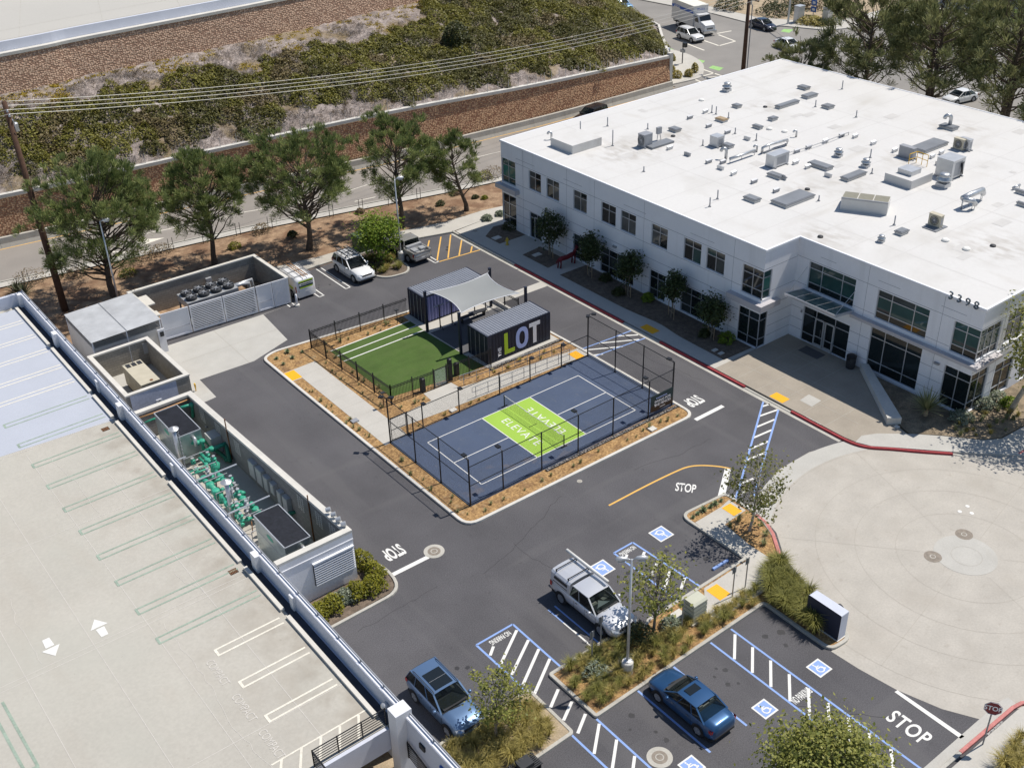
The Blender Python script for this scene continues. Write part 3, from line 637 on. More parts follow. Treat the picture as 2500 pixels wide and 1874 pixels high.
struct('plaza_border', MB().strip(ring(11.75, 60, 150, 30), 1.3, .010), 'concrete_new')
struct('plaza_disc', MB().lathe([(1.75,0),(1.75,.012)], (cx+.05,cy+.1,.004), 40), 'concrete_new'); struct('plaza_disc', MB().strip(ring(.85), .02, .0205), 'joint_dark')
# ------------------------------------------------------------------ parking islands
mi = arc(V2((-7,-21.4),(-1.75,-21.4),(-.95,-22.0),(-.4,-21.75),(7.4,-21.65),(7.35,-16.5),(11.0,-16.75),(10.95,-19.3),(10.3,-21.2),(8.6,-23.3),(7.4,-26.6),(6.9,-29.4),(5.35,-29.3),(5.4,-24.75),(-7,-24.9)), 5, [.1,0,0,0,.1,.7,.4,1,1,0,0,.6,.5,.3,.1], True)
struct('parking_island', MB().sheet(mi, .10), 'mulch'); struct('kerb', MB().kerb(mi, .2, -.05, .15, closed=True), 'kerb')
struct('red_kerb', MB().kerb([(10.88,-19.4),(10.7,-20.3),(10.25,-21.2),(9.4,-22.3),(8.66,-23.2)], .22, .0, .158), 'paint_red_faded')
struct('island_walk', MB().sheet(PL('K', [(1570,1185),(1770,1065),(1830,1010),(1960,1090),(1800,1200),(2000,1365),(2211,1500),(2300,1570),(2200,1640),(2100,1720),(1870,1860),(1650,1980),(1640,1690),(1965,1480)], .1), .113), 'concrete_walk')
tactile(9.75,-18.6,10.5,-17.6,.122); tactile(3.65,-23.15,4.5,-22.1,.122)
wi = arc(V2((-14.6,-21.6),(-8.6,-21.6),(-8.65,-24.85),(-14.6,-24.95)), 4, [0,.1,.1,0]); struct('parking_island', MB().sheet(wi, .10), 'drysoil'); kerbrun('kerb', wi[::-1], 'kerb', .135)
struct('rock_bed', MB().sheet(PL('O', [(870,880),(960,800),(1090,770),(1110,810),(1050,880),(930,920)], .1), .108), 'river_rock')
rk4 = [(14,-41.5),(10,-37.75),(9.2,-37.45),(3.2,-37.4),(-4,-37.4)]; kerbrun('red_kerb', [(10.6,-38.2),(9.6,-37.55),(9.0,-37.45),(4.7,-37.4)], 'paint_red_faded'); kerbrun('kerb', [(4.68,-37.4),(-6,-37.4)], 'kerb'); kerbrun('kerb', [(16,-43.2),(10.62,-38.22)], 'kerb')
struct('south_walk', MB().prism([(16,-43.4),(10.5,-38.3),(9.5,-37.65),(9.0,-37.58),(-6,-37.55),(-6,-60),(20,-60)], -.05, .125), 'concrete_walk')
struct('gutter', MB().strip([(9.5,-37.1),(9.0,-37.0),(-6,-37.05)], .6, .012), 'concrete_new')
# hedge bed at the plant room corner
struct('hedge_bed', MB().sheet(arc(V2((-10.6,-6.2),(-9.2,-9.6),(-9.6,-11.0),(-14.6,-11.2),(-14.6,-8.5),(-10.8,-8.5)), 5, [0,1.2,1.0,0,0,0], True), .09), 'darksoil'); kerbrun('kerb', arc(V2((-10.62,-5.2),(-9.15,-9.2),(-9.5,-11.1),(-14.6,-11.2)), 5, [0,1.0,1.0,0])[::-1], 'kerb')
# enclosure yards
struct('yard_pad', MB().sheet([(-15,24.4),(2.0,24.0),(.05,24.0),(-.45,18.9),(-4.0,17.6),(-8.4,17.75),(-8.5,14.7),(-9.3,14.6),(-15,15)], .005), 'concrete_new')
pj = MB().strip([(-4.3,24.2),(-4.4,17.7)], .03, .010); pj.strip([(-8.4,21),(-.3,21)], .03, .010); struct('yard_joints', pj, 'joint_dark')
# ------------------------------------------------------------------ lot paint
wp = MB(); z = .006
def line(a, b, w, m=wp, zz=None): m.strip([a, b], w, zz or z)
for x in (7.65,8.1): line((x,28.7),(x,23.6), .1)
for x in (5.15,5.6): line((x,28.7),(x,23.75), .1)
for x in (2.4,2.85): line((x,28.7),(x,23.75), .1)
for x in (16.35,16.75): line((x,27.9),(x,22.8), .1)
line((7.6,23.6),(8.15,23.6),.1); line((5.1,23.75),(5.65,23.75),.1); line((16.3,22.8),(16.8,22.8),.1)
line((15.7,-9.65),(18.45,-9.65),.32); line((-9.5,-9.72),(-6.6,-9.74),.3); wp.sheet(PL('K', [(1745,978),(1800,765),(1847,770),(1800,985)]), z)
wp.sheet(PL('Q', [(1212,1072),(1235,1058),(1752,1415),(1722,1432)]), .012)
# hatch bays
bp_ = MB()
def hatch(poly, lines, w=.16):
    for i in range(len(poly)-1): bp_.strip([poly[i], poly[i+1]], .12, z+.001)
    for a, b in lines: wp.strip([a, b], w, z)
Pn = lambda s, pts: [P(s,*q)[:2] for q in pts]
hatch([(-8.6,-21.2),(-8.65,-17.25),(-6.2,-17.25),(-6.2,-21.4)], [Pn('N',q) for q in (((1885,790),(1910,720)),((1965,860),(2090,595)))] + [Pn('O',q) for q in (((155,940),(285,670)),((240,1020),(365,740)),((325,1100),(450,815)),((455,1190),(515,1050)),((555,1290),(620,1145)),((665,1390),(725,1240)))])
hatch([(3.75,-21.8),(3.45,-16.4),(1.95,-16.4),(1.95,-21.7)], [Pn('K',q) for q in (((1030,1475),(1045,1430)),((1155,1470),(1180,1410)),((1235,1590),(1275,1500)),((1335,1690),(1375,1560)),((1460,1700),(1490,1610)))])
for xx in (1.0, 2.57, ): bp_.strip([(xx,-24.95),(xx-.0,-40)], .12, z+.001)
for xx in (-1.72,-4.25): bp_.strip([(xx,-24.95),(xx,-29.9)], .12, z+.001)
for xx in (-7.06,-8.64): bp_.strip([(xx,-25.0),(xx,-36)], .12, z+.001)
for k in range(9):
    y = -25.3-k*1.22; wp.strip([(2.45,y-.05),(1.08,y-1.25)], .15, z)
for k in range(6):
    y = -25.2-k*1.25; wp.strip([(-7.15,y-.1),(-8.55,y-1.3)], .15, z)
bp_.strip([(-3.55,-17.6),(-3.55,-21.25)], .1, z+.001); wp.strip([(-4.0,-18.9),(-4.0,-21.3)], .1, z); bp_.strip([(-4.0,-17.6),(-4.0,-18.9)], .1, z+.001)
# crosswalk
cw = [Pn('L',q) for q in (((200,255),(30,770)),((317,315),(205,690)))]
bp_.strip([cw[0][0], (12.2,-16.8), (11.2,-17.4)], .13, z+.001); bp_.strip([cw[1][0], (15.0,-16.2), (12.2,-18.0)], .13, z+.001)
for a, b in (((195,290),(250,272)),((170,365),(312,315)),((145,450),(290,390)),((117,535),(268,470)),((88,622),(240,558)),((58,710),(215,645))): wp.strip(Pn('L',(a,b)), .16, z)
for a, b in (((1890,900),(2020,845)),((1870,985),(1990,930)),((1965,1060),(2010,1035))): wp.strip(Pn('K',(a,b)), .16, z)
# north east crosswalk
bp_.strip(Pn('G',((680,1275),(940,1180),(1075,1128))), .11, z+.001); bp_.strip(Pn('G',((770,1335),(1000,1250),(1185,1185))), .11, z+.001)
for a, b in (((975,1170),(1130,1160)),((830,1225),(1140,1195)),((690,1280),(1010,1250)),((745,1320),(860,1308))): wp.strip(Pn('G',(a,b)), .16, z)
yp = MB().strip([p[:2] for p in spline(PL('K', [(905,1053),(1200,898),(1420,792),(1520,755),(1620,745),(1745,752),(1845,769)]), 6)], .13, z)
for a, b in (((1400,500),(1415,432)),((1475,590),(1505,405)),((1560,568),(1580,390)),((1645,548),(1665,430)),((1735,525),(1745,478)),((1490,597),(1808,505))): yp.strip(Pn('F',(a,b)), .13, z)
struct('lot_white_paint', wp, 'paint_white'); struct('lot_blue_paint', bp_, 'paint_blue'); struct('lot_yellow_paint', yp, 'paint_yellow')
def word(txt, c, xd, yd, h, stretch=.8, m='paint_white', zz=.009, bold=.02, name='painted_word', spacing=1.): return tag(text(name, txt, h, (c[0],c[1],zz), xd, yd, m, bold=bold, stretch=stretch, spacing=spacing), kind='structure')
word('STOP', (4.15,-34.87), (0,-1,0), (1,0,0), .88, .66, spacing=1.12); word('STOP', (-7.95,-8.05), (-1,0,0), (0,-1,0), 1.02, .36, bold=.035); word('STOP', (17.35,-7.85), (-1,0,0), (0,-1,0), 1.02, .38, bold=.035); word('STOP', (9.62,-14.68), (.62,-.78,0), (.85,.5,0), .85, .44)
word('NO PARKING', (-7.35,-17.62), (-1,0,0), (0,-1,0), .34, .45); word('NO PARKING', (2.7,-16.75), (-1,0,0), (0,-1,0), .32, .42); word('NO PARKING', (1.8,-30.35), (1,.0,0), (0,1,0), .42, .36)
def ada(x, y, s, flip):
    """wheelchair bay symbol, about 1 m square"""
    b = MB(); b.sheet([(x-s/2,y-s/2),(x+s/2,y-s/2),(x+s/2,y+s/2),(x-s/2,y+s/2)], .0065); o1 = struct('bay_symbol_border', b, 'paint_white')
    b = MB(); q = s/2-.09; b.sheet([(x-q,y-q),(x+q,y-q),(x+q,y+q),(x-q,y+q)], .0095); struct('bay_symbol_field', b, 'paint_blue'); b = MB(); f = s*.42*flip
    T = lambda pts: [(x+a*f, y+c*f) for a, c in pts]
    b.strip(T([(math.cos(t)*.48-.02, math.sin(t)*.48-.22) for t in np.linspace(R(115), R(385), 16)]), .07*s, .0125)
    b.strip(T([(-.22,.62),(-.16,.05),(.28,.02),(.5,-.5),(.7,-.42)]), .08*s, .013); b.strip(T([(-.18,.32),(.25,.3)]), .06*s, .0135)
    b.sheet([(x+(-.24+.13*math.cos(t))*f, y+(.78+.13*math.sin(t))*f) for t in np.linspace(0, 6.28, 10)[:-1]], .0125); struct('bay_symbol_figure', b, 'paint_white')
ada(5.3,-16.9,1.1,-1); ada(.55,-16.95,1.1,-1); ada(3.95,-29.7,.95,1); ada(-.25,-29.75,.95,1); ada(-5.5,-29.9,.95,1)
def manhole(c, r, m, z=.008):
    b = MB().lathe([(r,0),(r,.006),(r*.78,.007)], (c[0],c[1],z-.004), 28); o = struct('manhole', b, 'kerb' if m != 'dark' else 'iron')
    b = MB().lathe([(r*.62,0),(r*.62,.010),(r*.55,.010)], (c[0],c[1],z-.002), 24); q = b.build('lid', 'iron', o); b = MB().strip([(c[0]+r*.3*math.cos(t), c[1]+r*.3*math.sin(t)) for t in np.linspace(0,6.28,20)], .05, z+.012); b.build('lid_rib', 'kerb', o); return o
manhole((-6.05,-9.55), .62, ''); manhole((-6.3,-28.6), .62, ''); manhole((5.0,-9.85), .17, ''); manhole((18.9,-28.3), .5, 'dark', .014); manhole((15.8,-28.3), .5, 'dark', .014)
for c in ((21.4,-26.9),(20.6,-26.9),(21.0,-27.45)): struct('plaza_drain_cover', MB().lathe([(.13,0),(.13,.015),(.08,.02)], (*c,.006), 16), 'paint_white')
manhole((26.0-3.0,26.0-.2), .3, '', .132)

am = MB(); rc = random.Random(12)
def crack(x, y, dx, dy, n, w_):
    pts = [(x,y)]
    for _ in range(n): pts.append((pts[-1][0]+dx+rc.uniform(-.16,.16), pts[-1][1]+dy+rc.uniform(-.16,.16)))
    am.strip(pts, w_, .0035)
for a in ((-9.5,6,.02,-.5,24,.022),(-5.0,-13,.42,.1,22,.02),(1,-30.5,.3,-.35,12,.02),(19,1,.03,-.45,18,.02),(-13,-12.4,.4,.02,14,.018),(3,18.5,.42,.03,26,.02),(8.5,-11.2,.4,-.05,16,.018),(-2,-12.0,.1,-.4,10,.018),(17.5,19,.05,-.4,12,.018)): crack(*a)
struct('asphalt_cracks', am, mat('crack', (.028,.027,.028), .9, 0).name)
om = MB()
for cx_, cy_, k in ((6.4,25.5,4),(-.3,-27.5,5),(4.0,-27.2,4),(3.9,27.0,2),(-5.9,-27,5),(5.0,-19.2,4),(1.0,-19,3),(19,24.5,3),(-10.5,-18.5,4)):
    for _ in range(k): x, y, r_ = cx_+rc.uniform(-.7,.7), cy_+rc.uniform(-1.1,1.1), rc.uniform(.06,.2); om.sheet([(x+r_*rc.uniform(.7,1.2)*math.cos(a), y+r_*rc.uniform(.7,1.2)*math.sin(a)) for a in np.linspace(0,6.28,10)[:-1]], .0032+rc.random()*.0006)
struct('oil_drips', om, mat('oil', (.032,.031,.033), .55, .2, 4.).name)

for c, d in (((21.6,13.0),(0,-1,0)),((21.6,8.0),(0,-1,0)),((21.6,-4.0),(0,-1,0)),((21.6,-15.0),(0,-1,0)),((24.05,-21.4),(.68,-.73,0))): word('NO PARKING FIRE LANE', c, d, (-d[1],d[0],0), .09, .9, zz=.149, bold=.0, name='kerb_lettering')
word('NO PARKING FIRE LANE', (7.2,-37.52), (-1,0,0), (0,-1,0), .09, .9, zz=.149, bold=.0, name='kerb_lettering'); word('FIRE LANE', (9.75,-21.85), (.6,.8,0), (-.8,.6,0), .09, .9, zz=.149, bold=.0, name='kerb_lettering')
# ================================================================== office building
BX, RX, NY, CY, SY, EX, RZ = 26.07, 29.75, 25.5, -5.95, -21.12, 64.8, 8.28
ob = thing('office_building', (45,2,0), 'two storey white office block with flat white roof and dark windows', 'building')
class Face:
    """a wall plane: u runs along it, out is the outward normal"""
    def __init__(s, o, ud, out): s.o = Vector(o); s.u = Vector(ud); s.n = Vector(out)
    def p(s, u, z, d=0.): q = s.o + s.u*u + s.n*d; return (q.x, q.y, z)
    def quad(s, mb, u0, u1, z0, z1, d=0., m=0):
        v = [s.p(u0,z0,d), s.p(u1,z0,d), s.p(u1,z1,d), s.p(u0,z1,d)]
        nn = (Vector(v[1])-Vector(v[0])).cross(Vector(v[2])-Vector(v[0])); mb.add(v, [(0,1,2,3) if nn.dot(s.n) > 0 else (3,2,1,0)], m)
    def slab(s, mb, u0, u1, z0, z1, d0, d1, m=0):
        v = [s.p(u,z,d) for d in (d0,d1) for u, z in ((u0,z0),(u1,z0),(u1,z1),(u0,z1))]
        f = [(0,1,2,3),(7,6,5,4),(0,4,5,1),(1,5,6,2),(2,6,7,3),(3,7,4,0)]; mb.add(v, f, m)
def wall(face, u0, u1, z0, z1, holes, depth, mb):
    us = sorted({u0,u1,*[min(max(h[i],u0),u1) for h in holes for i in (0,1)]}); zs = sorted({z0,z1,*[h[i] for h in holes for i in (2,3)]})
    for a, b in zip(us, us[1:]):
        for c, d in zip(zs, zs[1:]):
            if not any(h[0]-1e-4 <= a and b <= h[1]+1e-4 and h[2]-1e-4 <= c and d <= h[3]+1e-4 for h in holes): face.quad(mb, a, b, c, d)
    for h in holes:
        for (a, b, c, d) in ((h[0],h[1],h[2],h[2]),(h[0],h[1],h[3],h[3])): mb.add([face.p(a,c),face.p(b,c),face.p(b,c,-depth),face.p(a,c,-depth)], [(0,1,2,3)])
        for u in (h[0],h[1]):
            if u0+1e-3 < u < u1-1e-3: mb.add([face.p(u,h[2]),face.p(u,h[3]),face.p(u,h[3],-depth),face.p(u,h[2],-depth)], [(0,1,2,3)])
def window(face, u0, u1, z0, z1, cols, rows, gl, parent, depth=.13, fr='frame', bw=.055, name='window'):
    """cols, rows: fractions of the splits"""
    uu = [u0]+[u0+(u1-u0)*c for c in cols]+[u1]; zz = [z0]+[z0+(z1-z0)*c for c in rows]+[z1]; mb = MB()
    for u in uu: face.slab(mb, max(u0,u-bw/2 if u not in (u0,u1) else (u if u == u0 else u-bw)), min(u1, (u+bw/2) if u not in (u0,u1) else (u+bw if u == u0 else u)), z0, z1, -depth-.02, -depth+.05)
    for zq in zz: face.slab(mb, u0, u1, max(z0, zq-bw/2 if zq not in (z0,z1) else (zq if zq == z0 else zq-bw)), min(z1, zq+bw/2 if zq not in (z0,z1) else (zq+bw if zq == z0 else zq)), -depth-.021, -depth+.047)
    w = mb.build(name, fr, parent)
    for i in range(len(uu)-1):
        for j in range(len(zz)-1):
            pm = MB(); face.quad(pm, uu[i], uu[i+1], zz[j], zz[j+1], -depth+.004*random.random()); g = gl(i, j) if callable(gl) else gl; pm.build('pane', g, w)
    return w
fW = Face((BX,0,0),(0,1,0),(-1,0,0)); fR = Face((RX,0,0),(0,1,0),(-1,0,0)); fC = Face((0,CY,0),(1,0,0),(0,-1,0)); fS = Face((0,SY,0),(1,0,0),(0,-1,0))
mb = MB(); hW = []
up = [(19.72,21.45),(17.22,18.97),(13.56,15.33),(9.93,11.73),(7.53,9.33),(3.9,5.72),(.26,2.12),(-2.15,-.28)]
for a, b in up: hW.append((a,b,4.82,6.6))
lo = [(13.56,15.33),(7.6,11.73),(3.9,5.72),(-2.15,2.12)]
for a, b in lo: hW.append((a,b,.22,2.56))
hW += [(19.65,21.4,.13,2.62), (-5.95,-3.93,4.25,6.55), (-5.95,-3.88,.15,3.08), (23.4,NY,4.4,6.72), (23.4,NY,.4,3.3)]
wall(fW, CY, NY, 0, RZ, hW, .13, mb)
hC = [(BX,27.05,4.25,6.55),(BX,27.05,.15,3.08)]; wall(fC, BX, RX, 0, RZ, hC, .13, mb)
hR = [(-11.25,-7.1,4.5,6.72),(-17.28,-13.12,4.48,6.7),(SY,-19.15,4.4,6.7),(-11.3,-7.08,.13,3.02),(-17.27,-13.05,.3,3.7),(SY,-19.1,.2,3.3)]; wall(fR, SY, CY, 0, RZ, hR, .13, mb)
hS = [(RX,32.3,4.4,6.7),(RX,31.9,.2,3.3)]
for k in range(9):
    x = 33.0+k*3.6; hS += [(x,x+2.1,4.5,6.8),(x-.2,x+2.1,.3,2.95)]
wall(fS, RX, EX, 0, RZ, hS, .13, mb)
mb.box(BX+.02, NY-.01, 0, EX-.01, NY, RZ-.01); mb.box(EX-.01, SY+.02, 0, EX, NY-.02, RZ-.01); mb.build('wall', 'wall_white', ob)
mb = MB()   # dark core so the openings show rooms, not the sky
mb.box(RX+2.2, SY+2, .05, EX-.6, NY-.5, 8.1); mb.box(BX+2.2, CY+2, .05, RX+2.1, NY-.5, 8.1); mb.box(BX+.3, CY+.3, 3.5, EX-.7, NY-.3, 3.9); mb.build('interior', mat('interior', (.06,.06,.06), .9, 0).name, ob)
mb = MB(); mb.sheet([(BX-.04,NY+.04),(BX-.04,CY-.04),(RX-.04,CY-.04),(RX-.04,SY-.04),(EX+.04,SY-.04),(EX+.04,NY+.04)], RZ+.03); mb.build('roof', 'roof_white', ob)
mb = MB(); ring_ = [(BX,NY),(BX,CY),(RX,CY),(RX,SY),(EX,SY),(EX,NY)]; mb.kerb(ring_, .16, RZ-.10, RZ+.075, closed=True); mb.build('roof_edge', 'wall_white', ob)
jm = MB()
def joints(face, u0, u1, zs, skip, us=()):
    for zq in zs:
        cuts = [u0]+sorted(sum(([h[0],h[1]] for h in skip if h[2]-.02 < zq < h[3]+.02), []))+[u1]
        for a, b in zip(cuts[::2], cuts[1::2]):
            if b-a > .05: face.slab(jm, a+.01, b-.01, zq-.016, zq+.016, -.02, .0035)
    for uq in us:
        if not any(h[0]-.05 < uq < h[1]+.05 for h in skip): face.slab(jm, uq-.012, uq+.012, .14, RZ-.12, -.02, .0045)
joints(fW, CY, NY, (.95,1.75,2.68,3.5,4.72,6.72), hW, (22.3,18.1-1.9,12.6,6.6,-3.0)); joints(fR, SY, CY, (.95,1.75,2.68,3.9,4.72,6.82), hR, (-12.2,-18.2)); joints(fC, BX, RX, (.95,1.75,2.68,3.5,4.72,6.72), hC); joints(fS, RX, EX, (.95,1.75,2.68,3.5,4.72,6.82), hS, [32.6+7.2*k for k in range(5)])
jm.build('panel_joint', 'joint', ob)
for a, b in ((23.3,20.6),(16.6,14.2),(9.0,6.4),(1.5,-1.0)): m2 = MB(); fW.slab(m2, b, a, 7.15, 7.18, -.02, .004); m2.build('reveal', 'joint', ob)
for a, b in ((-8,-9.4),(-13,-14.8),(-18,-19.9)): m2 = MB(); fR.slab(m2, b, a, 7.35, 7.38, -.02, .004); m2.build('reveal', 'joint', ob)
gd = lambda i, j: random.choice(('glass_dark','glass_dark','glass_mid','glass_green','glass_blind'))
gl_lo = lambda i, j: random.choice(('glass_dark','glass_dark','glass_dark','glass_mid'))
for a, b in up: window(fW, a, b, 4.82, 6.6, (.5,), (.68,), gd, ob)
for a, b in lo: window(fW, a, b, .22, 2.56, (.5,) if b-a < 2.5 else (.25,.5,.75), (.3,.74), gl_lo, ob)
window(fW, -5.9, -3.93, 4.25, 6.55, (.5,), (.28,.75), lambda i, j: 'glass_dark', ob); window(fW, -5.9, -3.88, .15, 3.08, (.5,), (.24,.78), 'glass_dark', ob)
window(fC, BX+.13, 27.05, 4.25, 6.55, (), (.28,.75), lambda i, j: 'glass_teal' if j == 1 else 'glass_green', ob); window(fC, BX+.13, 27.05, .15, 3.08, (), (.24,.78), 'glass_dark', ob)
window(fW, 23.4, NY-.1, 4.4, 6.72, (.55,), (.26,.74), lambda i, j: 'glass_teal' if j == 1 else 'glass_green', ob); window(fW, 23.4, NY-.1, .4, 3.3, (.55,), (.25,.7), 'glass_dark', ob)
window(fW, 19.65, 21.4, .13, 2.62, (.42,), (.8,), 'glass_dark', ob)
tl = lambda i, j: ('glass_dark','glass_green',random.choice(('glass_green','glass_mid')))[j]
window(fR, -11.25, -7.1, 4.5, 6.72, (.28,.72), (.24,.76), tl, ob); window(fR, -17.28, -13.12, 4.48, 6.7, (.28,.72), (.24,.76), tl, ob); window(fR, -21.1, -19.15, 4.4, 6.7, (.5,), (.24,.76), tl, ob)
window(fR, -17.27, -13.05, .3, 3.7, (.3,.72), (.22,.78), 'glass_dark', ob); window(fR, -21.1, -19.1, .2, 3.3, (.5,), (.24,.8), 'glass_dark', ob)
window(fR, -11.3, -7.08, .13, 3.02, (.31,.72), (.24,.78), 'glass_dark', ob)
window(fS, RX+.13, 32.3, 4.4, 6.7, (.33,.66), (.24,.76), tl, ob); window(fS, RX+.13, 31.9, .2, 3.3, (.5,), (.24,.8), 'glass_dark', ob)
for k in range(9): x = 33.0+k*3.6; window(fS, x, x+2.1, 4.5, 6.8, (.5,), (.7,), 'glass_dark', ob); window(fS, x-.2, x+2.1, .3, 2.95, (.5,), (.25,.75), 'glass_dark', ob)
for u0, u1 in ((-9.08,-8.22),(-10.0,-9.14)):       # entrance doors
    mb = MB(); fR.slab(mb, u0, u0+.11, .14, 2.45, -.1, -.02); fR.slab(mb, u1-.11, u1, .14, 2.45, -.1, -.02); fR.slab(mb, u0, u1, 2.32, 2.45, -.099, -.021); fR.slab(mb, u0, u1, .14, .36, -.099, -.021); fR.slab(mb, u0, u1, .92, .98, -.099, -.021)
    d = mb.build('door', 'metal_light', ob); pm = MB(); fR.quad(pm, u0+.1, u1-.1, .35, 2.33, -.06); pm.build('pane', 'glass_dark', d); hm = MB(); c = u0+.2 if u0 > -9.1 else u1-.2; hm.tube([fR.p(c,.8,.06), fR.p(c,1.7,.06)], .02, 6); hm.build('handle', 'chrome', d)
mb = MB(); fW.slab(mb, 20.62, 20.72, .14, 2.3, -.08, .0); fW.slab(mb, 19.7, 19.8, .14, 2.3, -.08, .0); fW.slab(mb, 19.7, 20.72, 2.2, 2.3, -.079, -.001); fW.slab(mb, 19.7, 20.72, .14, .3, -.079, -.001); d = mb.build('door', 'metal_light', ob); pm = MB(); fW.quad(pm, 19.79, 20.63, .29, 2.21, -.03); pm.build('pane', 'glass_dark', d)
# ledges
mb = MB(); fR.slab(mb, SY-.5, -11.4, 3.98, 4.22, -.02, .42); fS.slab(mb, RX+.02, 32.35, 3.981, 4.22, .0, .5); mb.build('ledge', 'ledge_grey', ob)
mb = MB(); fS.slab(mb, 32.4, EX, 4.05, 4.2, -.02, .12); mb.build('ledge', 'wall_white', ob)
mb = MB(); fW.slab(mb, CY-.45, -2.95, 3.55, 4.0, -.02, .5); fC.slab(mb, BX+.02, 27.75, 3.551, 4.001, -.02, .45); mb.build('ledge', 'ledge_grey', ob)
mb = MB(); fW.slab(mb, 22.85, NY+.4, 3.82, 4.25, -.02, .5); mb.build('ledge', 'ledge_grey', ob)
for k in range(9): m2 = MB(); x = 33.0+k*3.6; fS.slab(m2, x-.1, x+2.2, 4.38, 4.5, -.02, .12); m2.build('window_sill', 'wall_white', ob)
# glass canopy over the entrance
cp = MB(); A = [Vector((RX,-6.85,4.28)), Vector((RX,-11.4,4.28)), Vector((27.6,-11.4,4.62)), Vector((27.6,-6.85,4.62))]
for a, b in ((0,1),(1,2),(2,3),(3,0)): cp.bar(A[a], A[b], .10, .2)
for t in (.2,.4,.6,.8): cp.bar(A[0].lerp(A[1],t), A[3].lerp(A[2],t), .05, .09)
can = cp.build('canopy', 'frame', ob)
for t in (0,.2,.4,.6,.8):
    g = MB(); q = [A[0].lerp(A[1],t+.01), A[0].lerp(A[1],t+.19), A[3].lerp(A[2],t+.19), A[3].lerp(A[2],t+.01)]; g.add([v+Vector((0,0,.08)) for v in q], [(0,1,2,3)]); g.build('canopy_pane', 'glass_clear', can)
for t in (.02,.98): g = MB(); e = A[3].lerp(A[2],t); g.tube([e+Vector((.2,0,.05)), Vector((RX,e.y,6.2 if t < .5 else 5.9))], .02, 6); g.build('tie_rod', 'metal_light', can)
for x, d in (('3',0),('3',.62),('9',1.24),('8',1.86)): text('address_numeral', x, .56, (RX-.12,-18.6-d,8.36), (0,-1,0), (0,0,1), 'frame_dark', ob, bold=.0, extrude=.03)
for y, zq in ((17.9,3.1),(9.9,3.05),(2.4,3.0),(-7.0,2.4)):
    g = MB(); fW.slab(g, y-.2, y+.2, zq, zq+.16, .0, .14) if y > -6 else fR.slab(g, y, y+.12, zq, zq+.2, 0, .08); g.build('wall_lamp', 'metal_grey', ob)
g = MB(); fR.slab(g, -18.75, -18.35, 3.1, 3.22, .0, .2); g.build('wall_lamp', 'metal_grey', ob)
# skylights and hatches: (zone, left corner, right corner)
def rect(s, a, b, z): p, q = P(s,*a,z), P(s,*b,z); return min(p.x,q.x), min(p.y,q.y), max(p.x,q.x), max(p.y,q.y)
def roofbox(s, a, b, h, name, mt, mk='roof_white', parent=ob, lip=.06):
    x0,y0,x1,y1 = rect(s, a, b, RZ+h); k = MB().box(x0+.05,y0+.05,RZ,x1-.05,y1-.05,RZ+h-.08); o = k.build(name, mk, parent); t = MB().box(x0,y0,RZ+h-.08,x1,y1,RZ+h)
    if lip: t.box(x0+.08,y0+.08,RZ+h,x1-.08,y1-.08,RZ+h+.04)
    t.build('skylight_cover', mt, o); return o, (x0,y0,x1,y1)
for s, a, b in (('D',(460,662),(570,668)),('D',(490,733),(628,722)),('D',(287,812),(485,775)),('D',(645,810),(757,812)),('D',(232,905),(320,903)),('D',(112,962),(205,972)),('C',(1360,985),(1470,990)),('C',(1850,805),(1937,808)),('C',(1770,1108),(1878,1115)),('D',(225,1333),(372,1352)),('D',(540,1250),(748,1280)),('D',(792,1362),(1005,1325)),('D',(255,1542),(605,1500)),('D',(42,1513),(190,1528)),('H',(1208,355),(1332,350)),('D',(1552,962),(1715,975)),('D',(1330,1132),(1635,1095)),('C',(2180,1330),(2211+60,1370))):
    roofbox(s, a, b, .3, 'skylight', 'skylight')
roofbox('C',(1720,908),(1830,916),.3,'skylight','wood_tan')
x0,y0,x1,y1 = rect('C',(455,1060),(850,1058),RZ+.8); MB().box(x0,y0,RZ,x1,y1,RZ+.8).build('roof_curb', 'roof_white', ob)
x0,y0,x1,y1 = rect('D',(1140,1332),(1510,1332),RZ+.75); o = MB().box(x0,y0,RZ,x1,y1,RZ+.75).build('roof_curb', 'roof_white', ob); cx_, cy_ = (x0+x1)/2, (y0+y1)/2
MB().cbox((cx_,cy_,RZ+.95),(1.3,1.3,.4)).build('access_hatch', 'metal_light', o)
# sloped light monitor with panels
p0, p1 = P('H',790,200,RZ), P('H',1150,245,RZ); q0, q1 = P('H',830,70,RZ+1.0), P('H',1190,108,RZ+1.0)
mn = MB(); xm0, xm1 = p0.x, p0.x+4.2; ym0, ym1 = min(p1.y,p0.y), max(p0.y,p1.y)
x0,y0,x1,y1 = 0,0,0,0
fr_ = [p0, p1]; dirv = (p1-p0).normalized(); nrm = Vector((-dirv.y, dirv.x, 0)); nrm = nrm if nrm.dot(Vector((1,1,0))) > 0 else -nrm; Lm = (p1-p0).length
B0, B1 = p0, p1; T0, T1 = B0+nrm*2.1, B1+nrm*2.1
v = [B0,B1,T1,T0, B0+Vector((0,0,1.0)), B1+Vector((0,0,1.0)), T1+Vector((0,0,.7)), T0+Vector((0,0,.7))]
mn.add(v, [(0,1,5,4),(1,2,6,5),(2,3,7,6),(3,0,4,7),(4,5,6,7)]); mo = mn.build('light_monitor', 'roof_white', ob)
for k in range(3):
    a, b = v[4].lerp(v[5],(k+.03)/3), v[4].lerp(v[5],(k+.97)/3); c, d = v[7].lerp(v[6],(k+.97)/3), v[7].lerp(v[6],(k+.03)/3); g = MB(); up_ = Vector((0,0,.06)); g.add([a+up_,b+up_,c+up_,d+up_], [(0,1,2,3)]); g.build('panel', 'solar', mo)
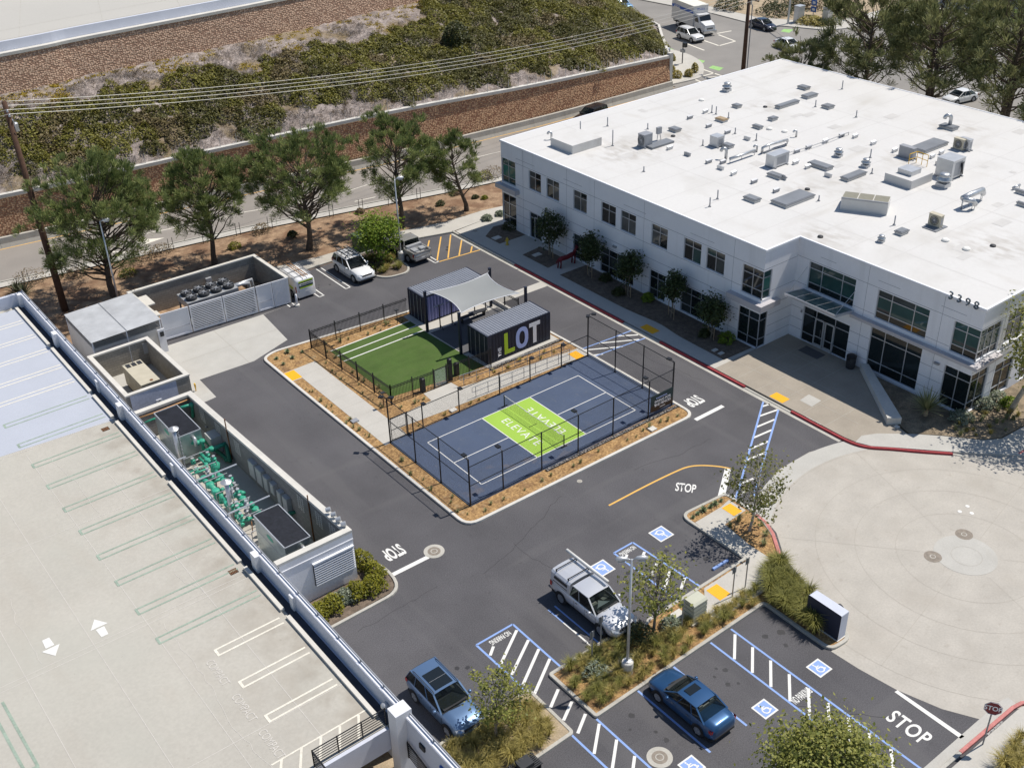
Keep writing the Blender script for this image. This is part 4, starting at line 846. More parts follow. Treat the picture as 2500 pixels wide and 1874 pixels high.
g = MB(); g.bar(v[4]+Vector((0,0,.03)), v[5]+Vector((0,0,.03)), .1, .12); g.build('trim', 'metal_grey', mo)
# -------- roof equipment: things standing on the roof
VH = 'sheet metal vent hoods scattered over the roof'
def hood(s, x, y, w=.62, d=.2, h=.33, rz=0):
    c = P(s,x,y,RZ+h/2); m = MB(); v = [(-w/2,-d/2,0),(w/2,-d/2,0),(w/2,d/2,0),(-w/2,d/2,0),(-w/2,-d/2,h*.75),(w/2,-d/2,h*.75),(w/2,d/2,h),(-w/2,d/2,h)]
    m.add(v, [(0,1,5,4),(1,2,6,5),(2,3,7,6),(3,0,4,7),(4,5,6,7)]); m.box(-w/2-.03,-d/2-.05,h*.72,w/2+.03,-d/2+.02,h*.8); o = m.build('vent_hood', 'metal_grey' if random.random() < .5 else 'metal_light'); o.location = (c.x,c.y,RZ+.03); o.rotation_euler.z = rz
    return tag(o, 'low sheet metal vent hood on the white roof', 'vent', VH)
for q in (('C',1650,860),('C',1530,905),('C',1675,970),('C',1820,1018),('C',1375,1140),('C',1510,1190),('C',1675,1245),('C',1785,1248),('C',1765,1295),('C',1868,1335),('D',75,1068),('D',1050,1102),('D',1215,1158),('D',300,1468),('D',130,1398),('D',700,1352),('D',460,1165),('D',550,1133),('D',680,1088),('D',805,1043),('D',910,1050),('D',450,1252),('D',545,1285),('D',1505,1205),('D',1575,1175),('D',1555,1265)): hood(*q, rz=random.choice((0,0,math.pi/2,.1)))
for q in (('C',685,972,.9),('C',895,940,.9),('C',935,1065,1.5),('C',1205,975,.6),('C',1175,1305,.5),('C',1745,1502,.8),('C',1685,1560,.8),('C',1630,1102,.6),('D',812,657,.9),('D',920,880,.7),('D',605,800,.7),('H',1215,280,.8),('D',1030,1185,.8),('D',1040,1320,.5),('C',1700,842,.8),('C',1733,853,.8),('C',1828,890,.6),('C',1880,1010,.6),('D',148,1058,.7),('H',630,108,.5)):
    c = P(*q[:3],RZ+q[3]/2); m = MB(); m.tube([(c.x,c.y,RZ),(c.x,c.y,RZ+q[3])], .05, 8); m.lathe([(.13,0),(.07,.12)], (c.x,c.y,RZ+.03), 10); m.build('vent_pipe', 'metal_grey', ob, smooth=True)
FG = 'round exhaust fans on the roof'
def fan(s, x, y, k, lab):
    c = P(s,x,y,RZ+.3*k); t = thing('exhaust_fan', (c.x,c.y,RZ+.03), lab, 'exhaust fan', FG)
    m = MB().cbox((0,0,.15*k),(.75*k,.75*k,.3*k)); m.build('base', 'metal_light', t, local=True)
    m = MB().lathe([(.3*k,.3*k),(.3*k,.45*k),(.52*k,.5*k),(.55*k,.58*k),(.34*k,.72*k),(.34*k,.85*k),(.4*k,.88*k),(.3*k,.98*k),(.05,1.0*k)], (0,0,0), 20); m.build('cowl', 'galv', t, smooth=True, local=True)
fan('C',1815,685,.9,'silver mushroom exhaust fan alone near the far roof edge'); fan('D',780,1190,.75,'small silver exhaust fan between the pipe run and grey skylights'); fan('D',990,1270,.75,'small dark silver exhaust fan beside a long grey skylight'); fan('D',1590,1410,1.15,'large silver mushroom exhaust fan beside the white roof curb'); fan('H',1110,430,.55,'small squat exhaust fan nearest the entrance corner of the roof')
for q in (('H',1605,437),('H',1765,505),('C',1620,778),('D',248,1000),('D',365,1020)): c = P(*q,RZ); tag(MB().lathe([(.28,0),(.28,.1),(.2,.16),(.05,.18)], (c.x,c.y,RZ+.03), 16).build('roof_vent', 'paint_white', smooth=False), 'low round white cap on the roof membrane', 'vent', 'round caps on the roof')
def boxunit(name, s, x, y, sz, lab, cat, m='metal_light', fanside=None, legs=True, rz=0):
    c = P(s,x,y,RZ+sz[2]/2); t = thing(name, (c.x,c.y,RZ+.03), lab, cat, rz=rz); b = MB().cbox((0,0,sz[2]/2+.1),sz); b.box(-sz[0]/2-.02,-sz[1]/2-.02,sz[2]+.08,sz[0]/2+.02,sz[1]/2+.02,sz[2]+.12); b.build('casing', m, t, local=True)
    for dx in (-.4,.4): MB().cbox((dx*sz[0],0,.04),(.12,sz[1]+.3,.1)).build('support_rail', 'metal_grey', t, local=True)
    if fanside:
        g = MB(); 
        for r in (.34,.24,.14): g.tube([(-sz[0]/2-.02, r*sz[2]*1.1*math.cos(a), sz[2]/2+.1+r*sz[2]*1.1*math.sin(a)) for a in np.linspace(0,6.28,17)], .02, 4)
        g.build('fan_grille', 'dark_plastic', t, local=True)
        g = MB(); g.add([(-sz[0]/2-.006, .30*sz[2]*math.cos(a), sz[2]/2+.1+.30*sz[2]*math.sin(a)) for a in np.linspace(0,6.28,17)[:-1]], [tuple(range(16))]); g.build('fan_opening', 'metal_grey', t, local=True)
    g = MB(); g.box(-sz[0]*.3,-sz[1]/2-.008,.25,sz[0]*.3,-sz[1]/2,sz[2]-.1); g.build('access_panel', 'metal_grey', t, local=True); return t
boxunit('condenser_unit','C',1185,1085,(1.0,.8,1.1),'grey condenser box beside a long platform near the facade edge','air conditioner','metal_grey',True)
x0,y0,x1,y1 = rect('C',(1180,1120),(1410,1088),RZ+.2); tag(MB().box(x0,y0,RZ+.02,x1,y1,RZ+.22).build('equipment_platform','skylight'), 'long grey platform beside the grey condenser box', 'platform')
g = MB(); c = P('C',1290,1035,RZ+.6); g.cbox((c.x,c.y,RZ+.95),(.5,.25,.6)); g.tube([(c.x-.2,c.y,RZ+.03),(c.x-.1,c.y,RZ+.8)], .03, 6); g.tube([(c.x+.3,c.y,RZ+.03),(c.x+.1,c.y,RZ+.8)], .03, 6); tag(g.build('electrical_disconnect','metal_grey'), 'grey electrical box on legs at the equipment platform', 'electrical box')
boxunit('air_handler','C',1738,1092,(.9,.9,.85),'pale box air handler beside a small square skylight','air handler','metal_light')
boxunit('air_handler','D',308,1232,(1.9,.9,1.0),'twin box air handler on rails next to the pipe run','air handler','metal_light')
boxunit('condenser_unit','H',1530,285,(.4,1.0,.9),'cream fan condenser on a platform near the monitor','air conditioner','tan_metal',True)
x0,y0,x1,y1 = rect('H',(1428,322),(1625,318),RZ+.16); tag(MB().box(x0,y0,RZ+.02,x1,y1,RZ+.09).build('equipment_platform','skylight'), 'small grey platform under the cream fan condenser', 'platform')
boxunit('condenser_unit','D',1712,1118,(.4,.95,.9),'cream fan condenser next to a second one beyond the large skylight','air conditioner','tan_metal',True); boxunit('condenser_unit','D',1760,1118,(.45,1.0,.9),'rear cream condenser behind the one with the round grille','air conditioner','metal_light',True)
boxunit('air_handler','D',1640,1290,(1.7,1.5,1.5),'big pale hooded air handler beside yellow railing','air handler','metal_light'); boxunit('electrical_cabinet','D',1312,1180,(.5,1.4,.9),'dark stained cabinet at the end of the largest skylight','cabinet','metal_grey')
def duct(s, pts, r, name, lab, cat, m='galv', z0=.3):
    g = MB(); pp_ = [P(s,x,y,RZ+z) + Vector((0,0,0)) for x, y, z in pts]; g.tube(pp_, r, 10, cap=True)
    for q in pp_:
        if q.z-RZ > .15: g.tube([(q.x,q.y,RZ+.03),(q.x,q.y,q.z)], .03, 6)
    return tag(g.build(name, m, smooth=True), lab, cat)
duct('C',[(1840,1225,.45),(1930,1195,.45),(2030,1160,.45)],.13,'duct','silver duct run feeding the rooftop valves','duct'); duct('D',[(190,1175,.1),(195,1140,.6),(250,1115,.6),(385,1078,.6),(388,1090,.2)],.12,'duct','silver duct bridge with elbows in the middle of the roof','duct')
duct('D',[(210,1175,.15),(290,1140,.15),(375,1115,.15)],.07,'pipe','thin dark pipe beneath the silver duct bridge','pipe','metal_grey'); duct('D',[(1740,1530,.9),(1800,1500,.95),(1890,1465,1.0),(1895,1490,.5)],.24,'duct','fat silver elbowed duct near the far right roof corner','duct'); duct('D',[(1745,1535,.9),(1820,1550,.8),(1835,1575,.4)],.2,'duct','short silver duct elbow branching from the fat duct','duct')
duct('D',[(350,1190,.3),(440,1165,.3),(560,1130,.3),(690,1085,.3),(820,1035,.3),(860,1020,.3)],.03,'pipe','thin conduit running across the vent hoods','pipe','metal_grey'); duct('D',[(1730,1340,.2),(1735,1265,1.2),(1745,1250,1.2)],.1,'pipe','dark standpipe beside the hooded air handler','pipe','dark_plastic')
for s, x, y, k, lab in (('D',1640,960,1.0,'silver gooseneck vent on a flat grey base'),('C',1808,1205,.8,'small silver gooseneck vent beside the duct run'),('C',462,1062,.6,'tiny gooseneck vent at the corner of the low white roof curb'),('D',150,1160,.5,'dark gooseneck vent at the end of the duct run'),('D',455,1045,.5,'dark gooseneck pipe alone behind the duct bridge')):
    c = P(s,x,y,RZ+.35*k); g = MB(); pts = [(0,0,0),(0,0,.9*k)]+[(-.28*k+.28*k*math.cos(a), .0, .9*k+.28*k*math.sin(a)) for a in np.linspace(.3,3.3,8)]; g.tube([(c.x+a*.7,c.y+a*-.7,RZ+b_+.03) for a,_,b_ in pts], .17*k, 10); tag(g.build('gooseneck_vent','galv',smooth=True), lab, 'vent')
yr = thing('roof_guardrail', P('D',1395,1250,RZ+.3), 'yellow safety railing around the roof access hatch', 'railing'); a, b, c_ = P('D',1325,1235,RZ+.5), P('D',1385,1215,RZ+.5), P('D',1468,1245,RZ+.5)
for q in (a, b, b.lerp(c_,.5), c_): g = MB(); g.tube([(q.x,q.y,RZ+.03),(q.x,q.y,RZ+1.05)], .03, 6); g.build('post', 'yellow', yr)
g = MB()
for zz in (.55,1.03): g.tube([(a.x,a.y,RZ+zz),(b.x,b.y,RZ+zz),(c_.x,c_.y,RZ+zz)], .03, 6)
g.build('rail', 'yellow', yr)
duct('D',[(2125,1450,.2),(2180,1425,.3)],.1,'duct','short pale duct at the far right of the roof','duct'); roofbox('D',(2140,1462),(2260,1480),.3,'skylight','skylight'); roofbox('D',(2150,1555),(2280,1580),.3,'skylight','skylight')
for q, r_ in ((('D',215,830),.5),(('H',640,410),.45),(('H',1970,480),.7),(('D',540,1465),.5),(('C',1400,1055),.4)):    # roof drains in dirty hollows
    c = P(*q,RZ); g = MB().lathe([(.22,0),(.2,.1),(.08,.14)], (c.x,c.y,RZ+.031), 12); g.build('roof_drain', 'dark_plastic', ob)

sm_ = MB()
for k in range(13): y = 24-k*3.05; sm_.strip([((BX if y > CY else RX)+.3,y),(EX-.3,y+.1)], .05, RZ+.0335)
for x in (33,44,55): sm_.strip([(x,24.8),(x+.1,SY+.6)], .05, RZ+.0345)
sm_.build('membrane_seams', 'seam', ob)['kind'] = 'stuff'
for i in range(22):
    x, y, a, b = random.uniform(31,62), random.uniform(-19,23), random.uniform(.4,1.6), random.uniform(.4,1.2); MB().sheet([(x,y),(x+a,y),(x+a,y+b),(x,y+b)], RZ+.036+i*.0003).build('membrane_patch', 'seam', ob)
# ================================================================== court fence, net, turf corner
FT = 'black_metal'
cf = thing('court_fence', (7,-3,CT), 'tall black chain link fence enclosing the blue sport court', 'fence')
NWc, NEc, SEc, SWc = (-1.98,1.5), (15.7,1.55), (15.68,-7.38), (-1.92,-7.55)
def post(x, y, h, lamp=None, r=.045):
    m = MB().tube([(x,y,CT-.05),(x,y,h)], r, 8); m.lathe([(.09,0),(.09,.03),(.05,.05)], (x,y,CT), 8); o = m.build('post', FT, cf)
    if lamp:
        for k, (dx, dy) in enumerate(lamp):
            g = MB(); g.tube([(x,y,h-.02),(x+dx*.12,y+dy*.12,h+.06),(x+dx*.3,y+dy*.3,h+.1)], .025, 6); g.cbox((x+dx*.42,y+dy*.42,h+.09),(.34,.26,.09), math.atan2(dy,dx)); g.build('floodlight', FT, o)
    return o
HS, HN, HE = 3.05, 1.95, 3.62
for x, y, h, L in ((*SWc,HE,((0,1),)),(*SEc,HE,((-.2,1),)),(*NEc,HE,((-.6,-.6),(.7,-.7))),(*NWc,HE,((-.6,.6),(.5,-.6)))): post(x,y,h,L,.055)
for x, l in ((.7,1),(3.84,0),(6.93,1),(10.02,0),(13.3,1)): post(x,-7.47,HS,((0,1),) if l else None)
for x, l in ((-.55,0),(.69,1),(3.74,1),(7.3,0),(10.1,1),(13.07,1)): post(x,1.52,HN+.15*l,((0,-.6),) if l else None)
for y in (-1.5,-4.4): post(-1.94,y,HE); post(15.69,y,HE)
def rails(a, b, hs):
    for h in hs: MB().tube([(*a,h),(*b,h)], .028, 6).build('rail', FT, cf)
rails(SWc,SEc,(HS-.03,1.6,CT+.08)); rails(NWc,NEc,(HN-.05,CT+.08)); rails(SWc,NWc,(HE-.05,1.85,CT+.08)); rails(SEc,NEc,(HE-.05,1.85,CT+.08))
def panel(a, b, h, nm='mesh_panel', m='chain', z0=CT+.05): q = MB(); q.add([(*a,z0),(*b,z0),(*b,h),(*a,h)], [(0,1,2,3)]); return q.build(nm, m, cf)
xs = [SWc[0],.7,3.84,6.93,10.02,13.3,SEc[0]]
for a, b in zip(xs, xs[1:]): panel((a,-7.47),(b,-7.47),HS-.03)
ys = [SWc[1],-4.4,-1.5,NWc[1]]
for a, b in zip(ys, ys[1:]): panel((-1.93,a),(-1.93,b),HE-.05); panel((15.69,a+.1),(15.69,b),HE-.05)
xs = [-.55,.69,3.74,7.3,10.1,13.07,NEc[0]]
for a, b in zip(xs, xs[1:]): panel((a,1.52),(b,1.52),HN-.05)
gt = panel((NWc[0]+.1,1.52),(-.62,1.52),HN,'gate'); q = MB()
for a, b in (((-1.85,CT+.1),(-1.85,HN)),((-.65,CT+.1),(-.65,HN)),((-1.85,HN),(-.65,HN)),((-1.85,CT+.1),(-.65,CT+.1)),((-1.85,1.0),(-.65,1.0))): q.tube([(a[0],1.5,a[1]),(b[0],1.5,b[1])], .025, 6)
q.build('gate_frame', FT, gt)
q = MB().box(4.0,-7.86,.0,15.95,-7.62,.17); tag(q.build('stone_border','gabion'), 'dark stone border along the court beside the mulch bed', 'stone border')
q = MB().box(8.9,4.62,.0,15.85,4.86,.2); tag(q.build('stone_border','gabion'), 'dark stone border below the lettered navy container', 'stone border')
nt_ = thing('court_net', (6.705,-3.05,CT), 'low black court net with white top band across the green strip', 'net')
for y in (.2,-6.3): q = MB(); yy = U(6.705,y,CT); q.tube([(*yy,CT),(*yy,CT+.95)], .04, 8); q.cbox((*yy,CT+.015),(.5,.12,.03)); q.build('post', FT, nt_)
ya, yb = U(6.705,.2,CT), U(6.705,-6.3,CT); q = MB(); n = 12
for i in range(n):
    t0, t1 = i/n, (i+1)/n; sg = lambda t: CT+.90-.06*(1-(2*t-1)**2); pt = lambda t, z: (ya[0]+(yb[0]-ya[0])*t, ya[1]+(yb[1]-ya[1])*t, z); q.add([pt(t0,CT+.06),pt(t1,CT+.06),pt(t1,sg(t1)),pt(t0,sg(t0))], [(0,1,2,3)])
q.build('netting', 'netting', nt_); q = MB(); q.tube([(ya[0]+(yb[0]-ya[0])*t, ya[1]+(yb[1]-ya[1])*t, CT+.9-.06*(1-(2*t-1)**2)) for t in np.linspace(0,1,13)], .022, 6); q.build('top_band', 'paint_white', nt_); q = MB(); q.tube([(ya[0]-.35,-3.1,CT+.01),(ya[0]+.35,-3.1,CT+.01)], .02, 5); q.build('centre_foot', FT, nt_)
mat('banner', (.012,.035,.04), .55, .1, 2.); mat('banner_low', (.035,.02,.012), .55, .1, 2.)
bn = thing('fence_banner', (14.5,-7.52,1.0), 'dark printed banner with white lettering tied to the court fence', 'banner'); q = MB().box(13.42,-7.56,.95,15.52,-7.54,1.75); q.build('upper_cloth','banner',bn); q = MB().box(13.42,-7.56,.45,15.52,-7.54,.95); q.build('lower_cloth','banner_low',bn)
text('lettering','SWING FOR',.2,(14.55,-7.566,1.18),(1,0,0),(0,0,1),'letter_white',bn,.03); text('lettering','THE FENCES',.2,(14.55,-7.566,.9),(1,0,0),(0,0,1),'letter_white',bn,.03)
q = MB(); q.box(14.05,-7.57,1.42,14.95,-7.563,1.47); q.box(13.93,-7.57,1.40,14.0,-7.563,1.5); q.build('logo_line','letter_blue',bn); q = MB().box(14.3,-7.57,.62,14.8,-7.563,.65); q.build('small_print','letter_white',bn)
# ramp handrails
def handrail(a, b, label, n=7, h=.9, loop=True):
    t = thing('handrail', (*a,.1), label, 'handrail'); a3, b3 = Vector((*a,.1)), Vector((*b,.1))
    for i in range(n): p = a3.lerp(b3,i/(n-1)); q = MB().tube([p, p+Vector((0,0,h))], .022, 6); q.build('post', 'metal_grey', t)
    for z in (h, h*.55): q = MB().tube([a3+Vector((0,0,z)), b3+Vector((0,0,z))], .022, 6); q.build('rail', 'metal_grey', t)
    if loop: d = (b3-a3).normalized()*-.3; q = MB().tube([a3+Vector((0,0,h)), a3+d+Vector((0,0,h)), a3+d+Vector((0,0,h*.55)), a3+Vector((0,0,h*.55))], .022, 6); q.build('end_loop', 'metal_grey', t)
handrail((5.8,2.35),(14.3,2.0),'slim steel handrail between the ramp and the court fence',9); handrail((6.1,4.25),(14.7,3.15),'slim steel handrail along the mulch bed below the lettered container',9)
# black picket fence round the turf
pf = thing('picket_fence', (.3,10,.1), 'black steel picket fence around the artificial turf lawn', 'fence')
def pickets(a, b, h=1.55, end=True):
    a, b = Vector(a), Vector(b); L = (b-a).length; nb = max(1, round(L/2.35))
    for k in range(nb+1 if end else nb): p = a.lerp(b,k/nb); q = MB().cbox((p.x,p.y,.08+h/2+.05),(.07,.07,h+.12)); q.add([(p.x-.045,p.y-.045,h+.2),(p.x+.045,p.y-.045,h+.2),(p.x+.045,p.y+.045,h+.2),(p.x-.045,p.y+.045,h+.2),(p.x,p.y,h+.26)], [(0,1,4),(1,2,4),(2,3,4),(3,0,4)]); q.build('post', FT, pf)
    for k in range(nb):
        p0, p1 = a.lerp(b,k/nb), a.lerp(b,(k+1)/nb); n = int((p1-p0).length/.115); q = MB()
        for i in range(1,n): p = p0.lerp(p1,i/n); q.bar((p.x,p.y,.16),(p.x,p.y,.08+h+(.0 if i % 2 else .03)), .022, .022)
        o = q.build('picket_panel', FT, pf); o['kind'] = 'stuff'
        for z in (.28, h-.12, h+.0): MB().bar((*p0,z),(*p1,z),.03,.04).build('rail', FT, pf)
pickets((.25,16.3),(9.0,16.05),end=False); pickets((.25,16.3),(.62,5.4)); pickets((.62,5.4),(4.15,5.2)); pickets((5.3,5.2),(9.15,5.0),end=True); pickets((15.6,13.5),(15.65,9.9))
q = MB().box(4.2,5.17,.18,5.25,5.21,1.6); gq = q.build('gate','glass_panel',pf); q = MB()
for a, b in (((4.22,.2),(4.22,1.65)),((5.23,.2),(5.23,1.65)),((4.22,1.62),(5.23,1.62)),((4.22,.2),(5.23,.2))): q.bar((a[0],5.19,a[1]),(b[0],5.19,b[1]),.05,.05)
q.build('gate_frame',FT,gq)
for x, y, h, w_, lab, nm, cat in ((5.75,5.45,1.75,.26,'tall black pillar light just inside the turf gate','pillar_light','light'),(6.55,5.75,.95,.3,'squat black waste bin between the gate pillar and the navy container','waste_bin','bin'),(3.35,5.5,1.0,.3,'squat black waste bin inside the fence, across the gate from the pillar','waste_bin','bin')):
    t = thing(nm, (x,y,.1), lab, cat); q = MB().cbox((0,0,h/2),(w_,w_,h)); q.build('body','dark_plastic',t,local=True); q = MB().lathe([(w_*.62,h),(w_*.62,h+.05),(w_*.3,h+.1)], (0,0,0), 12); q.build('cap',FT,t,local=True)
def pathlight(x, y, lab):
    t = thing('path_light', (x,y,.09), lab, 'light'); MB().tube([(0,0,0),(0,0,1.15)], .03, 6).build('pole', FT, t, local=True); MB().cbox((0,0,1.2),(.3,.22,.07)).build('head', 'dark_plastic', t, local=True)
p = P('F',735,1225,.1); pathlight(p.x,p.y,'square headed path light inside the fence near the turf stripes'); p = P('J',1075,290,.1); pathlight(p.x-.1,p.y,'square headed path light at the fence corner by the court gate'); p = P('F',1170,1070,.1); pathlight(p.x,p.y,'square headed path light at the fence near the plain container')
# ------------------------------------------------------------------ containers
def container(name, x0, y0, x1, y1, z0, z1, label, lightside):
    t = thing(name, ((x0+x1)/2,(y0+y1)/2,z0), label, 'container'); d = .04; pitch = .30
    def corr(L):
        pts = [(0.0,0.0)]; n = int((L-.2)/pitch); s0 = (L-n*pitch)/2
        for k in range(n): b = s0+k*pitch; pts += [(b+.0,0),(b+.06,d),(b+.15,d),(b+.21,0)]
        return pts+[(L,0.0)]
    def side(pts, f, m, nm):
        q = MB()
        for (a, da), (b, db) in zip(pts, pts[1:]): q.add([f(a,da,z0+.12), f(b,db,z0+.12), f(b,db,z1-.08), f(a,da,z1-.08)], [(0,1,2,3)])
        return q.build(nm, m, t)
    L, Wd = x1-x0-.2, y1-y0-.2
    s1 = side(corr(L), lambda a, dd, z: (x0+.1+a, y0+.005+dd, z), lightside, 'side_panel'); side(corr(L), lambda a, dd, z: (x0+.1+a, y1-.005-dd, z), 'navy', 'side_panel'); side(corr(Wd), lambda a, dd, z: (x1-.005-dd, y0+.1+a, z), 'navy', 'end_panel')
    for k in (0,1):
        ya_, yb_ = y0+.1+k*Wd/2+.01, y0+.1+(k+1)*Wd/2-.01; q = MB().box(x0+.02,ya_,z0+.14,x0+.06,yb_,z1-.12); 
        for z in np.linspace(z0+.35,z1-.35,5): q.box(x0-.0,ya_+.08,z-.05,x0+.02,yb_-.08,z+.05)
        dr = q.build('door','navy',t); q = MB()
        for yy in (ya_+.25,yb_-.25): q.tube([(x0-.02,yy,z0+.1),(x0-.02,yy,z1-.1)], .018, 6)
        q.build('lock_rod','metal_grey',dr)
    q = MB()
    for x in (x0,x1-.12):
        for y in (y0,y1-.12): q.box(x,y,z0,x+.12,y+.12,z1)
    for y in (y0,y1-.1): q.box(x0+.12,y+.003,z0+.003,x1-.12,y+.1,z0+.13); q.box(x0+.12,y+.003,z1-.1,x1-.12,y+.1,z1-.003)
    for x in (x0+.003,x1-.1): q.box(x,y0+.12,z0+.003,x+.097,y1-.12,z0+.13); q.box(x,y0+.12,z1-.1,x+.097,y1-.12,z1-.003)
    q.build('corner_frame','navy',t)
    q = MB(); n = int((x1-x0-.25)/.235)
    prof = [(x0+.06,z1-.015)]
    for k in range(n): b = x0+.14+k*(x1-x0-.28)/n; prof += [(b,z1-.015),(b+.04,z1+.03),(b+.15,z1+.03),(b+.19,z1-.015)]
    prof.append((x1-.06,z1-.015))
    for (a, za), (b, zb) in zip(prof, prof[1:]): q.add([(a,y0+.05,za),(b,y0+.05,zb),(b,y1-.05,zb),(a,y1-.05,za)], [(0,1,2,3)])
    q.build('roof','cont_roof',t); return t
C1 = container('shipping_container', 9.17, 5.36, 15.2, 7.85, .11, 2.5, 'navy shipping container with big coloured letters on its side', 'navy'); C2 = container('shipping_container', 9.12, 13.75, 15.05, 16.0, .11, 2.5, 'navy shipping container with plain pale blue ribbed side behind the shade sail', 'navy_light')
yl = 5.352
q = MB(); xl, zb, zt = 10.72, .42, 2.2; q.box(xl,yl-.006,zb,xl+.34,yl,zt); q.box(xl+.34,yl-.006,zb,xl+.98,yl,zb+.34); q.build('letter_l','lime',C1)
q = MB(); cx0, cz0 = 12.42, 1.30
oo = [(cx0+.60*math.copysign(abs(math.cos(a))**.8,math.cos(a)), cz0+.90*math.copysign(abs(math.sin(a))**.8,math.sin(a))) for a in np.linspace(0,2*math.pi,33)]; ii = [(cx0+.27*math.cos(a), cz0+.56*math.copysign(abs(math.sin(a))**.8,math.sin(a))) for a in np.linspace(0,2*math.pi,33)]
for k in range(32): q.add([(oo[k][0],yl-.004,oo[k][1]),(oo[k+1][0],yl-.004,oo[k+1][1]),(ii[k+1][0],yl-.004,ii[k+1][1]),(ii[k][0],yl-.004,ii[k][1])], [(0,1,2,3)])
q.build('letter_o','letter_blue',C1); q = MB(); xt = 13.12; q.box(xt,yl-.006,1.86,xt+1.06,yl,2.2); q.box(xt+.36,yl-.006,.42,xt+.70,yl,1.86); q.build('letter_t','letter_white',C1)
text('small_lettering','THE',.3,(10.28,yl-.006,.82),(0,0,1),(-1,0,0),'letter_white',C1,.03)
# shade sail
sh = thing('shade_sail', (11.8,10.4,.11), 'pale grey shade sail stretched on four dark posts over the patio', 'shade sail')
SC = [Vector((9.25,12.95,3.28)), Vector((9.12,8.5,3.25)), Vector((14.45,8.25,3.25)), Vector((14.5,12.4,3.42))]
SPp = [(8.6,12.6,3.62),(8.6,8.06,3.6),(15.15,7.95+.35,3.5),(15.0,12.75,3.55)]
for x, y, h in SPp: q = MB().box(x-.09,y-.09,.1,x+.09,y+.09,h); q.box(x-.11,y-.11,h,x+.11,y+.11,h+.04); q.build('post','navy',sh)
N_ = 16
def edge(a, b, t, bow): m = (SC[0]+SC[1]+SC[2]+SC[3])/4; p = a.lerp(b,t); d = (m-(a+b)/2); return p+d*bow*4*t*(1-t)
def sail(u, v):
    c0, c1 = edge(SC[0],SC[3],u,.17), edge(SC[1],SC[2],u,.17); d0, d1 = edge(SC[0],SC[1],v,.17), edge(SC[3],SC[2],v,.17)
    bl = SC[0].lerp(SC[3],u).lerp(SC[1].lerp(SC[2],u),v); p = c0.lerp(c1,v)+d0.lerp(d1,u)-bl; p.z -= .28*(4*u*(1-u))*(4*v*(1-v)); return p
Vs = [sail(i/N_,j/N_) for i in range(N_+1) for j in range(N_+1)]; q = MB(); q.add(Vs, [(i*(N_+1)+j,(i+1)*(N_+1)+j,(i+1)*(N_+1)+j+1,i*(N_+1)+j+1) for i in range(N_) for j in range(N_)]); o = q.build('canopy','sail',sh,smooth=True)
rim = [sail(i/N_,0) for i in range(N_+1)]+[sail(1,j/N_) for j in range(1,N_+1)]+[sail(1-i/N_,1) for i in range(1,N_+1)]+[sail(0,1-j/N_) for j in range(1,N_)]; q = MB(); q.tube(rim+[rim[0]], .03, 5); q.build('edge_webbing','letter_white',sh)
for k, (x, y, h) in enumerate(SPp): q = MB(); q.tube([SC[(0,1,2,3)[k]], (x,y,h-.12)], .015, 5); q.build('corner_cable','metal_light',sh)
for k, xx in enumerate((9.7,10.85,13.1,14.2)):
    t = thing('patio_post_frame', (xx,12.4,.11), ('slim black frame post by the sail corner over the turf','slim black frame post second along the ribbed pale wall','slim black frame post third along the ribbed pale wall','slim black frame post at the far patio end of the pale wall')[k], 'frame post', 'slim frame posts along the pale container wall'); MB().bar((0,0,0),(0,0,2.1),.07,.07).build('post',FT,t,local=True); MB().bar((-.45,0,2.05),(.45,0,2.05),.05,.06).build('cross_arm','metal_grey',t,local=True); MB().bar((0,0,.35),(.0,-.45,.02),.04,.04).build('brace',FT,t,local=True)
t = thing('patio_bench', (12.6,12.0,.11), 'long dark bench on the patio beside the pale container wall', 'bench'); MB().box(-1.3,-.2,.42,1.3,.2,.47).build('seat','dark_plastic',t,local=True)
for x in (-1.1,1.1): MB().box(x-.03,-.18,0,x+.03,.18,.42).build('leg',FT,t,local=True)
q = MB().box(15.55,9.9,.0,15.75,13.4,.42); tag(q.build('patio_wall','cap'), 'low pale kerb wall closing the patio beneath the picket fence', 'low wall')
# ================================================================== service yards
def capwall(parent, pts, th, z0, z1, m, closed=False, cap='cap', ch=.12, nm='wall'):
    """block wall with a coping; z1 may be one height per point"""
    zz = z1 if isinstance(z1,(list,tuple)) else [z1]*len(pts); L, Rr = offs(pts,th/2,closed), offs(pts,-th/2,closed); n = len(pts); L2, R2 = offs(pts,th/2+.04,closed), offs(pts,-th/2-.04,closed)
    for i in range(n if closed else n-1):
        j = (i+1) % n; q = MB()
        v = [(*Rr[i],z0),(*Rr[j],z0),(*L[j],z0),(*L[i],z0),(*Rr[i],zz[i]-ch),(*Rr[j],zz[j]-ch),(*L[j],zz[j]-ch),(*L[i],zz[i]-ch)]; q.add(v,[(0,1,5,4),(1,2,6,5),(2,3,7,6),(3,0,4,7)]); q.build(nm,m,parent)
        q = MB(); v = [(*R2[i],zz[i]-ch),(*R2[j],zz[j]-ch),(*L2[j],zz[j]-ch),(*L2[i],zz[i]-ch),(*R2[i],zz[i]),(*R2[j],zz[j]),(*L2[j],zz[j]),(*L2[i],zz[i])]; q.add(v,[(3,2,1,0),(4,5,6,7),(0,1,5,4),(1,2,6,5),(2,3,7,6),(3,0,4,7)]); q.build('coping',cap,parent)
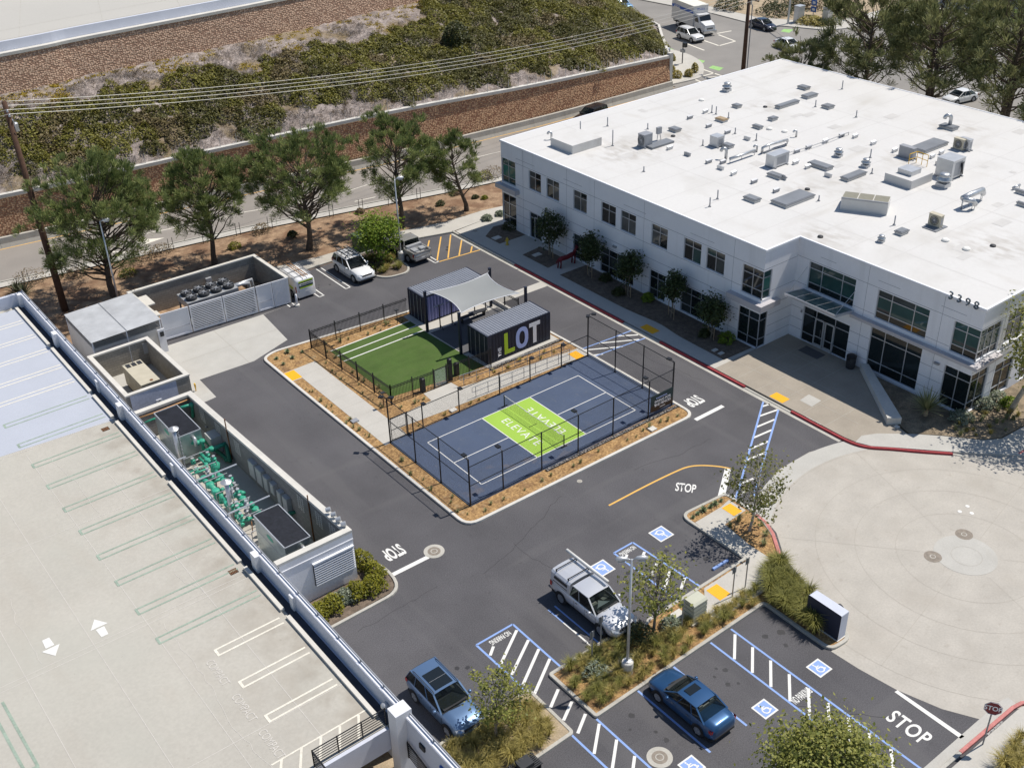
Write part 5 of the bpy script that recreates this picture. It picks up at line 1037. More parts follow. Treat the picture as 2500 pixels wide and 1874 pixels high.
# chiller yard
cy_ = thing('chiller_yard', (-3,27,0), 'open topped block wall yard with louvred white gates holding the chiller', 'walled yard')
capwall(cy_, [(-8.2,25.0),(-8.35,30.4),(2.65,30.15),(2.75,24.3)], .22, 0, 2.4, 'block')
gy = lambda x: 25.0-(x+8.2)*.066
def yp_(x, d=0): return (x, gy(x)+d)
def leaf(x0, x1, kind, nm):
    q = MB(); z0, z1 = .12, 2.4
    for a, b in ((x0,x0+.1),(x1-.1,x1)): q.add([(*yp_(a,-.04),z0),(*yp_(b,-.04),z0),(*yp_(b,-.04),z1),(*yp_(a,-.04),z1),(*yp_(a,.04),z0),(*yp_(b,.04),z0),(*yp_(b,.04),z1),(*yp_(a,.04),z1)],[(0,1,2,3),(7,6,5,4),(0,4,5,1),(1,5,6,2),(2,6,7,3),(3,7,4,0)])
    for a, b in ((z0,z0+.12),(z1-.12,z1)): q.bar((*yp_(x0+.1),(a+b)/2),(*yp_(x1-.1),(a+b)/2),.075,b-a)
    o = q.build(nm,'stucco',cy_)
    if kind == 'louvre':
        n = 14
        for k in range(n): z = z0+.19+k*(z1-z0-.38)/(n-1); q = MB(); a, b = yp_(x0+.1), yp_(x1-.1); q.add([(a[0],a[1]-.045,z-.035),(b[0],b[1]-.045,z-.035),(b[0],b[1]-.035,z+.035),(a[0],a[1]-.035,z+.035)],[(0,1,2,3)]); q.build('slat','wall_white',o)
        q = MB(); a, b = yp_(x0+.1,.08), yp_(x1-.1,.08); q.add([(*a,z0),(*b,z0),(*b,z1),(*a,z1)],[(0,1,2,3)]); q.build('shadow_gap','black_metal',o)
    elif kind == 'rib':
        n = int((x1-x0)/.12); q = MB()
        for k in range(n): a = x0+.1+k*(x1-x0-.2)/n; w_ = (x1-x0-.2)/n; p0, p1, p2 = yp_(a,0), yp_(a+w_*.5,-.05), yp_(a+w_,0); q.add([(*p0,z0),(*p1,z0),(*p1,z1),(*p0,z1)],[(0,1,2,3)]); q.add([(*p1,z0),(*p2,z0),(*p2,z1),(*p1,z1)],[(0,1,2,3)])
        q.build('ribbed_sheet','stucco',o)
    else:
        q = MB(); a, b = yp_(x0+.1,0), yp_(x1-.1,0); q.add([(*a,z0),(*b,z0),(*b,z1),(*a,z1)],[(0,1,2,3)]); q.build('flat_panel','stucco',o); q = MB(); q.bar((*yp_(x0+.1,-.02),.9),(*yp_(x1-.1,-.02),.9),.03,.03); q.build('panel_seam','joint',o)
leaf(-8.0,-5.75,'flat','fence_panel'); leaf(-5.65,-2.95,'louvre','gate'); leaf(-2.88,-.15,'louvre','gate'); leaf(-.05,1.3,'flat','fence_panel'); leaf(1.35,2.75,'rib','fence_panel')
for x in (-5.7,-.1,-2.92): q = MB().cbox((*yp_(x,-.1),1.1),(.06,.06,.5)); q.build('latch','metal_light',cy_)
chl = thing('chiller', (-3.2,27.0,0), 'long grey chiller with eight black round fans on top', 'chiller'); q = MB().box(-5.35,25.8,1.55,-.95,28.0,2.12); q.build('top_casing','metal_light',chl)
for x in (-5.25,-3.2,-1.1):
    for y in (25.9,27.9): q = MB().box(x-.06,y-.06,.0,x+.06,y+.06,1.55); q.build('leg','metal_grey',chl)
q = MB(); q.box(-5.0,26.2,.3,-1.2,27.6,1.5); q.build('coil_block','dark_plastic',chl)
for x in (-4.75,-3.68,-2.6,-1.52):
    for y in (26.4,27.4):
        q = MB().lathe([(.44,2.12),(.47,2.2),(.45,2.42),(.40,2.42),(.40,2.16)], (x,y,0), 20); o = q.build('fan_shroud','dark_plastic',chl,smooth=True); q = MB().lathe([(.39,2.2),(.39,2.21)], (x,y,0), 16); q.build('fan_opening','black_metal',o); q = MB()
        for a in (0,1.05,2.1): q.bar((x-.42*math.cos(a),y-.42*math.sin(a),2.4),(x+.42*math.cos(a),y+.42*math.sin(a),2.4),.05,.03)
        q.lathe([(.13,2.36),(.13,2.46)], (x,y,0), 10); q.build('fan_guard','metal_grey',o)
q = MB(); q.tube([(-1.0,26.6,1.9),(-.3,26.7,1.9),(.4,26.8,1.7),(.5,26.8,.3)], .16, 10); q.tube([(-1.0,27.2,1.7),(.9,27.3,1.7),(1.0,27.3,.3)], .14, 10); tag(q.build('insulated_pipes','metal_light',smooth=True), 'pale insulated pipes at the end of the fan chiller', 'pipe')
q = MB().box(-2.0,29.85,1.2,-1.5,30.1,1.7); q.build('electric_box','metal_light',cy_)
# bin store with translucent roof
bs = thing('bin_store', (-11.3,26,0), 'white bin store with ribbed translucent roof and mesh sides', 'bin store'); X0, X1, Y0, Y1 = -13.85, -8.6, 23.5, 29.2
q = MB(); q.box(X0,Y0,0,X0+.2,Y1,2.1); q.box(X0+.2,Y0+.0,0,X1,Y0+.2,2.1); q.box(X0+.2,Y1-.2,0,X1,Y1,2.1); q.build('wall','stucco_warm',bs); q = MB()
n = 46
for k in range(n): y = Y0-.1+k*(Y1-Y0+.2)/n; w_ = (Y1-Y0+.2)/n; zc = lambda x: 2.75; q.add([(X0-.1,y,2.72),(X1+.1,y,2.82),(X1+.1,y+w_*.5,2.85),(X0-.1,y+w_*.5,2.75)],[(0,1,2,3)]); q.add([(X0-.1,y+w_*.5,2.75),(X1+.1,y+w_*.5,2.85),(X1+.1,y+w_,2.82),(X0-.1,y+w_,2.72)],[(0,1,2,3)])
mat('poly_roof', (.42,.43,.44), .35, .14, .9); q.build('roof','poly_roof',bs); q = MB(); q.bar((-11.2,Y0-.1,2.83),(-11.2,Y1+.1,2.83),.03,.02)
q.build('roof_ridge','metal_grey',bs)
for a, b in (((X0,Y0),(X1,Y0)),((X1,Y0),(X1,Y1)),((X0,Y0),(X0,Y1))): q = MB(); q.add([(*a,2.1),(*b,2.1),(*b,2.74),(*a,2.74)],[(0,1,2,3)]); q.build('mesh_side','screen_mesh',bs)
for x, y in ((X0,Y0),(X1,Y0),(X1,Y1),(X0,Y1),((X0+X1)/2,Y0)): q = MB().cbox((x,y,1.38),(.08,.08,2.72)); q.build('post','stucco',bs)
q = MB()
for k in range(20): y = Y0+.3+k*.13; q.add([(X1+.0,y,.1),(X1+.05,y+.065,.1),(X1+.05,y+.065,2.05),(X1,y,2.05)],[(0,1,2,3)]); q.add([(X1+.05,y+.065,.1),(X1,y+.13,.1),(X1,y+.13,2.05),(X1+.05,y+.065,2.05)],[(0,1,2,3)])
q.build('door','stucco',bs); q = MB().box(X1-.35,Y0-.12,0,X1+.2,Y0-.02,2.0); q.build('door_post','stucco',bs); q = MB().box(X1-.2,Y0-.16,1.4,X1+.1,Y0-.121,1.8); q.build('notice','dark_plastic',bs)
q = MB(); q.box(-8.3,28.0,1.85,-7.2,29.9,1.95); q.box(-8.0,26.9,1.3,-7.3,27.8,1.4); tag(q.build('canopy_slab','cap'), 'small concrete canopy slabs between the bin store and chiller yard', 'slab')
# generator yard
gy_ = thing('generator_yard', (-12,19,0), 'small open block yard around a cream generator', 'walled yard'); capwall(gy_, [(-14.5,22.5),(-10.15,22.5),(-10.05,15.45),(-14.45,15.5)], .24, 0, 2.2, 'block', True); q = MB().box(-14.3,15.34,0,-10.1,15.40,2.07); q.build('render_face','stucco_rough',gy_)
q = MB().box(-9.93,17.0,.1,-9.88,20.5,2.05); q.build('gate_leaf','wood_tan',gy_); q = MB().box(-12.6,15.28,.7,-12.2,15.34,1.1); o = q.build('wall_sign','stucco',gy_); q = MB(); q.add([(-12.53,15.275,.78),(-12.27,15.275,.78),(-12.27,15.275,.9),(-12.4,15.275,1.0),(-12.53,15.275,.9)],[(0,1,2,3,4)]); q.build('sign_mark','dark_plastic',o); q = MB().box(-10.6,22.32,1.0,-10.25,22.36,1.9); q.build('control_box','metal_light',gy_)
gn = thing('generator', (-12.2,18.6,0), 'cream box generator standing inside the small block yard', 'generator'); q = MB().box(-12.95,16.75,.25,-11.6,20.35,1.75); q.build('casing','tan_metal',gn); q = MB().box(-12.9,16.8,0,-11.65,20.3,.25); q.build('skid','dark_plastic',gn); q = MB().box(-12.98,16.72,1.75,-11.57,20.38,1.8); q.build('lid','tan_metal',gn)
for k in range(3): q = MB().box(-12.8+k*.42,19.7,1.8,-12.5+k*.42,20.2,1.83); q.build('vent_grille','dark_plastic',gn)
q = MB().tube([(-12.2,20.2,1.8),(-12.2,20.2,3.3)], .03, 6); q.build('exhaust','metal_grey',gn); q = MB().lathe([(.12,0),(.12,.03)], (-12.1,17.0,1.8), 10); q.build('filler_cap','rust',gn)
for k in range(3): q = MB().box(-12.96,17.2+k*1.05,.5,-12.94,18.1+k*1.05,1.5); q.build('side_door','tan_metal',gn)
# plant room, open to the sky
pr = thing('plant_yard', (-13,2,0), 'long open plant yard between the garage and lane, full of green pipework', 'walled yard'); EXW = -10.95; N0, S0 = 12.95, -8.55
capwall(pr, [(-15.4,N0),(EXW,N0),(EXW,S0),(-15.4,S0)], .32, 0, [2.2,2.2,3.56,3.56], 'block_dark', ch=.18)
q = MB().box(-15.3,S0-.2,0,EXW+.18,S0-.165,3.38); q.build('render_face','stucco',pr); q = MB(); q.bar((-15.3,S0-.21,2.95),(EXW+.18,S0-.21,2.95),.06,.07); q.build('moulding','stucco',pr)
q = MB().sheet([(-15.4,N0),(EXW,N0),(EXW,S0),(-15.4,S0)], .012); q.build('floor','concrete',pr)
lv = thing('louvre_panel', (-12.1,S0-.3,1), 'white louvred vent panel on the end wall of the plant yard', 'louvre')
for k in range(10): z = 1.08+k*.155; q = MB(); q.add([(-13.4,S0-.36,z-.03),(-10.86,S0-.36,z-.03),(-10.86,S0-.34,z+.035),(-13.4,S0-.34,z+.035)],[(0,1,2,3)]); q.add([(-13.4,S0-.34,z+.035),(-10.86,S0-.34,z+.035),(-10.86,S0-.31,z+.04),(-13.4,S0-.31,z+.04)],[(0,1,2,3)]); q.build('slat','wall_white',lv)
q = MB().box(-13.4,S0-.235,.98,-10.86,S0-.205,2.56); q.build('backing','black_metal',lv); q = MB().box(-13.42,S0-.37,2.54,-10.84,S0-.205,2.6); q.build('frame_top','wall_white',lv)
for x, lab in ((-10.95,0),): pass
for k in range(4):
    z3 = (480+(1770,1840,1905,1975)[k]*400/2211, 1120+(690,755,820,885)[k]*400/2211); p = P('P',*z3,3.7); t = thing('wall_spotlight', (p.x,p.y,3.56), 'small round grey spotlight on the coping of the plant yard wall', 'spotlight', 'spotlights on the plant yard wall'); MB().tube([(0,0,0),(0,0,.12)], .04, 6).build('stem','metal_grey',t,local=True); MB().tube([(-.1,.06,.16),(.14,-.08,.2)], [.13,.15], 12).build('lamp_head','metal_light',t,local=True)
for y0, z0 in ((10.4,1.0),(7.9,1.1),(5.0,1.2),(-3.6,1.8),(-5.8,1.9),(-7.4,2.0)):
    q = MB()
    for r_ in range(7):
        for c_ in range(3): q.box(EXW-.175,y0+c_*.28,z0+r_*.15,EXW-.163,y0+c_*.28+.18,z0+r_*.15+.075)
    o = q.build('lit_vent_gap','cap',pr); o['kind'] = 'stuff'  # pale boxes paint the daylight showing through the vent openings
def unit(x0,y0,x1,y1,zt,lab):
    t = thing('boiler_unit', ((x0+x1)/2,(y0+y1)/2,0), lab, 'boiler'); q = MB().box(x0,y0,.15,x1,y1,zt-.05); q.build('casing','unit_panel',t); q = MB().box(x0+.06,y0+.06,zt-.05,x1-.06,y1-.06,zt); q.build('top','unit_dark',t); q = MB()
    for a, b in (((x0,y0),(x1,y0)),((x1,y0),(x1,y1)),((x1,y1),(x0,y1)),((x0,y1),(x0,y0))): q.bar((*a,zt),(*b,zt),.06,.07)
    q.build('edge_trim','metal_light',t); q = MB().box(x0-.005,y0+.3,zt-1.0,x0+.001,y1-.3,zt-.95); q.build('seam','joint',t); q = MB().box(x0+.1,y0+.1,0,x1-.1,y1-.1,.15); q.build('plinth','concrete',t)
    q = MB(); c = (x0-.008,(y0+y1)/2,zt-.5); q.add([(c[0],c[1]+.42*math.cos(a),c[2]+.17*math.sin(a)) for a in np.linspace(0,6.28,21)[:-1]],[tuple(range(20))]); q.build('maker_plate','pipe_green',t); q = MB(); q.tube([((x0+x1)/2+.2,y0-.02,zt-.35),((x0+x1)/2+.2,y0-.3,zt-.35),((x0+x1)/2+.2,y0-.3,zt-.9)], .12, 10); q.build('flue_elbow','metal_light',t,smooth=True); return t
unit(-13.95,8.05,-12.33,11.85,2.3,'dark topped boiler unit next to the generator yard'); unit(-14.05,-6.9,-12.45,-3.1,2.8,'dark topped boiler unit next to the louvred end wall')
def stack(x, y, h, lab):
    t = thing('flue_stack', (x,y,0), lab, 'flue'); MB().tube([(0,0,0),(0,0,h-.25)], .14, 12).build('pipe','galv',t,local=True,smooth=True); MB().lathe([(.33,h-.2),(.34,h-.17),(.04,h)], (0,0,0), 20).build('rain_cap','metal_light',t,local=True); q = MB(); q.tube([(.24+.03*math.cos(k*.9),.03*math.sin(k*.9),.3+k*.04) for k in range(int((h-.7)/.04))], .03, 5); q.build('coiled_cable','metal_grey',t,local=True)
stack(-14.1,7.95,3.3,'silver flue stack with conical cap beside the boiler near the generator yard'); stack(-14.05,.35,3.4,'silver flue stack with conical cap amid the middle pipework')
def z2(x,y): return 330+x*300/2211, 960+y*300/2211
def z3f(x,y): return 480+x*400/2211, 1120+y*400/2211
pn = thing('pipework', (-13,3,0), 'tangle of green water pipes, valves and elbows in the plant yard', 'pipework')
def pipe(fn, pts, r, m='pipe_green', fl=True):
    pp_ = [P('P',*fn(x,y),z) for x,y,z in pts]; q = MB(); q.tube(pp_, r, 10); o = q.build('pipe',m,pn,smooth=True)
    if fl:
        for p in pp_[1:-1]:
            d = MB(); d.lathe([(r*1.1,-r*1.0),(r*1.5,-r*.8),(r*1.6,0),(r*1.5,r*.8),(r*1.1,r)], p, 10); d.build('elbow',m,o,smooth=True)
for a in (([(1010,885,1.5),(1110,890,1.5),(1200,860,1.5),(1235,1010,.8)],.13),([(1250,1040,.9),(1380,1000,.95),(1640,900,1.0)],.14),([(1270,860,.7),(1650,1180,.3),(1720,1220,.3)],.13,'pipe_dkgreen'),([(1640,920,1.0),(1700,1220,.3)],.14,'pipe_dkgreen'),([(1170,1080,.9),(1300,1200,.9),(1420,1280,.9)],.12),([(1150,1160,.8),(1280,1270,.8),(1300,1340,.8)],.09),([(1440,1260,.9),(1440,1400,.3)],.3,'pipe_green'),([(1450,1400,.8),(1540,1500,.8),(1600,1580,.8),(1660,1640,.8)],.14),([(970,1420,1.0),(1280,1290,1.0)],.06,'pipe_green'),([(1020,1460,.8),(1310,1350,.8)],.07),([(1120,1580,.9),(1240,1530,.9),(1360,1650,.9),(1460,1740,.9)],.15),([(1380,1600,.7),(1560,1530,.8)],.11),([(60,440,1.9),(340,350,1.9),(740,195,1.9),(1030,80,1.9)],.05,'pipe_copper'),([(120,525,1.3),(360,440,1.3)],.13),([(190,580,.9),(370,520,.9)],.07,'yellow'),([(820,260,1.7),(1020,195,1.7),(1040,420,.6)],.12),([(1000,880,.3),(1000,770,1.4),(1090,770,1.4),(1130,1060,.2)],.08,'metal_light'),([(1060,1220,.4),(1160,1170,.4)],.04,'metal_light'),([(1370,640,.2),(1270,600,1.0)],.06,'metal_grey')): pipe(z2,*a)
for a in (([(90,275,.9),(180,350,.9),(260,440,.9),(265,560,.3)],.17),([(320,430,.7),(370,400,.8)],.14),([(330,470,.8),(335,600,.2)],.14),([(350,540,.6),(420,600,.6),(440,660,.6)],.16),([(480,510,.9),(560,480,.9),(620,540,.9),(680,610,.9)],.15),([(590,450,1.0),(640,470,1.0)],.16),([(520,650,.8),(610,620,.8),(700,590,.8)],.10),([(720,640,.9),(790,680,.8),(850,720,.8)],.15),([(540,700,.6),(540,780,.4),(590,850,.3)],.10),([(590,850,.4),(690,810,.4),(770,780,.4)],.10),([(600,870,.3),(630,890,.3)],.13),([(1230,745,1.0),(1370,700,1.0),(1380,860,.2)],.13,'pipe_dkgreen'),([(740,640,.9),(745,600,1.2)],.17),([(440,330,.9),(470,370,.9)],.12),([(210,320,.6),(300,280,.7)],.09),([(450,720,1.8),(620,650,1.8)],.03,'metal_light'),([(680,690,.3),(700,520,1.2)],.05,'metal_grey'),([(270,380,.2),(250,200,1.3)],.05,'metal_grey'),([(760,1000,.1),(740,840,.8)],.03,'rust')): pipe(z3f,*a)
rr = random.Random(3)
for k in range(26):
    y = rr.uniform(-2.6,7.4); x = -13.9+rr.uniform(0,1.35)-(.2 if y < 2 else 0); z = rr.uniform(.35,1.25); h = rr.choice((.25,.4)); q = MB(); q.lathe([(.07,0),(.16,.02),(.16,.06),(.09,.08),(.09,h-.08),(.16,h-.06),(.16,h),(.05,h)], (x,y,z), 10); o = q.build('valve','pipe_green' if k % 5 else 'metal_grey',pn,smooth=True)
    q = MB(); q.tube([(x,y,z+h),(x,y,z+h+.18)], .02, 5); q.lathe([(.11,0),(.11,.03)], (x,y,z+h+.17), 10); q.build('handwheel','metal_light',o)
for k in range(7):
    y = -2.4+k*1.6; q = MB(); q.tube([(-14.1,y,.0),(-14.1,y,1.15),(-12.6,y,1.15),(-12.6,y,0)], .035, 5); q.build('support_frame','metal_grey',pn)
for a, b in (((0,290),(540,70)),((430,740),(985,495))): q = MB(); q.tube([P('P',*z3f(*a),2.9), P('P',*z3f(*b),2.9)], .05, 6); q.build('cross_strut','metal_light',pr)
q = MB(); q.tube([P('P',*z2(760,1195),2.6), P('P',*z2(910,1140),2.6)], .05, 6); q.build('cross_strut','metal_light',pr)
for y0, y1, z0, z1 in ((8.9,7.9,.1,1.35),(3.2,2.4,.9,2.1),(2.2,1.4,.9,2.1),(1.2,.6,.9,2.0),(.3,-.2,1.2,2.0),(-.6,-1.1,.9,1.9),(-1.3,-1.9,.6,1.9)):
    t = thing('electric_cabinet', (EXW-.3,(y0+y1)/2,z0), {8.9:'tall grey cabinet standing near the first boiler against the lane wall',3.2:'pale switch cabinet on the lane wall, first of the row',2.2:'pale switch cabinet on the lane wall, second of the row',1.2:'pale switch cabinet on the lane wall, third of the row',.3:'small box on the lane wall between larger cabinets',-.6:'grey cabinet on the lane wall next to the last one',-1.3:'last grey cabinet on the lane wall toward the end boiler'}[y0], 'cabinet', 'cabinets on the plant yard wall'); d = .75 if y0 == 8.9 else .3; MB().box(EXW-.17-d,y1,z0,EXW-.17,y0,z1).build('body','cabinet',t); MB().box(EXW-.18-d,y1+.06,z0+.06,EXW-.171-d,y0-.06,z1-.06).build('door','metal_light',t)
for y, z in ((6.6,3.3),(-4.4,3.6)): q = MB().tube([(EXW-.2,y,.1),(EXW-.2,y,z)], .04, 6); q.build('rust_pipe','rust',pr)
# ------------------------------------------------------------------ parking garage deck
DZ = 2.6; PXi, PXo = -15.85, -15.55
gd_ = thing('parking_garage', (-22,5,0), 'open concrete parking deck with long pale blue parapet beside the plant yard', 'parking garage')
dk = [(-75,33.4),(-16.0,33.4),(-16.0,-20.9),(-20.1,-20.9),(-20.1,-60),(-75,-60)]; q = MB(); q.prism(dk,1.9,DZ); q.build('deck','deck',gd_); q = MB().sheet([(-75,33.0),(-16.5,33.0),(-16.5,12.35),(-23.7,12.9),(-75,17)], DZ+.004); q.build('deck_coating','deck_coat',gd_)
q = MB(); q.box(-16.05,-20.6,-.6,PXo,33.7,DZ); q.build('side_wall','parapet',gd_)
def para(a, b, z0, z1): q = MB(); q.kerb([a,b],.28,z0,z1); return q.build('parapet','parapet',gd_)
para((-15.7,-60),(-15.7,-21.5),1.7,3.62); para((-15.7,-21.2),(-15.7,33.7),DZ-.02,3.62); para((-15.85,33.55),(-75,33.55),DZ-.02,3.62)
yy = 33.6
while yy > -40:
    y2 = yy-2.05; q = MB(); q.box(-15.87,y2+.06,3.66,-15.60,yy-.06,3.73); q.build('cap_rail','metal_light',gd_) if False else None; q = MB(); q.tube([(-15.60,yy,3.78),(-15.60,y2,3.78)], .045, 6); o = q.build('top_rail','metal_grey',gd_); q = MB(); q.box(-15.64,yy-.04,3.6,-15.56,yy+.04,3.78); q.build('rail_bracket','metal_grey',o); q = MB(); q.box(-15.8,y2+.1,3.622,-15.62,yy-.1,3.64); q.build('sunlit_top_strip','letter_white',o); yy = y2  # white strips paint in the sunlit top of the parapet wall
for y, big in ((33.2,1),(24.9,1),(16.5,0),(12.2,1),(3.8,0),(-7.3,1),(-11.3,0)): w_ = .3 if big else .2; q = MB().box(PXi-.25 if big else PXi-.14,y-w_,DZ,PXi+.02,y+w_,3.70 if big else 3.5); q.build('pilaster','stucco',gd_)
q = MB().box(-16.35,-21.9,-.6,-15.5,-21.2,4.0); q.build('pier','stucco',gd_)
for a, b in ((33,25.3),(24.6,16.7),(16.1,12.6),(11.9,4.1),(3.3,-6.2),(-6.8,-11.1),(-11.7,-20.2)): q = MB().box(-16.55,b,DZ,-16.33,a,DZ+.16); q.build('wheel_kerb','cap',gd_)
q = MB().sheet([(-16.34,33.2),(-15.9,33.2),(-15.9,-20.9),(-16.34,-20.9)], DZ+.012); q.build('deck_edge_strip','dark_strip',gd_)  # flat dark strip between the parapet and the wheel kerb
gp, wp2, jl = MB(), MB(), MB(); mat('joint_light', (.56,.53,.48), .8, .06, 2.)
def hairpin(m, y, xl, xr, w_=.46, z=DZ+.010): m.strip([(xr,y+w_/2),(xl,y+w_/2)], .11, z); m.strip([(xr,y-w_/2),(xl,y-w_/2)], .11, z); m.strip([(xl+.06,y-w_/2),(xl+.06,y+w_/2)], .14, z+.002)
for y in (16.3,13.35,10.5,7.7,4.8,2.1,-.72,-3.45,-6.3,-9.0): hairpin(gp, y, -22.4, -16.75)
for y in (19.2,21.75,24.75,27.6,30.5): hairpin(wp2, y, -22.4, -16.75)
for y in (-11.65,-14.35,-17.05): hairpin(wp2, y, -20.45, -16.8)
wp2.strip([(-21.5,-19.55),(-16.25,-19.5)], .09, DZ+.010)
for k in range(5): x = -17.0-k*1.0; wp2.strip([(x,-19.55),(x-.75,-20.8)], .12, DZ+.012)
gp.strip([(-29.75,-8.1),(-29.65,-13.0)], .14, DZ+.01); gp.strip([(-30.3,-8.1),(-30.2,-13.0)], .14, DZ+.01); gp.strip([(-30.3,-13.0),(-29.6,-13.0)], .2, DZ+.012)
for y in (2.95,-7.1,-7.45,-17.3,12.6): jl.strip([(-60,y+.2),(-16.6,y-.1)], .035, DZ+.007)
for x in (-28.4,-25.0,-22.3,-19.0,-32): jl.strip([(x,12),(x+.05,-20.8)], .03, DZ+.0075)
def crk(seed, x, y, n, dx, dy):
    r_ = random.Random(seed); pts = [(x,y)]
    for _ in range(n): pts.append((pts[-1][0]+dx+r_.uniform(-.12,.12), pts[-1][1]+dy+r_.uniform(-.12,.12)))
    jl.strip(pts, .022, DZ+.0085)
crk(1,-21.6,-8.0,26,.0,-.45); crk(2,-21.3,10.9,18,.02,-.42); crk(3,-27.2,-1.0,14,-.03,-.4); crk(4,-19.6,-4.7,8,.1,-.3)
gp.build('green_stall_paint','paint_green_worn',gd_)['kind']='stuff'; wp2.build('white_stall_paint','paint_worn',gd_)['kind']='stuff'; jl.build('slab_joints','joint_light',gd_)
for (x, y), sg in (((-24.3,-6.15),1),((-26.75,-5.95),-1)):
    q = MB(); f = lambda a, b: (x+a*sg, y+b*sg); q.sheet([(*f(-.45,.05),0),(*f(.45,.05),0),(*f(0,.75),0)], DZ+.012); q.sheet([(*f(-.18,-.75),0),(*f(.18,-.75),0),(*f(.22,-.05),0),(*f(-.22,-.05),0)], DZ+.012); q.build('painted_arrow','paint_white',gd_)
for y in (-15.75,-18.5,-12.9): text('painted_word','COMPACT',.42,(-20.95,y,DZ+.013),(0,-1,0),(1,0,0),'joint_light',gd_,.0,.7)
for x, y in ((-17.3,11.65),(-17.05,-6.6)): q = MB(); [q.box(x-.22+k*.09,y-.2,DZ+.002,x-.17+k*.09,y+.2,DZ+.018) for k in range(5)]; o = q.build('drain_grate','rust',gd_); q = MB().box(x-.24,y-.22,DZ+.001,x+.24,y+.22,DZ+.008); q.build('drain_hole','black_metal',o)
q = MB().box(-20.1,-21.1,1.2,-16.3,-20.905,DZ-.05); q.build('stair_fascia','parapet',gd_); q = MB().sheet([(-40,-20),(-15,-20),(-15,-60),(-40,-60)], -.5); q.build('lower_floor','road_old',gd_); q = MB(); q.strip([P('N',900,1600,-.5)[:2],P('N',1000,1680,-.5)[:2]], .12, -.49); q.strip([P('N',1080,1490,-.5)[:2],P('N',900,1605,-.5)[:2]], .12, -.488); q.build('lower_blue_paint','paint_blue',gd_); q = MB().box(-20.3,-60,-.5,-20.0,-21.0,1.9); q.build('stair_wall','stucco_warm',gd_)
sr = thing('stair_railing', (-18,-20.9,DZ), 'black horizontal bar railing around the garage stairwell', 'railing')
def railrun(a, b, n):
    a, b = Vector(a), Vector(b)
    for i in range(n+1): p = a.lerp(b,i/n); q = MB().bar(p,p+Vector((0,0,1.08)),.05,.05); q.build('post',FT,sr)
    for k in range(7): z = .12+k*.155; q = MB().tube([a+Vector((0,0,z)),b+Vector((0,0,z))], .02 if k < 6 else .03, 6); q.build('rail',FT,sr)
railrun((-16.3,-20.85,DZ),(-20.05,-20.85,DZ),3); railrun((-20.05,-20.85,DZ),(-20.05,-26.0,DZ),3)
railrun((-15.95,-22.0,1.15),(-15.95,-26.5,.3),3)
q = MB().lathe([(.16,0),(.2,.05),(.2,.16),(.12,.24),(.02,.27)], (-15.98,-20.3,3.05), 14); q.build('wall_lamp','metal_light',gd_,smooth=True); q = MB().box(-15.93,-23.4,2.75,-15.84,-23.0,3.05); q.build('wall_lamp','dark_plastic',gd_); q = MB().box(-15.93,-25.0,2.7,-15.84,-24.6,3.05); q.build('wall_sconce','sign_blue',gd_)
# ================================================================== vehicles (local: +x forward, origin on the ground at the centre)
def loft(mb, secs, cap=True):
    n = len(secs[0][1]); v = [(x,y,z) for x, pr in secs for y, z in pr]; k = len(secs)
    f = [(i*n+j,(i+1)*n+j,(i+1)*n+j+1,i*n+j+1) for i in range(k-1) for j in range(n-1)]
    if cap: f += [tuple(range(n)), tuple(range((k-1)*n,k*n))[::-1]]
    mb.add(v, f)
def sect(w, z0, zs, zt, crown=.03):
    h = [(w*.88,z0),(w*.97,z0+.10),(w,z0+.55*(zs-z0)),(w*.99,zs),(w*.955,zs+.55*(zt-zs)),(w*.87,zt),(w*.45,zt+crown*.8),(0,zt+crown)]
    return [(-y,z) for y, z in h] + [(y,z) for y, z in h[::-1][1:]]
def wheels(t, xs, hw, r=.34, wd=.22):
    for x in xs:
        for s in (-1,1):
            y = s*(hw-wd/2+.015); q = MB(); q.tube([(x,y-wd/2,r),(x,y+wd/2,r)], r, 20); w_ = q.build('wheel','tyre',t,local=True); q = MB()
            yo = y+s*(wd/2+.004); q.tube([(x,yo-s*.03,r),(x,yo,r)], r*.66, 16); q.build('rim','rim',w_,local=True); q = MB()
            for k in range(5): a = k*1.2566; q.bar((x+.1*r*math.cos(a),yo+s*.005,r+.1*r*math.sin(a)),(x+.62*r*math.cos(a),yo+s*.005,r+.62*r*math.sin(a)),.03,.06)
            q.build('spoke','metal_grey',w_,local=True)
            q = MB(); ya_ = s*(hw+.004)
            q.add([(x+(r+.07)*math.cos(a),ya_,r+(r+.07)*math.sin(a)) for a in np.linspace(-.25,math.pi+.25,16)],[tuple(range(16))]); q.build('wheel_arch','car_trim',t,local=True)
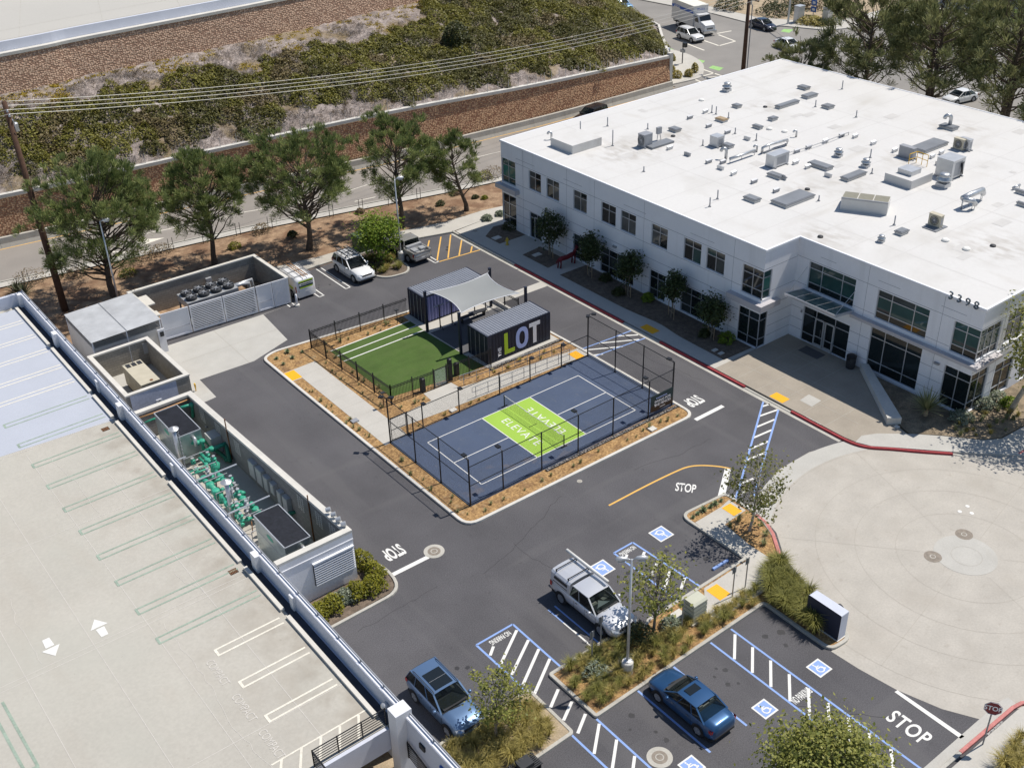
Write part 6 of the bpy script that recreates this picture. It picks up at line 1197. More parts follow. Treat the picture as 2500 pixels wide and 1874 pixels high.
def greenhouse(t, xb0, xb1, xr0, xr1, zb, zr, wb, wr, paint_, glass_='glass_tint', pillars=(), roofname='roof', z_in=.02):
    """rear base, front base, rear roof, front roof; base and roof half widths"""
    q = MB(); n = 6; rows = []
    for i in range(n+1):
        x = xr0+(xr1-xr0)*i/n; e = (1-(2*i/n-1)**2); rows.append([(x,y*wr,zr-.035*(abs(y)**3)+.03*e) for y in (-1,-.9,-.5,0,.5,.9,1)])
    v = [p for r_ in rows for p in r_]; q.add(v,[(i*7+j,(i+1)*7+j,(i+1)*7+j+1,i*7+j+1) for i in range(n) for j in range(6)]); roof = q.build(roofname,paint_,t,smooth=True,local=True)
    B = lambda x, s: Vector((x,s*wb,zb)); T = lambda x, s: Vector((x,s*wr,zr-.03))
    for nm, a, b, c, d in (('windscreen',B(xb1,-1),B(xb1,1),T(xr1,1),T(xr1,-1)),('rear_window',B(xb0,1),B(xb0,-1),T(xr0,-1),T(xr0,1))):
        q = MB(); m_ = 6; off = .05 if nm == 'windscreen' else -.04; vs_ = []
        for j in range(m_+1):
            u = j/m_; bow = off*(1-(2*u-1)**2); lo_, hi_ = a.lerp(b,u), d.lerp(c,u); vs_ += [lo_+Vector((bow*1.6,0,0)), lo_.lerp(hi_,.5)+Vector((bow*1.3,0,.015)), hi_+Vector((bow,0,0.02))]
        q.add(vs_,[(j*3+k,(j+1)*3+k,(j+1)*3+k+1,j*3+k+1) for j in range(m_) for k in (0,1)]); q.build(nm,'glass_screen',t,smooth=True,local=True)
    for s in (-1,1):
        xs = [0.]+list(pillars)+[1.]
        for k in range(len(xs)-1):
            f0, f1 = xs[k], xs[k+1]; q = MB(); a, b = B(xb0+(xb1-xb0)*f0,s), B(xb0+(xb1-xb0)*f1,s); c, d = T(xr0+(xr1-xr0)*f1,s), T(xr0+(xr1-xr0)*f0,s); q.add([a,b,c,d],[(0,1,2,3)] if s < 0 else [(3,2,1,0)]); q.build('side_window',glass_,t,local=True)
        q = MB()
        for f in xs: q.bar(B(xb0+(xb1-xb0)*f,s*1.002),T(xr0+(xr1-xr0)*f,s*1.004),.05 if 0 < f < 1 else .08,.03)
        q.bar(T(xr0,s),T(xr1,s),.05,.06); q.build('pillar',paint_,t,local=True)
    q = MB(); q.sheet([(xb0+.12,-wb*.94),(xb1+.02,-wb*.94),(xb1+.02,wb*.94),(xb0+.12,wb*.94)], zb+.045); q.build('cabin_floor','car_trim',t,local=True)
    L_ = xb1-xb0
    for s in (-1,1):
        q = MB(); q.cbox((xb1-L_*.46,s*wb*.45,zb+.17),(.16,.44,.30)); q.cbox((xb1-L_*.47,s*wb*.45,zb+.38),(.10,.24,.13)); q.cbox((xb1-L_*.38,s*wb*.45,zb+.06),(.42,.44,.07)); q.build('seat','car_seat',t,local=True)
    if L_ > 2.3: q = MB(); q.cbox((xb0+L_*.26,0,zb+.15),(.16,wb*1.55,.26)); [q.cbox((xb0+L_*.25,s*wb*.45,zb+.34),(.09,.22,.12)) for s in (-1,1)]; q.build('rear_seat','car_seat',t,local=True)
    q = MB(); q.cbox((xb1-.16,0,zb+.09),(.30,wb*1.6,.08)); q.build('dashboard','car_trim',t,local=True)
    for s in (-1,1): q = MB(); q.bar((xb1+.11,s*.1+.25,zb+.035),(xb1+.03,s*.1-.30,zb+.06),.025,.02); q.build('wiper','car_trim',t,local=True)
    return roof
def lamps(t, xf, xr, hw, zf, zr, hf=.13, wf=.36, hr=.2, wr_=.22, plate=True, grille=True, taper=.16):
    for s in (-1,1):
        q = MB(); q.add([(xf-.02,s*(hw-wf-.06),zf-hf/2),(xf-taper,s*(hw-.05),zf-hf/2+.02),(xf-taper-.10,s*(hw-.045),zf+hf/2+.03),(xf-.07,s*(hw-wf-.06),zf+hf/2)],[(0,1,2,3)]); q.build('headlight','lens_clear',t,local=True)
        q = MB(); q.add([(xr-.005,s*(hw-wr_-.08),zr-hr/2),(xr+.07,s*(hw-.03),zr-hr/2),(xr+.09,s*(hw-.03),zr+hr/2),(xr+.015,s*(hw-wr_-.08),zr+hr/2)],[(0,1,2,3)]); q.add([(xr+.07,s*(hw+.004),zr-hr/2),(xr+.09,s*(hw+.004),zr+hr/2),(xr+.28,s*(hw+.004),zr+hr/2),(xr+.22,s*(hw+.004),zr-hr/2)],[(0,1,2,3)]); q.build('tail_light','lens_red',t,local=True)
    if grille: q = MB().box(xf-.05,-hw*.52,zf-.16,xf+.008,hw*.52,zf+.03); g = q.build('grille','car_trim',t,local=True); q = MB(); q.bar((xf+.012,-hw*.5,zf-.06),(xf+.012,hw*.5,zf-.06),.02,.03); q.build('grille_bar','chrome',g,local=True)
    if plate: MB().box(xr-.015,-.16,zr-.32,xr-.005,.16,zr-.22).build('licence_plate','paint_white',t,local=True)
def mirror(t, x, hw, z, m):
    for s in (-1,1): q = MB(); q.lathe([(.03,-.07),(.09,-.05),(.10,.0),(.08,.06),(.03,.08)], (x,s*(hw+.12),z), 10); q.bar((x,s*(hw-.08),z-.02),(x,s*(hw+.1),z-.02),.05,.04); q.build('mirror',m,t,smooth=True,local=True)
def seams(t, hw, xs, z0, z1):
    for s in (-1,1):
        q = MB()
        for x in xs: q.bar((x,s*(hw+.001),z0),(x,s*(hw-.012),z1),.012,.006)
        q.build('door_seam','car_trim',t,local=True); q = MB()
        for x in xs[:-1]: q = MB(); q.bar((x+.12,s*(hw+.012),z1-.04),(x+.30,s*(hw+.012),z1-.04),.02,.03); q.build('door_handle','chrome',t,local=True)
def car(name, label, cat, loc, rz, paint_, st, z0, zs, hw, gh, pil, lm, wx, wr, mir, seam, parts_=None, group=None):
    t = thing(name, loc, label, cat, group, rz); q = MB(); loft(q,[(x,sect(hw*w_,z0+(.1 if abs(x) > st[-1][0]-.25 else 0),min(zs,zt-.1),zt)) for x,w_,zt in st]); q.build('body',paint_,t,smooth=True,local=True)
    q = MB().box(st[0][0]+.15,-hw*.9,z0-.08,st[-1][0]-.15,hw*.9,z0+.06); q.build('underbody','car_trim',t,local=True)
    for xx in (st[0][0],st[-1][0]): q = MB(); s_ = 1 if xx > 0 else -1; q.box(xx-s_*.12,-hw*.74,z0+.08,xx+s_*.012,hw*.74,z0+.2); q.build('bumper_trim','car_trim',t,local=True)
    greenhouse(t,*gh,paint_,pillars=pil); lamps(t,*lm); wheels(t,wx,hw,wr); mirror(t,mir[0],hw,mir[1],paint_); seams(t,hw,seam,z0+.15,zs+.1); return t
SED = [(-2.28,.74,.72),(-2.22,.86,.92),(-2.0,.94,1.0),(-1.5,.985,1.01),(-.8,1,.98),(0,1,.95),(.7,1,.94),(1.05,.99,.95),(1.5,.97,.88),(1.9,.93,.79),(2.15,.86,.69),(2.28,.72,.56)]
def sedan(name, label, loc, rz, p, sunroof=True, group=None):
    t = car(name,label,'car',loc,rz,p,SED,.2,.72,.89,(-1.66,1.08,-.98,.30,.95,1.44,.82,.66),(.30,.66),(2.26,-2.25,.86,.62,.80,.13,.38,.17,.36),(-1.35,1.35),.33,(.62,1.0),(-.85,.15,1.0),group=group)
    if sunroof: q = MB().box(-.3,-.38,1.462,.14,.38,1.482); q.build('sunroof','glass_car',t,local=True)
    return t
SUVS = [(-2.30,.80,.80),(-2.26,.90,1.02),(-2.1,.96,1.08),(-1.4,1,1.08),(-.5,1,1.06),(.4,1,1.05),(.9,.99,1.06),(1.4,.975,1.02),(1.85,.94,.95),(2.15,.87,.84),(2.30,.74,.66)]
def suv(name, label, loc, rz, p, k=1.0, group=None, pano=True, rr=-1.9):
    t = car(name,label,'car',loc,rz,p,SUVS,.26,.82,.93,(-2.2,.95,rr,.14,1.05,1.68,.87,.73),(.26,.62),(2.28,-2.27,.90,.80,1.0,.14,.36,.26,.24),(-1.4,1.42),.36,(.62,1.12),(-.95,.05,.98),group=group)
    for s in (-1,1): q = MB(); q.tube([(-1.75,s*.68,1.69),(-1.6,s*.68,1.75),(0,s*.68,1.75),(.1,s*.68,1.69)], .02, 6); q.build('roof_rail','car_trim',t,local=True)
    if pano: q = MB().box(-1.2,-.5,1.69,.0,.5,1.722); o = q.build('panoramic_roof','glass_car',t,local=True); q = MB().box(-.6,-.5,1.7225,-.585,.5,1.726); q.build('roof_seam','metal_grey',o,local=True)
    return t
H = math.pi/2
suv('parked_suv','steel blue SUV with glass roof parked against the garage parapet',(-12.42,-19.85,0),-H,'car_steel')
sedan('parked_sedan','deep blue sedan with sunroof parked in the accessible bay',(-3.12,-27.45,0),H,'car_blue')
t = suv('parked_suv','silver SUV with roof ladder rack parked beside the bright green tree',(9.68,25.55,0),-H,'car_white',pano=False)
q = MB()
for y in (-.55,-.2,.2,.55): q.bar((-1.9,y,1.95),(.25,y,1.95),.04,.05)
for x in (-1.6,-.9,-.1): q.bar((x,-.62,1.86),(x,.62,1.86),.05,.05); [q.bar((x,s*.6,1.68),(x,s*.6,1.88),.04,.04) for s in (-1,1)]
q.build('ladder_rack','car_trim',t,local=True)
q = MB()
for k in range(8): q.bar((-1.75+k*.27,.25,1.99),(-1.75+k*.27,.55,1.99),.035,.03); q.bar((-1.75+k*.27,-.55,1.99),(-1.75+k*.27,-.2,1.99),.035,.03)
q.build('ladder_rungs','metal_light',t,local=True)
for s in (-1,1): q = MB().box(-.95,s*.93-.03,.22,.95,s*.93+.03,.42); q.build('side_cladding','metal_grey',t,local=True)
# near pickup with canopy
PK = [(-2.66,.90,1.0),(-2.6,.96,1.06),(-1.9,1,1.08),(-.9,1,1.08),(0,1,1.07),(.75,1,1.08),(1.15,.99,1.10),(1.7,.975,1.07),(2.25,.95,1.0),(2.55,.88,.90),(2.68,.78,.74)]
def pickup(label, loc, rz, p, canopy):
    t = car('pickup_truck',label,'pickup truck',loc,rz,p,PK,.38,.88,.95,(-.98,1.18,-.84,.42,1.06,1.76,.88,.74),(.38,),(2.66,-2.65,.93,.90,.95,.16,.34,.34,.14),(-1.62,1.60),.39,(.85,1.18),(-.55,.35,1.2))
    if canopy:
        q = MB(); loft(q,[(x,[(-w_,1.05),(-w_*.985,1.35),(-w_*.93,1.66),(-w_*.80,1.76),(-w_*.4,1.80),(0,1.81),(w_*.4,1.80),(w_*.80,1.76),(w_*.93,1.66),(w_*.985,1.35),(w_,1.05)]) for x, w_ in ((-2.6,.86),(-2.5,.91),(-1.0,.91))]); c_ = q.build('canopy_shell',p,t,smooth=False,local=True)
        for s in (-1,1): q = MB(); q.add([(-2.35,s*.905,1.2),(-1.15,s*.905,1.2),(-1.2,s*.875,1.58),(-2.25,s*.875,1.58)],[(0,1,2,3)]); q.build('canopy_window','glass_car',c_,local=True)
        q = MB()
        for x in (-2.25,-1.25): q.bar((x,-.78,1.92),(x,.78,1.92),.05,.04); [q.bar((x,s*.72,1.78),(x,s*.72,1.94),.06,.06) for s in (-1,1)]
        q.build('roof_bar','car_trim',t,local=True)
        q = MB(); q.tube([(-3.05,.70,2.02),(.35,.70,2.02)], .09, 12); q.build('pipe_carrier','paint_white',t,smooth=True,local=True)
    else:
        q = MB().box(-2.55,-.76,.95,-1.02,.76,1.092); q.build('bed_liner','car_trim',t,local=True); q = MB()
        for s in (-1,1): q.box(-2.6,s*.86-.08,1.06,-.98,s*.86+.08,1.2)
        q.box(-2.68,-.86,1.06,-2.6,.86,1.2); q.build('bed_rail',p,t,local=True); q = MB(); q.box(-1.35,-.78,1.09,-1.05,.78,1.38); q.box(-2.3,-.6,1.09,-1.7,-.1,1.3); q.box(-2.2,.1,1.09,-1.5,.6,1.22); q.build('tool_boxes','metal_light',t,local=True); q = MB().box(-2.76,-.85,.5,-2.62,.85,.66); q.build('rear_bumper','chrome',t,local=True)
    return t
pickup('silver pickup truck with canopy and white pipe carrier parked in the accessible bay',(-2.22,-19.3,0),-H,'car_silver',True)
pickup('tan grey open bed pickup truck parked by the yellow hatched bay',(15.5,26.0,0),H,'car_tan',False)
# small van
t = thing('delivery_van',(4.3,26.55,0),'white compact van with lime graphics and roof ladders by the chiller yard','van',rz=H); q = MB(); hw = .90
VS = [(-2.35,.93,1.78,.98),(-2.28,.97,1.86,1),(-1.2,1,1.9,1),(.2,1,1.9,1),(.75,1,1.84,1),(1.25,.99,1.32,.98),(1.6,.98,1.12,.97),(2.1,.93,1.0,.93),(2.34,.8,.78,.85)]
loft(q,[(x,[(-hw*w_*.9,.22),(-hw*w_,.35),(-hw*w_,1.0 if zt > 1.2 else zt-.2),(-hw*w_*.96,zt-.25 if zt > 1.3 else zt-.1),(-hw*w_*.85,zt-.04),(-hw*w_*.6,zt),(0,zt+.02),(hw*w_*.6,zt),(hw*w_*.85,zt-.04),(hw*w_*.96,zt-.25 if zt > 1.3 else zt-.1),(hw*w_,1.0 if zt > 1.2 else zt-.2),(hw*w_,.35),(hw*w_*.9,.22)]) for x,w_,zt,_ in VS]); q.build('body','car_white',t,smooth=True,local=True)
wheels(t,(-1.35,1.5),hw,.33); lamps(t,2.32,-2.36,.88,.8,1.0,.16,.3,.5,.1); mirror(t,.95,hw,1.15,'car_trim')
q = MB(); q.add([(.80,-.72,1.80),(.80,.72,1.80),(1.36,.78,1.28),(1.36,-.78,1.28)],[(0,1,2,3)]); q.build('windscreen','glass_car',t,local=True); q = MB().box(-2.375,-.66,1.12,-2.352,.66,1.62); rw_ = q.build('rear_window','glass_green',t,local=True)
q = MB().box(-2.385,-.68,1.60,-2.372,.68,1.72); q.box(-2.385,-.6,1.04,-2.372,.6,1.14); q.build('lime_band','lime',t,local=True); q = MB().box(-2.392,-.62,1.3,-2.378,.62,1.5); o = q.build('sign_panel','paint_white',rw_,local=True); q = MB(); [q.box(-2.398,-.5+k*.11,1.35,-2.393,-.43+k*.11,1.45) for k in range(9)]; q.build('rear_print','car_trim',rw_,local=True)
for s in (-1,1): q = MB(); q.add([(-1.6,s*.905,.85),(-.1,s*.905,1.05),(-.1,s*.905,1.2),(-1.75,s*.905,1.05)],[(0,1,2,3)]); q.build('lime_swoosh','lime',t,local=True); q = MB(); q.add([(.25,s*.895,1.1),(1.15,s*.895,1.1),(.8,s*.83,1.62),(.3,s*.83,1.65)],[(0,1,2,3)]); q.build('side_window','glass_car',t,local=True)
q = MB(); 
for y in (-.75,.75): q.bar((-2.0,y,2.0),(.5,y,2.0),.04,.05)
for x in (-1.8,-.7,.4): q.bar((x,-.78,1.97),(x,.78,1.97),.05,.05)
q.build('roof_rack','metal_grey',t,local=True); q = MB()
for y in (-.1,.28): q.bar((-2.35,-y,2.06),(.7,-y,2.06),.04,.06)
for k in range(10): q.bar((-2.2+k*.3,-.28,2.06),(-2.2+k*.3,.1,2.06),.03,.03)
q.build('ladder','pipe_copper',t,local=True)
MB().box(-.9,-.55,1.92,.2,.0,1.94).build('roof_panel','paint_white',t,local=True)
# box truck
c = P('C',1500,215,0); t = thing('box_truck',(91.15,63.9,0),'white box truck with blue stripe waiting at the crossing','truck',rz=R(-104)); q = MB().box(-4.0,-1.25,1.0,2.0,1.25,3.75); q.build('cargo_box','truck_white',t,local=True); q = MB().box(-4.05,-1.28,3.75,2.05,1.28,3.85); q.build('box_roof','truck_roof',t,local=True)
q = MB(); loft(q,[(x,[(-w_,.6),(-w_,1.3),(-w_*.97,zt-.3),(-w_*.85,zt),(w_*.85,zt),(w_*.97,zt-.3),(w_,1.3),(w_,.6)]) for x,w_,zt in ((2.1,1.08,2.75),(2.9,1.08,2.75),(3.45,1.05,1.95),(4.2,1.0,1.75),(4.65,.9,1.55))]); q.build('cab','car_white',t,smooth=False,local=True); q = MB(); q.add([(2.96,-.9,2.68),(2.96,.9,2.68),(3.48,.9,1.98),(3.48,-.9,1.98)],[(0,1,2,3)]); q.build('windscreen','glass_car',t,local=True)
for s in (-1,1): q = MB(); q.add([(2.25,s*1.09,1.75),(3.2,s*1.085,1.75),(2.95,s*1.06,2.5),(2.25,s*1.06,2.5)],[(0,1,2,3)]); q.build('side_window','glass_car',t,local=True); q = MB().box(-4.0,s*1.256-.004,2.75,1.98,s*1.256+.004,3.15); q.build('blue_stripe','graphic_blue',t,local=True); q = MB().box(-3.3,s*1.266-.004,2.75,-1.7,s*1.266+.004,3.35); pl_ = q.build('name_panel','paint_white',t,local=True)
me = textmesh('PENSKE',.36,.03,1.,0.).copy(); me.materials.append(M['graphic_blue']); me.transform(Matrix(((-1,0,0,-2.5),(0,0,-1,-1.275),(0,1,0,3.05),(0,0,0,1))) @ Matrix.Diagonal((-1,1,1,1))); link('name_lettering',me,t)
me = textmesh('PENSKE',.26,.03,1.,0.).copy(); me.materials.append(M['graphic_blue']); me.transform(Matrix(((0,0,1,2.012),(1,0,0,0),(0,1,0,3.3),(0,0,0,1)))); link('name_lettering',me,t)
wheels(t,(-2.3,3.55),1.15,.5,.3); q = MB().box(-4.0,-.9,.55,3.0,.9,1.0); q.build('chassis','car_trim',t,local=True); lamps(t,4.66,-4.02,1.0,1.15,1.0,.2,.25,.2,.15); q = MB().box(4.5,-1.1,.45,4.8,1.1,.8); q.build('bumper','chrome',t,local=True)
suv('road_suv','small white SUV waiting beside the box truck at the crossing',(86.55,59.9,0),R(-98),'car_white',pano=False)
sedan('road_sedan','dark navy sedan stopped on the far side of the crossing',(98.8,57.0,0),R(-98),'car_navy',False)
p = P('C',762,868,1.1); suv('road_suv','black boxy SUV on the road, half hidden by the office roof',(p.x,p.y,0),R(188),'car_black',pano=False,rr=-2.1)
p = P('C',1040,30,1.0); suv('road_suv','sky blue SUV in the shade behind the truck',(p.x,p.y+1.2,0),R(-98),'car_skyblue',pano=False)
p = P('D',395,335,.8); sedan('road_sedan','white car half hidden behind the bushy pine by the crossing',(p.x,p.y,0),R(-100),'car_white',False)
p = P('D',1720,735,.8); sedan('parked_sedan','white car parked in the lot behind the big pines',(p.x,p.y,0),R(170),'car_white',False)
# ================================================================== vegetation
def rdir(n, r_, up=0.):
    d = r_.normal(size=(n,3)); d[:,2] += up; return d/np.linalg.norm(d,axis=1,keepdims=True)
def tufts(C, D, r_, nn, ln, wd, spread=.9, droop=0.):
    """needle tufts at C pointing along D; needles of one tuft share their root so the tuft takes one tint"""
    n = len(C); d = D[:,None,:] + spread*r_.normal(size=(n,nn,3)); d /= np.linalg.norm(d,axis=2,keepdims=True); L = ln*(.65+.5*r_.random((n,nn,1)))
    tip = C[:,None,:] + d*L; tip[:,:,2] -= droop*L[:,:,0]; s = np.cross(d, r_.normal(size=(n,nn,3))); s /= np.linalg.norm(s,axis=2,keepdims=True)+1e-9; a, b = tip+s*wd/2, tip-s*wd/2
    V = np.concatenate([C[:,None,:], np.stack([a,b],2).reshape(n,nn*2,3)],1).reshape(-1,3); base = (np.arange(n)*(1+2*nn))[:,None]; k = np.arange(nn)[None,:]
    F = np.stack([np.broadcast_to(base,(n,nn)), base+1+2*k, base+2+2*k],2).reshape(-1,3); return V, F
def leaves(C, r_, size, out=None, flat=.5, fold=True):
    """one kite-shaped leaf at each centre"""
    n = len(C); nrm = r_.normal(size=(n,3)); nrm[:,2] = np.abs(nrm[:,2])+flat
    if out is not None: nrm += out
    nrm /= np.linalg.norm(nrm,axis=1,keepdims=True); t = np.cross(nrm, r_.normal(size=(n,3))); t /= np.linalg.norm(t,axis=1,keepdims=True)+1e-9; b = np.cross(nrm,t); s = size*(.6+.8*r_.random((n,1)))
    V = np.stack([C-t*s*.6, C+b*s*.42-nrm*s*.08, C+t*s*.7, C-b*s*.42-nrm*s*.08],1).reshape(-1,3); F = np.arange(n*4).reshape(-1,4); return V, F
def limb(mb, a, b, r0, r1, r_, bend=.12, n=4):
    a, b = np.array(a,float), np.array(b,float); L = np.linalg.norm(b-a); pts = []
    for i in range(n+1): t = i/n; w_ = math.sin(math.pi*t)*bend*L; pts.append(a+(b-a)*t+r_.normal(size=3)*w_*.35+np.array([0,0,-w_*.35])) if 0 < i < n else pts.append((a,b)[i > 0])
    mb.tube(pts,[r0+(r1-r0)*i/n for i in range(n+1)],6,cap=False); return [Vector(p) for p in pts]
def pine(name, loc, h, rad, label, seed, z0=.2, ntip=60, tm='pine', tuft=.55, nn=26, lean=(0,0), group='pines along the road', flat=.62, wd=.045, rt=None):
    r_ = np.random.default_rng(seed); t = thing(name, loc, label, 'tree', group); mb = MB(); th = h*.72; rt = rt or (.13+.014*h)
    trunk = [Vector((lean[0]*(s**1.3)+.18*math.sin(s*5+seed), lean[1]*(s**1.3)+.18*math.cos(s*4+seed)-.18*math.cos(seed), s*th)) for s in np.linspace(0,1,9)]; trunk[0] = Vector((0,0,-.05)); mb.tube(trunk,[rt*(1-.72*i/8)*(1.25 if i == 0 else 1) for i in range(9)],8,cap=False)
    cc = np.array([lean[0]*.9,lean[1]*.9,h*(z0+(1-z0)*.55)]); rz_ = h*(1-z0)*.5; C, D = [], []
    for k in range(ntip):
        while True:
            d = rdir(1,r_)[0]
            if d[2] > -.75: break
        rr_ = (.62+.38*r_.random()**.6); tip = cc+d*np.array([rad,rad,rz_])*rr_*(1+.16*math.sin(3*math.atan2(d[1],d[0])+seed)); s0 = min(.97,max(z0*.85, (tip[2]-rad*.55)/th)); i = s0*8; j = int(min(i,7)); o = trunk[j].lerp(trunk[j+1],i-j)
        pts = limb(mb,o,tip,rt*.34*(1-.5*s0),.02,r_); out = tip-cc; out /= np.linalg.norm(out)+1e-6; m = int(4+r_.integers(0,4)); cl = tip+r_.normal(size=(m,3))*np.array([.40,.40,.24])*rad*.22; C.append(cl); D.append(np.tile(out*.6+np.array([0,0,.9]),(m,1)))
        p2 = np.array(pts[-2]); C.append(p2[None]+r_.normal(size=(2,3))*rad*.08); D.append(np.tile(out*.5+np.array([0,0,.8]),(2,1)))
    mb.build('trunk','bark',t,smooth=True,local=True); C, D = np.concatenate(C), np.concatenate(D); V, F = tufts(C,D,r_,nn,tuft,wd,.5); npmesh('crown',V,F,tm,t); return t
pine('pine_tree',(-8.1,35.6,0),11.6,4.9,'largest spreading pine, beside the leaning utility pole and bin store',11,ntip=112,tuft=.62,nn=40,z0=.2)
pine('pine_tree',(1.2,35.6,0),10.2,3.7,'upright pine directly behind the chiller yard wall',12,ntip=78,tuft=.6,nn=40,z0=.24)
pine('pine_tree',(9.3,32.9,0),10.6,4.5,'broad pine behind the white van and silver SUV',13,ntip=92,tuft=.62,nn=40,z0=.26)
pine('pine_tree',(18.4,31.5,0),10.0,3.7,'pine standing behind the light pole and bright green tree',14,ntip=62,tuft=.6,nn=40,lean=(.5,.6),z0=.3)
pine('pine_tree',(25.5,30.6,0),7.2,2.7,'smallest sparse pine, next to the office corner',15,ntip=42,tuft=.55,nn=38,lean=(-.9,.7),z0=.3)
BG = 'big pines behind the office'
pine('pine_tree',(72.0,19.4,0),16.5,5.2,'tall many stemmed pine behind the office roof near the crossing',21,.3,56,'pine_far',.9,34,group=BG,wd=.085); pine('pine_tree',(74.0,12.2,0),17.0,5.6,'tall pine behind the office between two others',22,.3,58,'pine_far',.9,34,group=BG,wd=.085); pine('pine_tree',(77.0,5.5,0),17.5,6.2,'broadest tall pine in the lot behind the office',23,.26,66,'pine_far',.9,34,group=BG,wd=.085); pine('pine_tree',(70.5,-1.0,0),14.0,4.6,'pine behind the office leaning away toward the far lot',24,.3,48,'pine_far',.9,34,group=BG,lean=(2.0,-2.2),wd=.085); pine('pine_tree',(68.3,25.6,0),9.6,3.6,'short bushy pine at the far corner of the office roof',25,.2,60,'pine_far',.62,20,group=BG,wd=.075); pine('pine_tree',(86.5,10.5,0),17.0,6.0,'far pine behind the broadest one in the lot',26,.25,85,'pine_far',.85,18,group=BG,wd=.09)
pine('pine_tree',(82,18,0),15.5,5.4,'far pine behind the many stemmed one',27,.25,75,'pine_far',.85,18,group=BG,wd=.09)
def broad(name, loc, h, rad, label, seed, m, bark_='bark_grey', z0=.3, ntip=40, nl=60, size=.16, sq=.8, lean=(0,0), group=None, cat='tree', spread=.30, rt=None, shape=None, stems=1):
    r_ = np.random.default_rng(seed); t = thing(name, loc, label, cat, group); mb = MB(); th = h*.8; rt = rt or .035+.011*h; tr = []
    for s_ in range(stems):
        ang = 6.28*s_/max(1,stems); sp = .0 if stems == 1 else .35*rad; tr.append([Vector((lean[0]*s+sp*s*math.cos(ang)+.06*math.sin(s*6+seed), lean[1]*s+sp*s*math.sin(ang)+.06*math.cos(s*5+seed)-.06*math.cos(seed), s*th)) for s in np.linspace(0,1,8)]); tr[-1][0] = Vector((0,0,-.03)); mb.tube(tr[-1],[rt*(1-.75*i/7) for i in range(8)],7,cap=False)
    cc = np.array([lean[0]*.8,lean[1]*.8,h*(z0+(1-z0)*.52)]); rz_ = h*(1-z0)*.5; C, O = [], []
    for k in range(ntip):
        d = rdir(1,r_)[0]; rr_ = .35+.65*r_.random()**.55
        if shape: rx = rad*shape(d[2])
        else: rx = rad
        tip = cc+d*np.array([rx,rx,rz_])*rr_*(1+.2*math.sin(2.5*math.atan2(d[1],d[0])+seed)); s0 = min(.97,max(z0*.8,(tip[2]-rad*.5)/th)); q = tr[k % stems]; i = s0*7; j = int(min(i,6)); o = q[j].lerp(q[j+1],i-j); limb(mb,o,tip,rt*.4*(1-.5*s0),.008,r_,n=3)
        n = int(nl*(.6+.8*r_.random())); C.append(tip+r_.normal(size=(n,3))*np.array([1,1,sq])*rad*spread*(.6+.5*r_.random())); O.append(np.tile((tip-cc)/(np.linalg.norm(tip-cc)+1e-6)*.6,(n,1)))
    mb.build('trunk',bark_,t,smooth=True,local=True); C, O = np.concatenate(C), np.concatenate(O); V, F = leaves(C,r_,size,O); npmesh('crown',V,F,m,t); return t
broad('shade_tree',(12.8,26.1,.09),4.3,1.85,'round bright green tree on the stall island beside the silver SUV',31,'bright',z0=.3,ntip=55,nl=75,size=.17)
SG = 'young sycamores in the parking islands'
broad('sycamore_tree',(9.43,-20.1,.1),5.6,1.75,'thin airy sycamore in the mulch beside the round plaza',32,'syc_dry','bark_pale',.28,52,30,.14,group=SG,spread=.2,lean=(.1,-.2)); broad('sycamore_tree',(-1.1,-22.7,.1),5.3,1.9,'airy sycamore between the near light pole and beige pedestal',33,'syc','bark_grey',.34,46,26,.15,group=SG,spread=.20,lean=(.5,.1)); broad('sycamore_tree',(-11.75,-23.0,.1),4.6,1.25,'small dense young tree in the grass island before the steel blue SUV',34,'syc','bark_grey',.26,42,48,.11,group=SG,spread=.2,lean=(.35,-.1)); broad('sycamore_tree',(-2.9,-35.0,0),4.6,2.3,'big leafy sycamore over the accessible bays near the stop lettering',35,'syc','bark_pale',.2,120,130,.13,group=SG,spread=.24)
broad('sycamore_tree',(32.9,-22.8,.15),9.4,3.1,'tall pale barked sycamore beside the office corner over the plaza walk',36,'syc','bark_pale',.34,70,70,.17,group=SG,spread=.22,lean=(-.4,-2.4),rt=.2)
MG = 'dark narrow trees along the office front'
for i, (y, h, rd, lab) in enumerate(((16.8,4.5,1.15,'largest dark narrow tree by the side door and red bike rack'),(11.6,3.9,1.0,'dark narrow tree beside the red bike rack pad'),(6.8,3.9,1.1,'dark narrow tree in front of the wide four pane window'),(1.8,4.0,.9,'dark narrow tree between the tactile pad and office wall'),(-2.5,3.5,1.1,'dark narrow tree at the entrance corner of the office'))): broad('magnolia_tree',(24.75,y,.13),h,rd,lab,41+i,'magnolia',z0=.24 if i == 0 else .38,ntip=46,nl=55,size=.15,group=MG,shape=lambda z: 1.0-.35*max(0,z))
for i, y in enumerate((16.8,11.6,6.8,1.8,-2.5)):
    t = thing('tree_stakes',(24.75,y,.13),'pair of wooden tree stakes with crossbar beneath a dark narrow tree','stakes','tree stakes along the office front')
    for s in (-1,1): MB().tube([(s*.12,s*.42,0),(s*.12,s*.42,1.3)], .03, 6).build('stake','wood_tan',t,local=True)
    MB().tube([(-.12,-.42,.55),(.12,.42,.55)], .025, 6).build('crossbar','wood_tan',t,local=True)
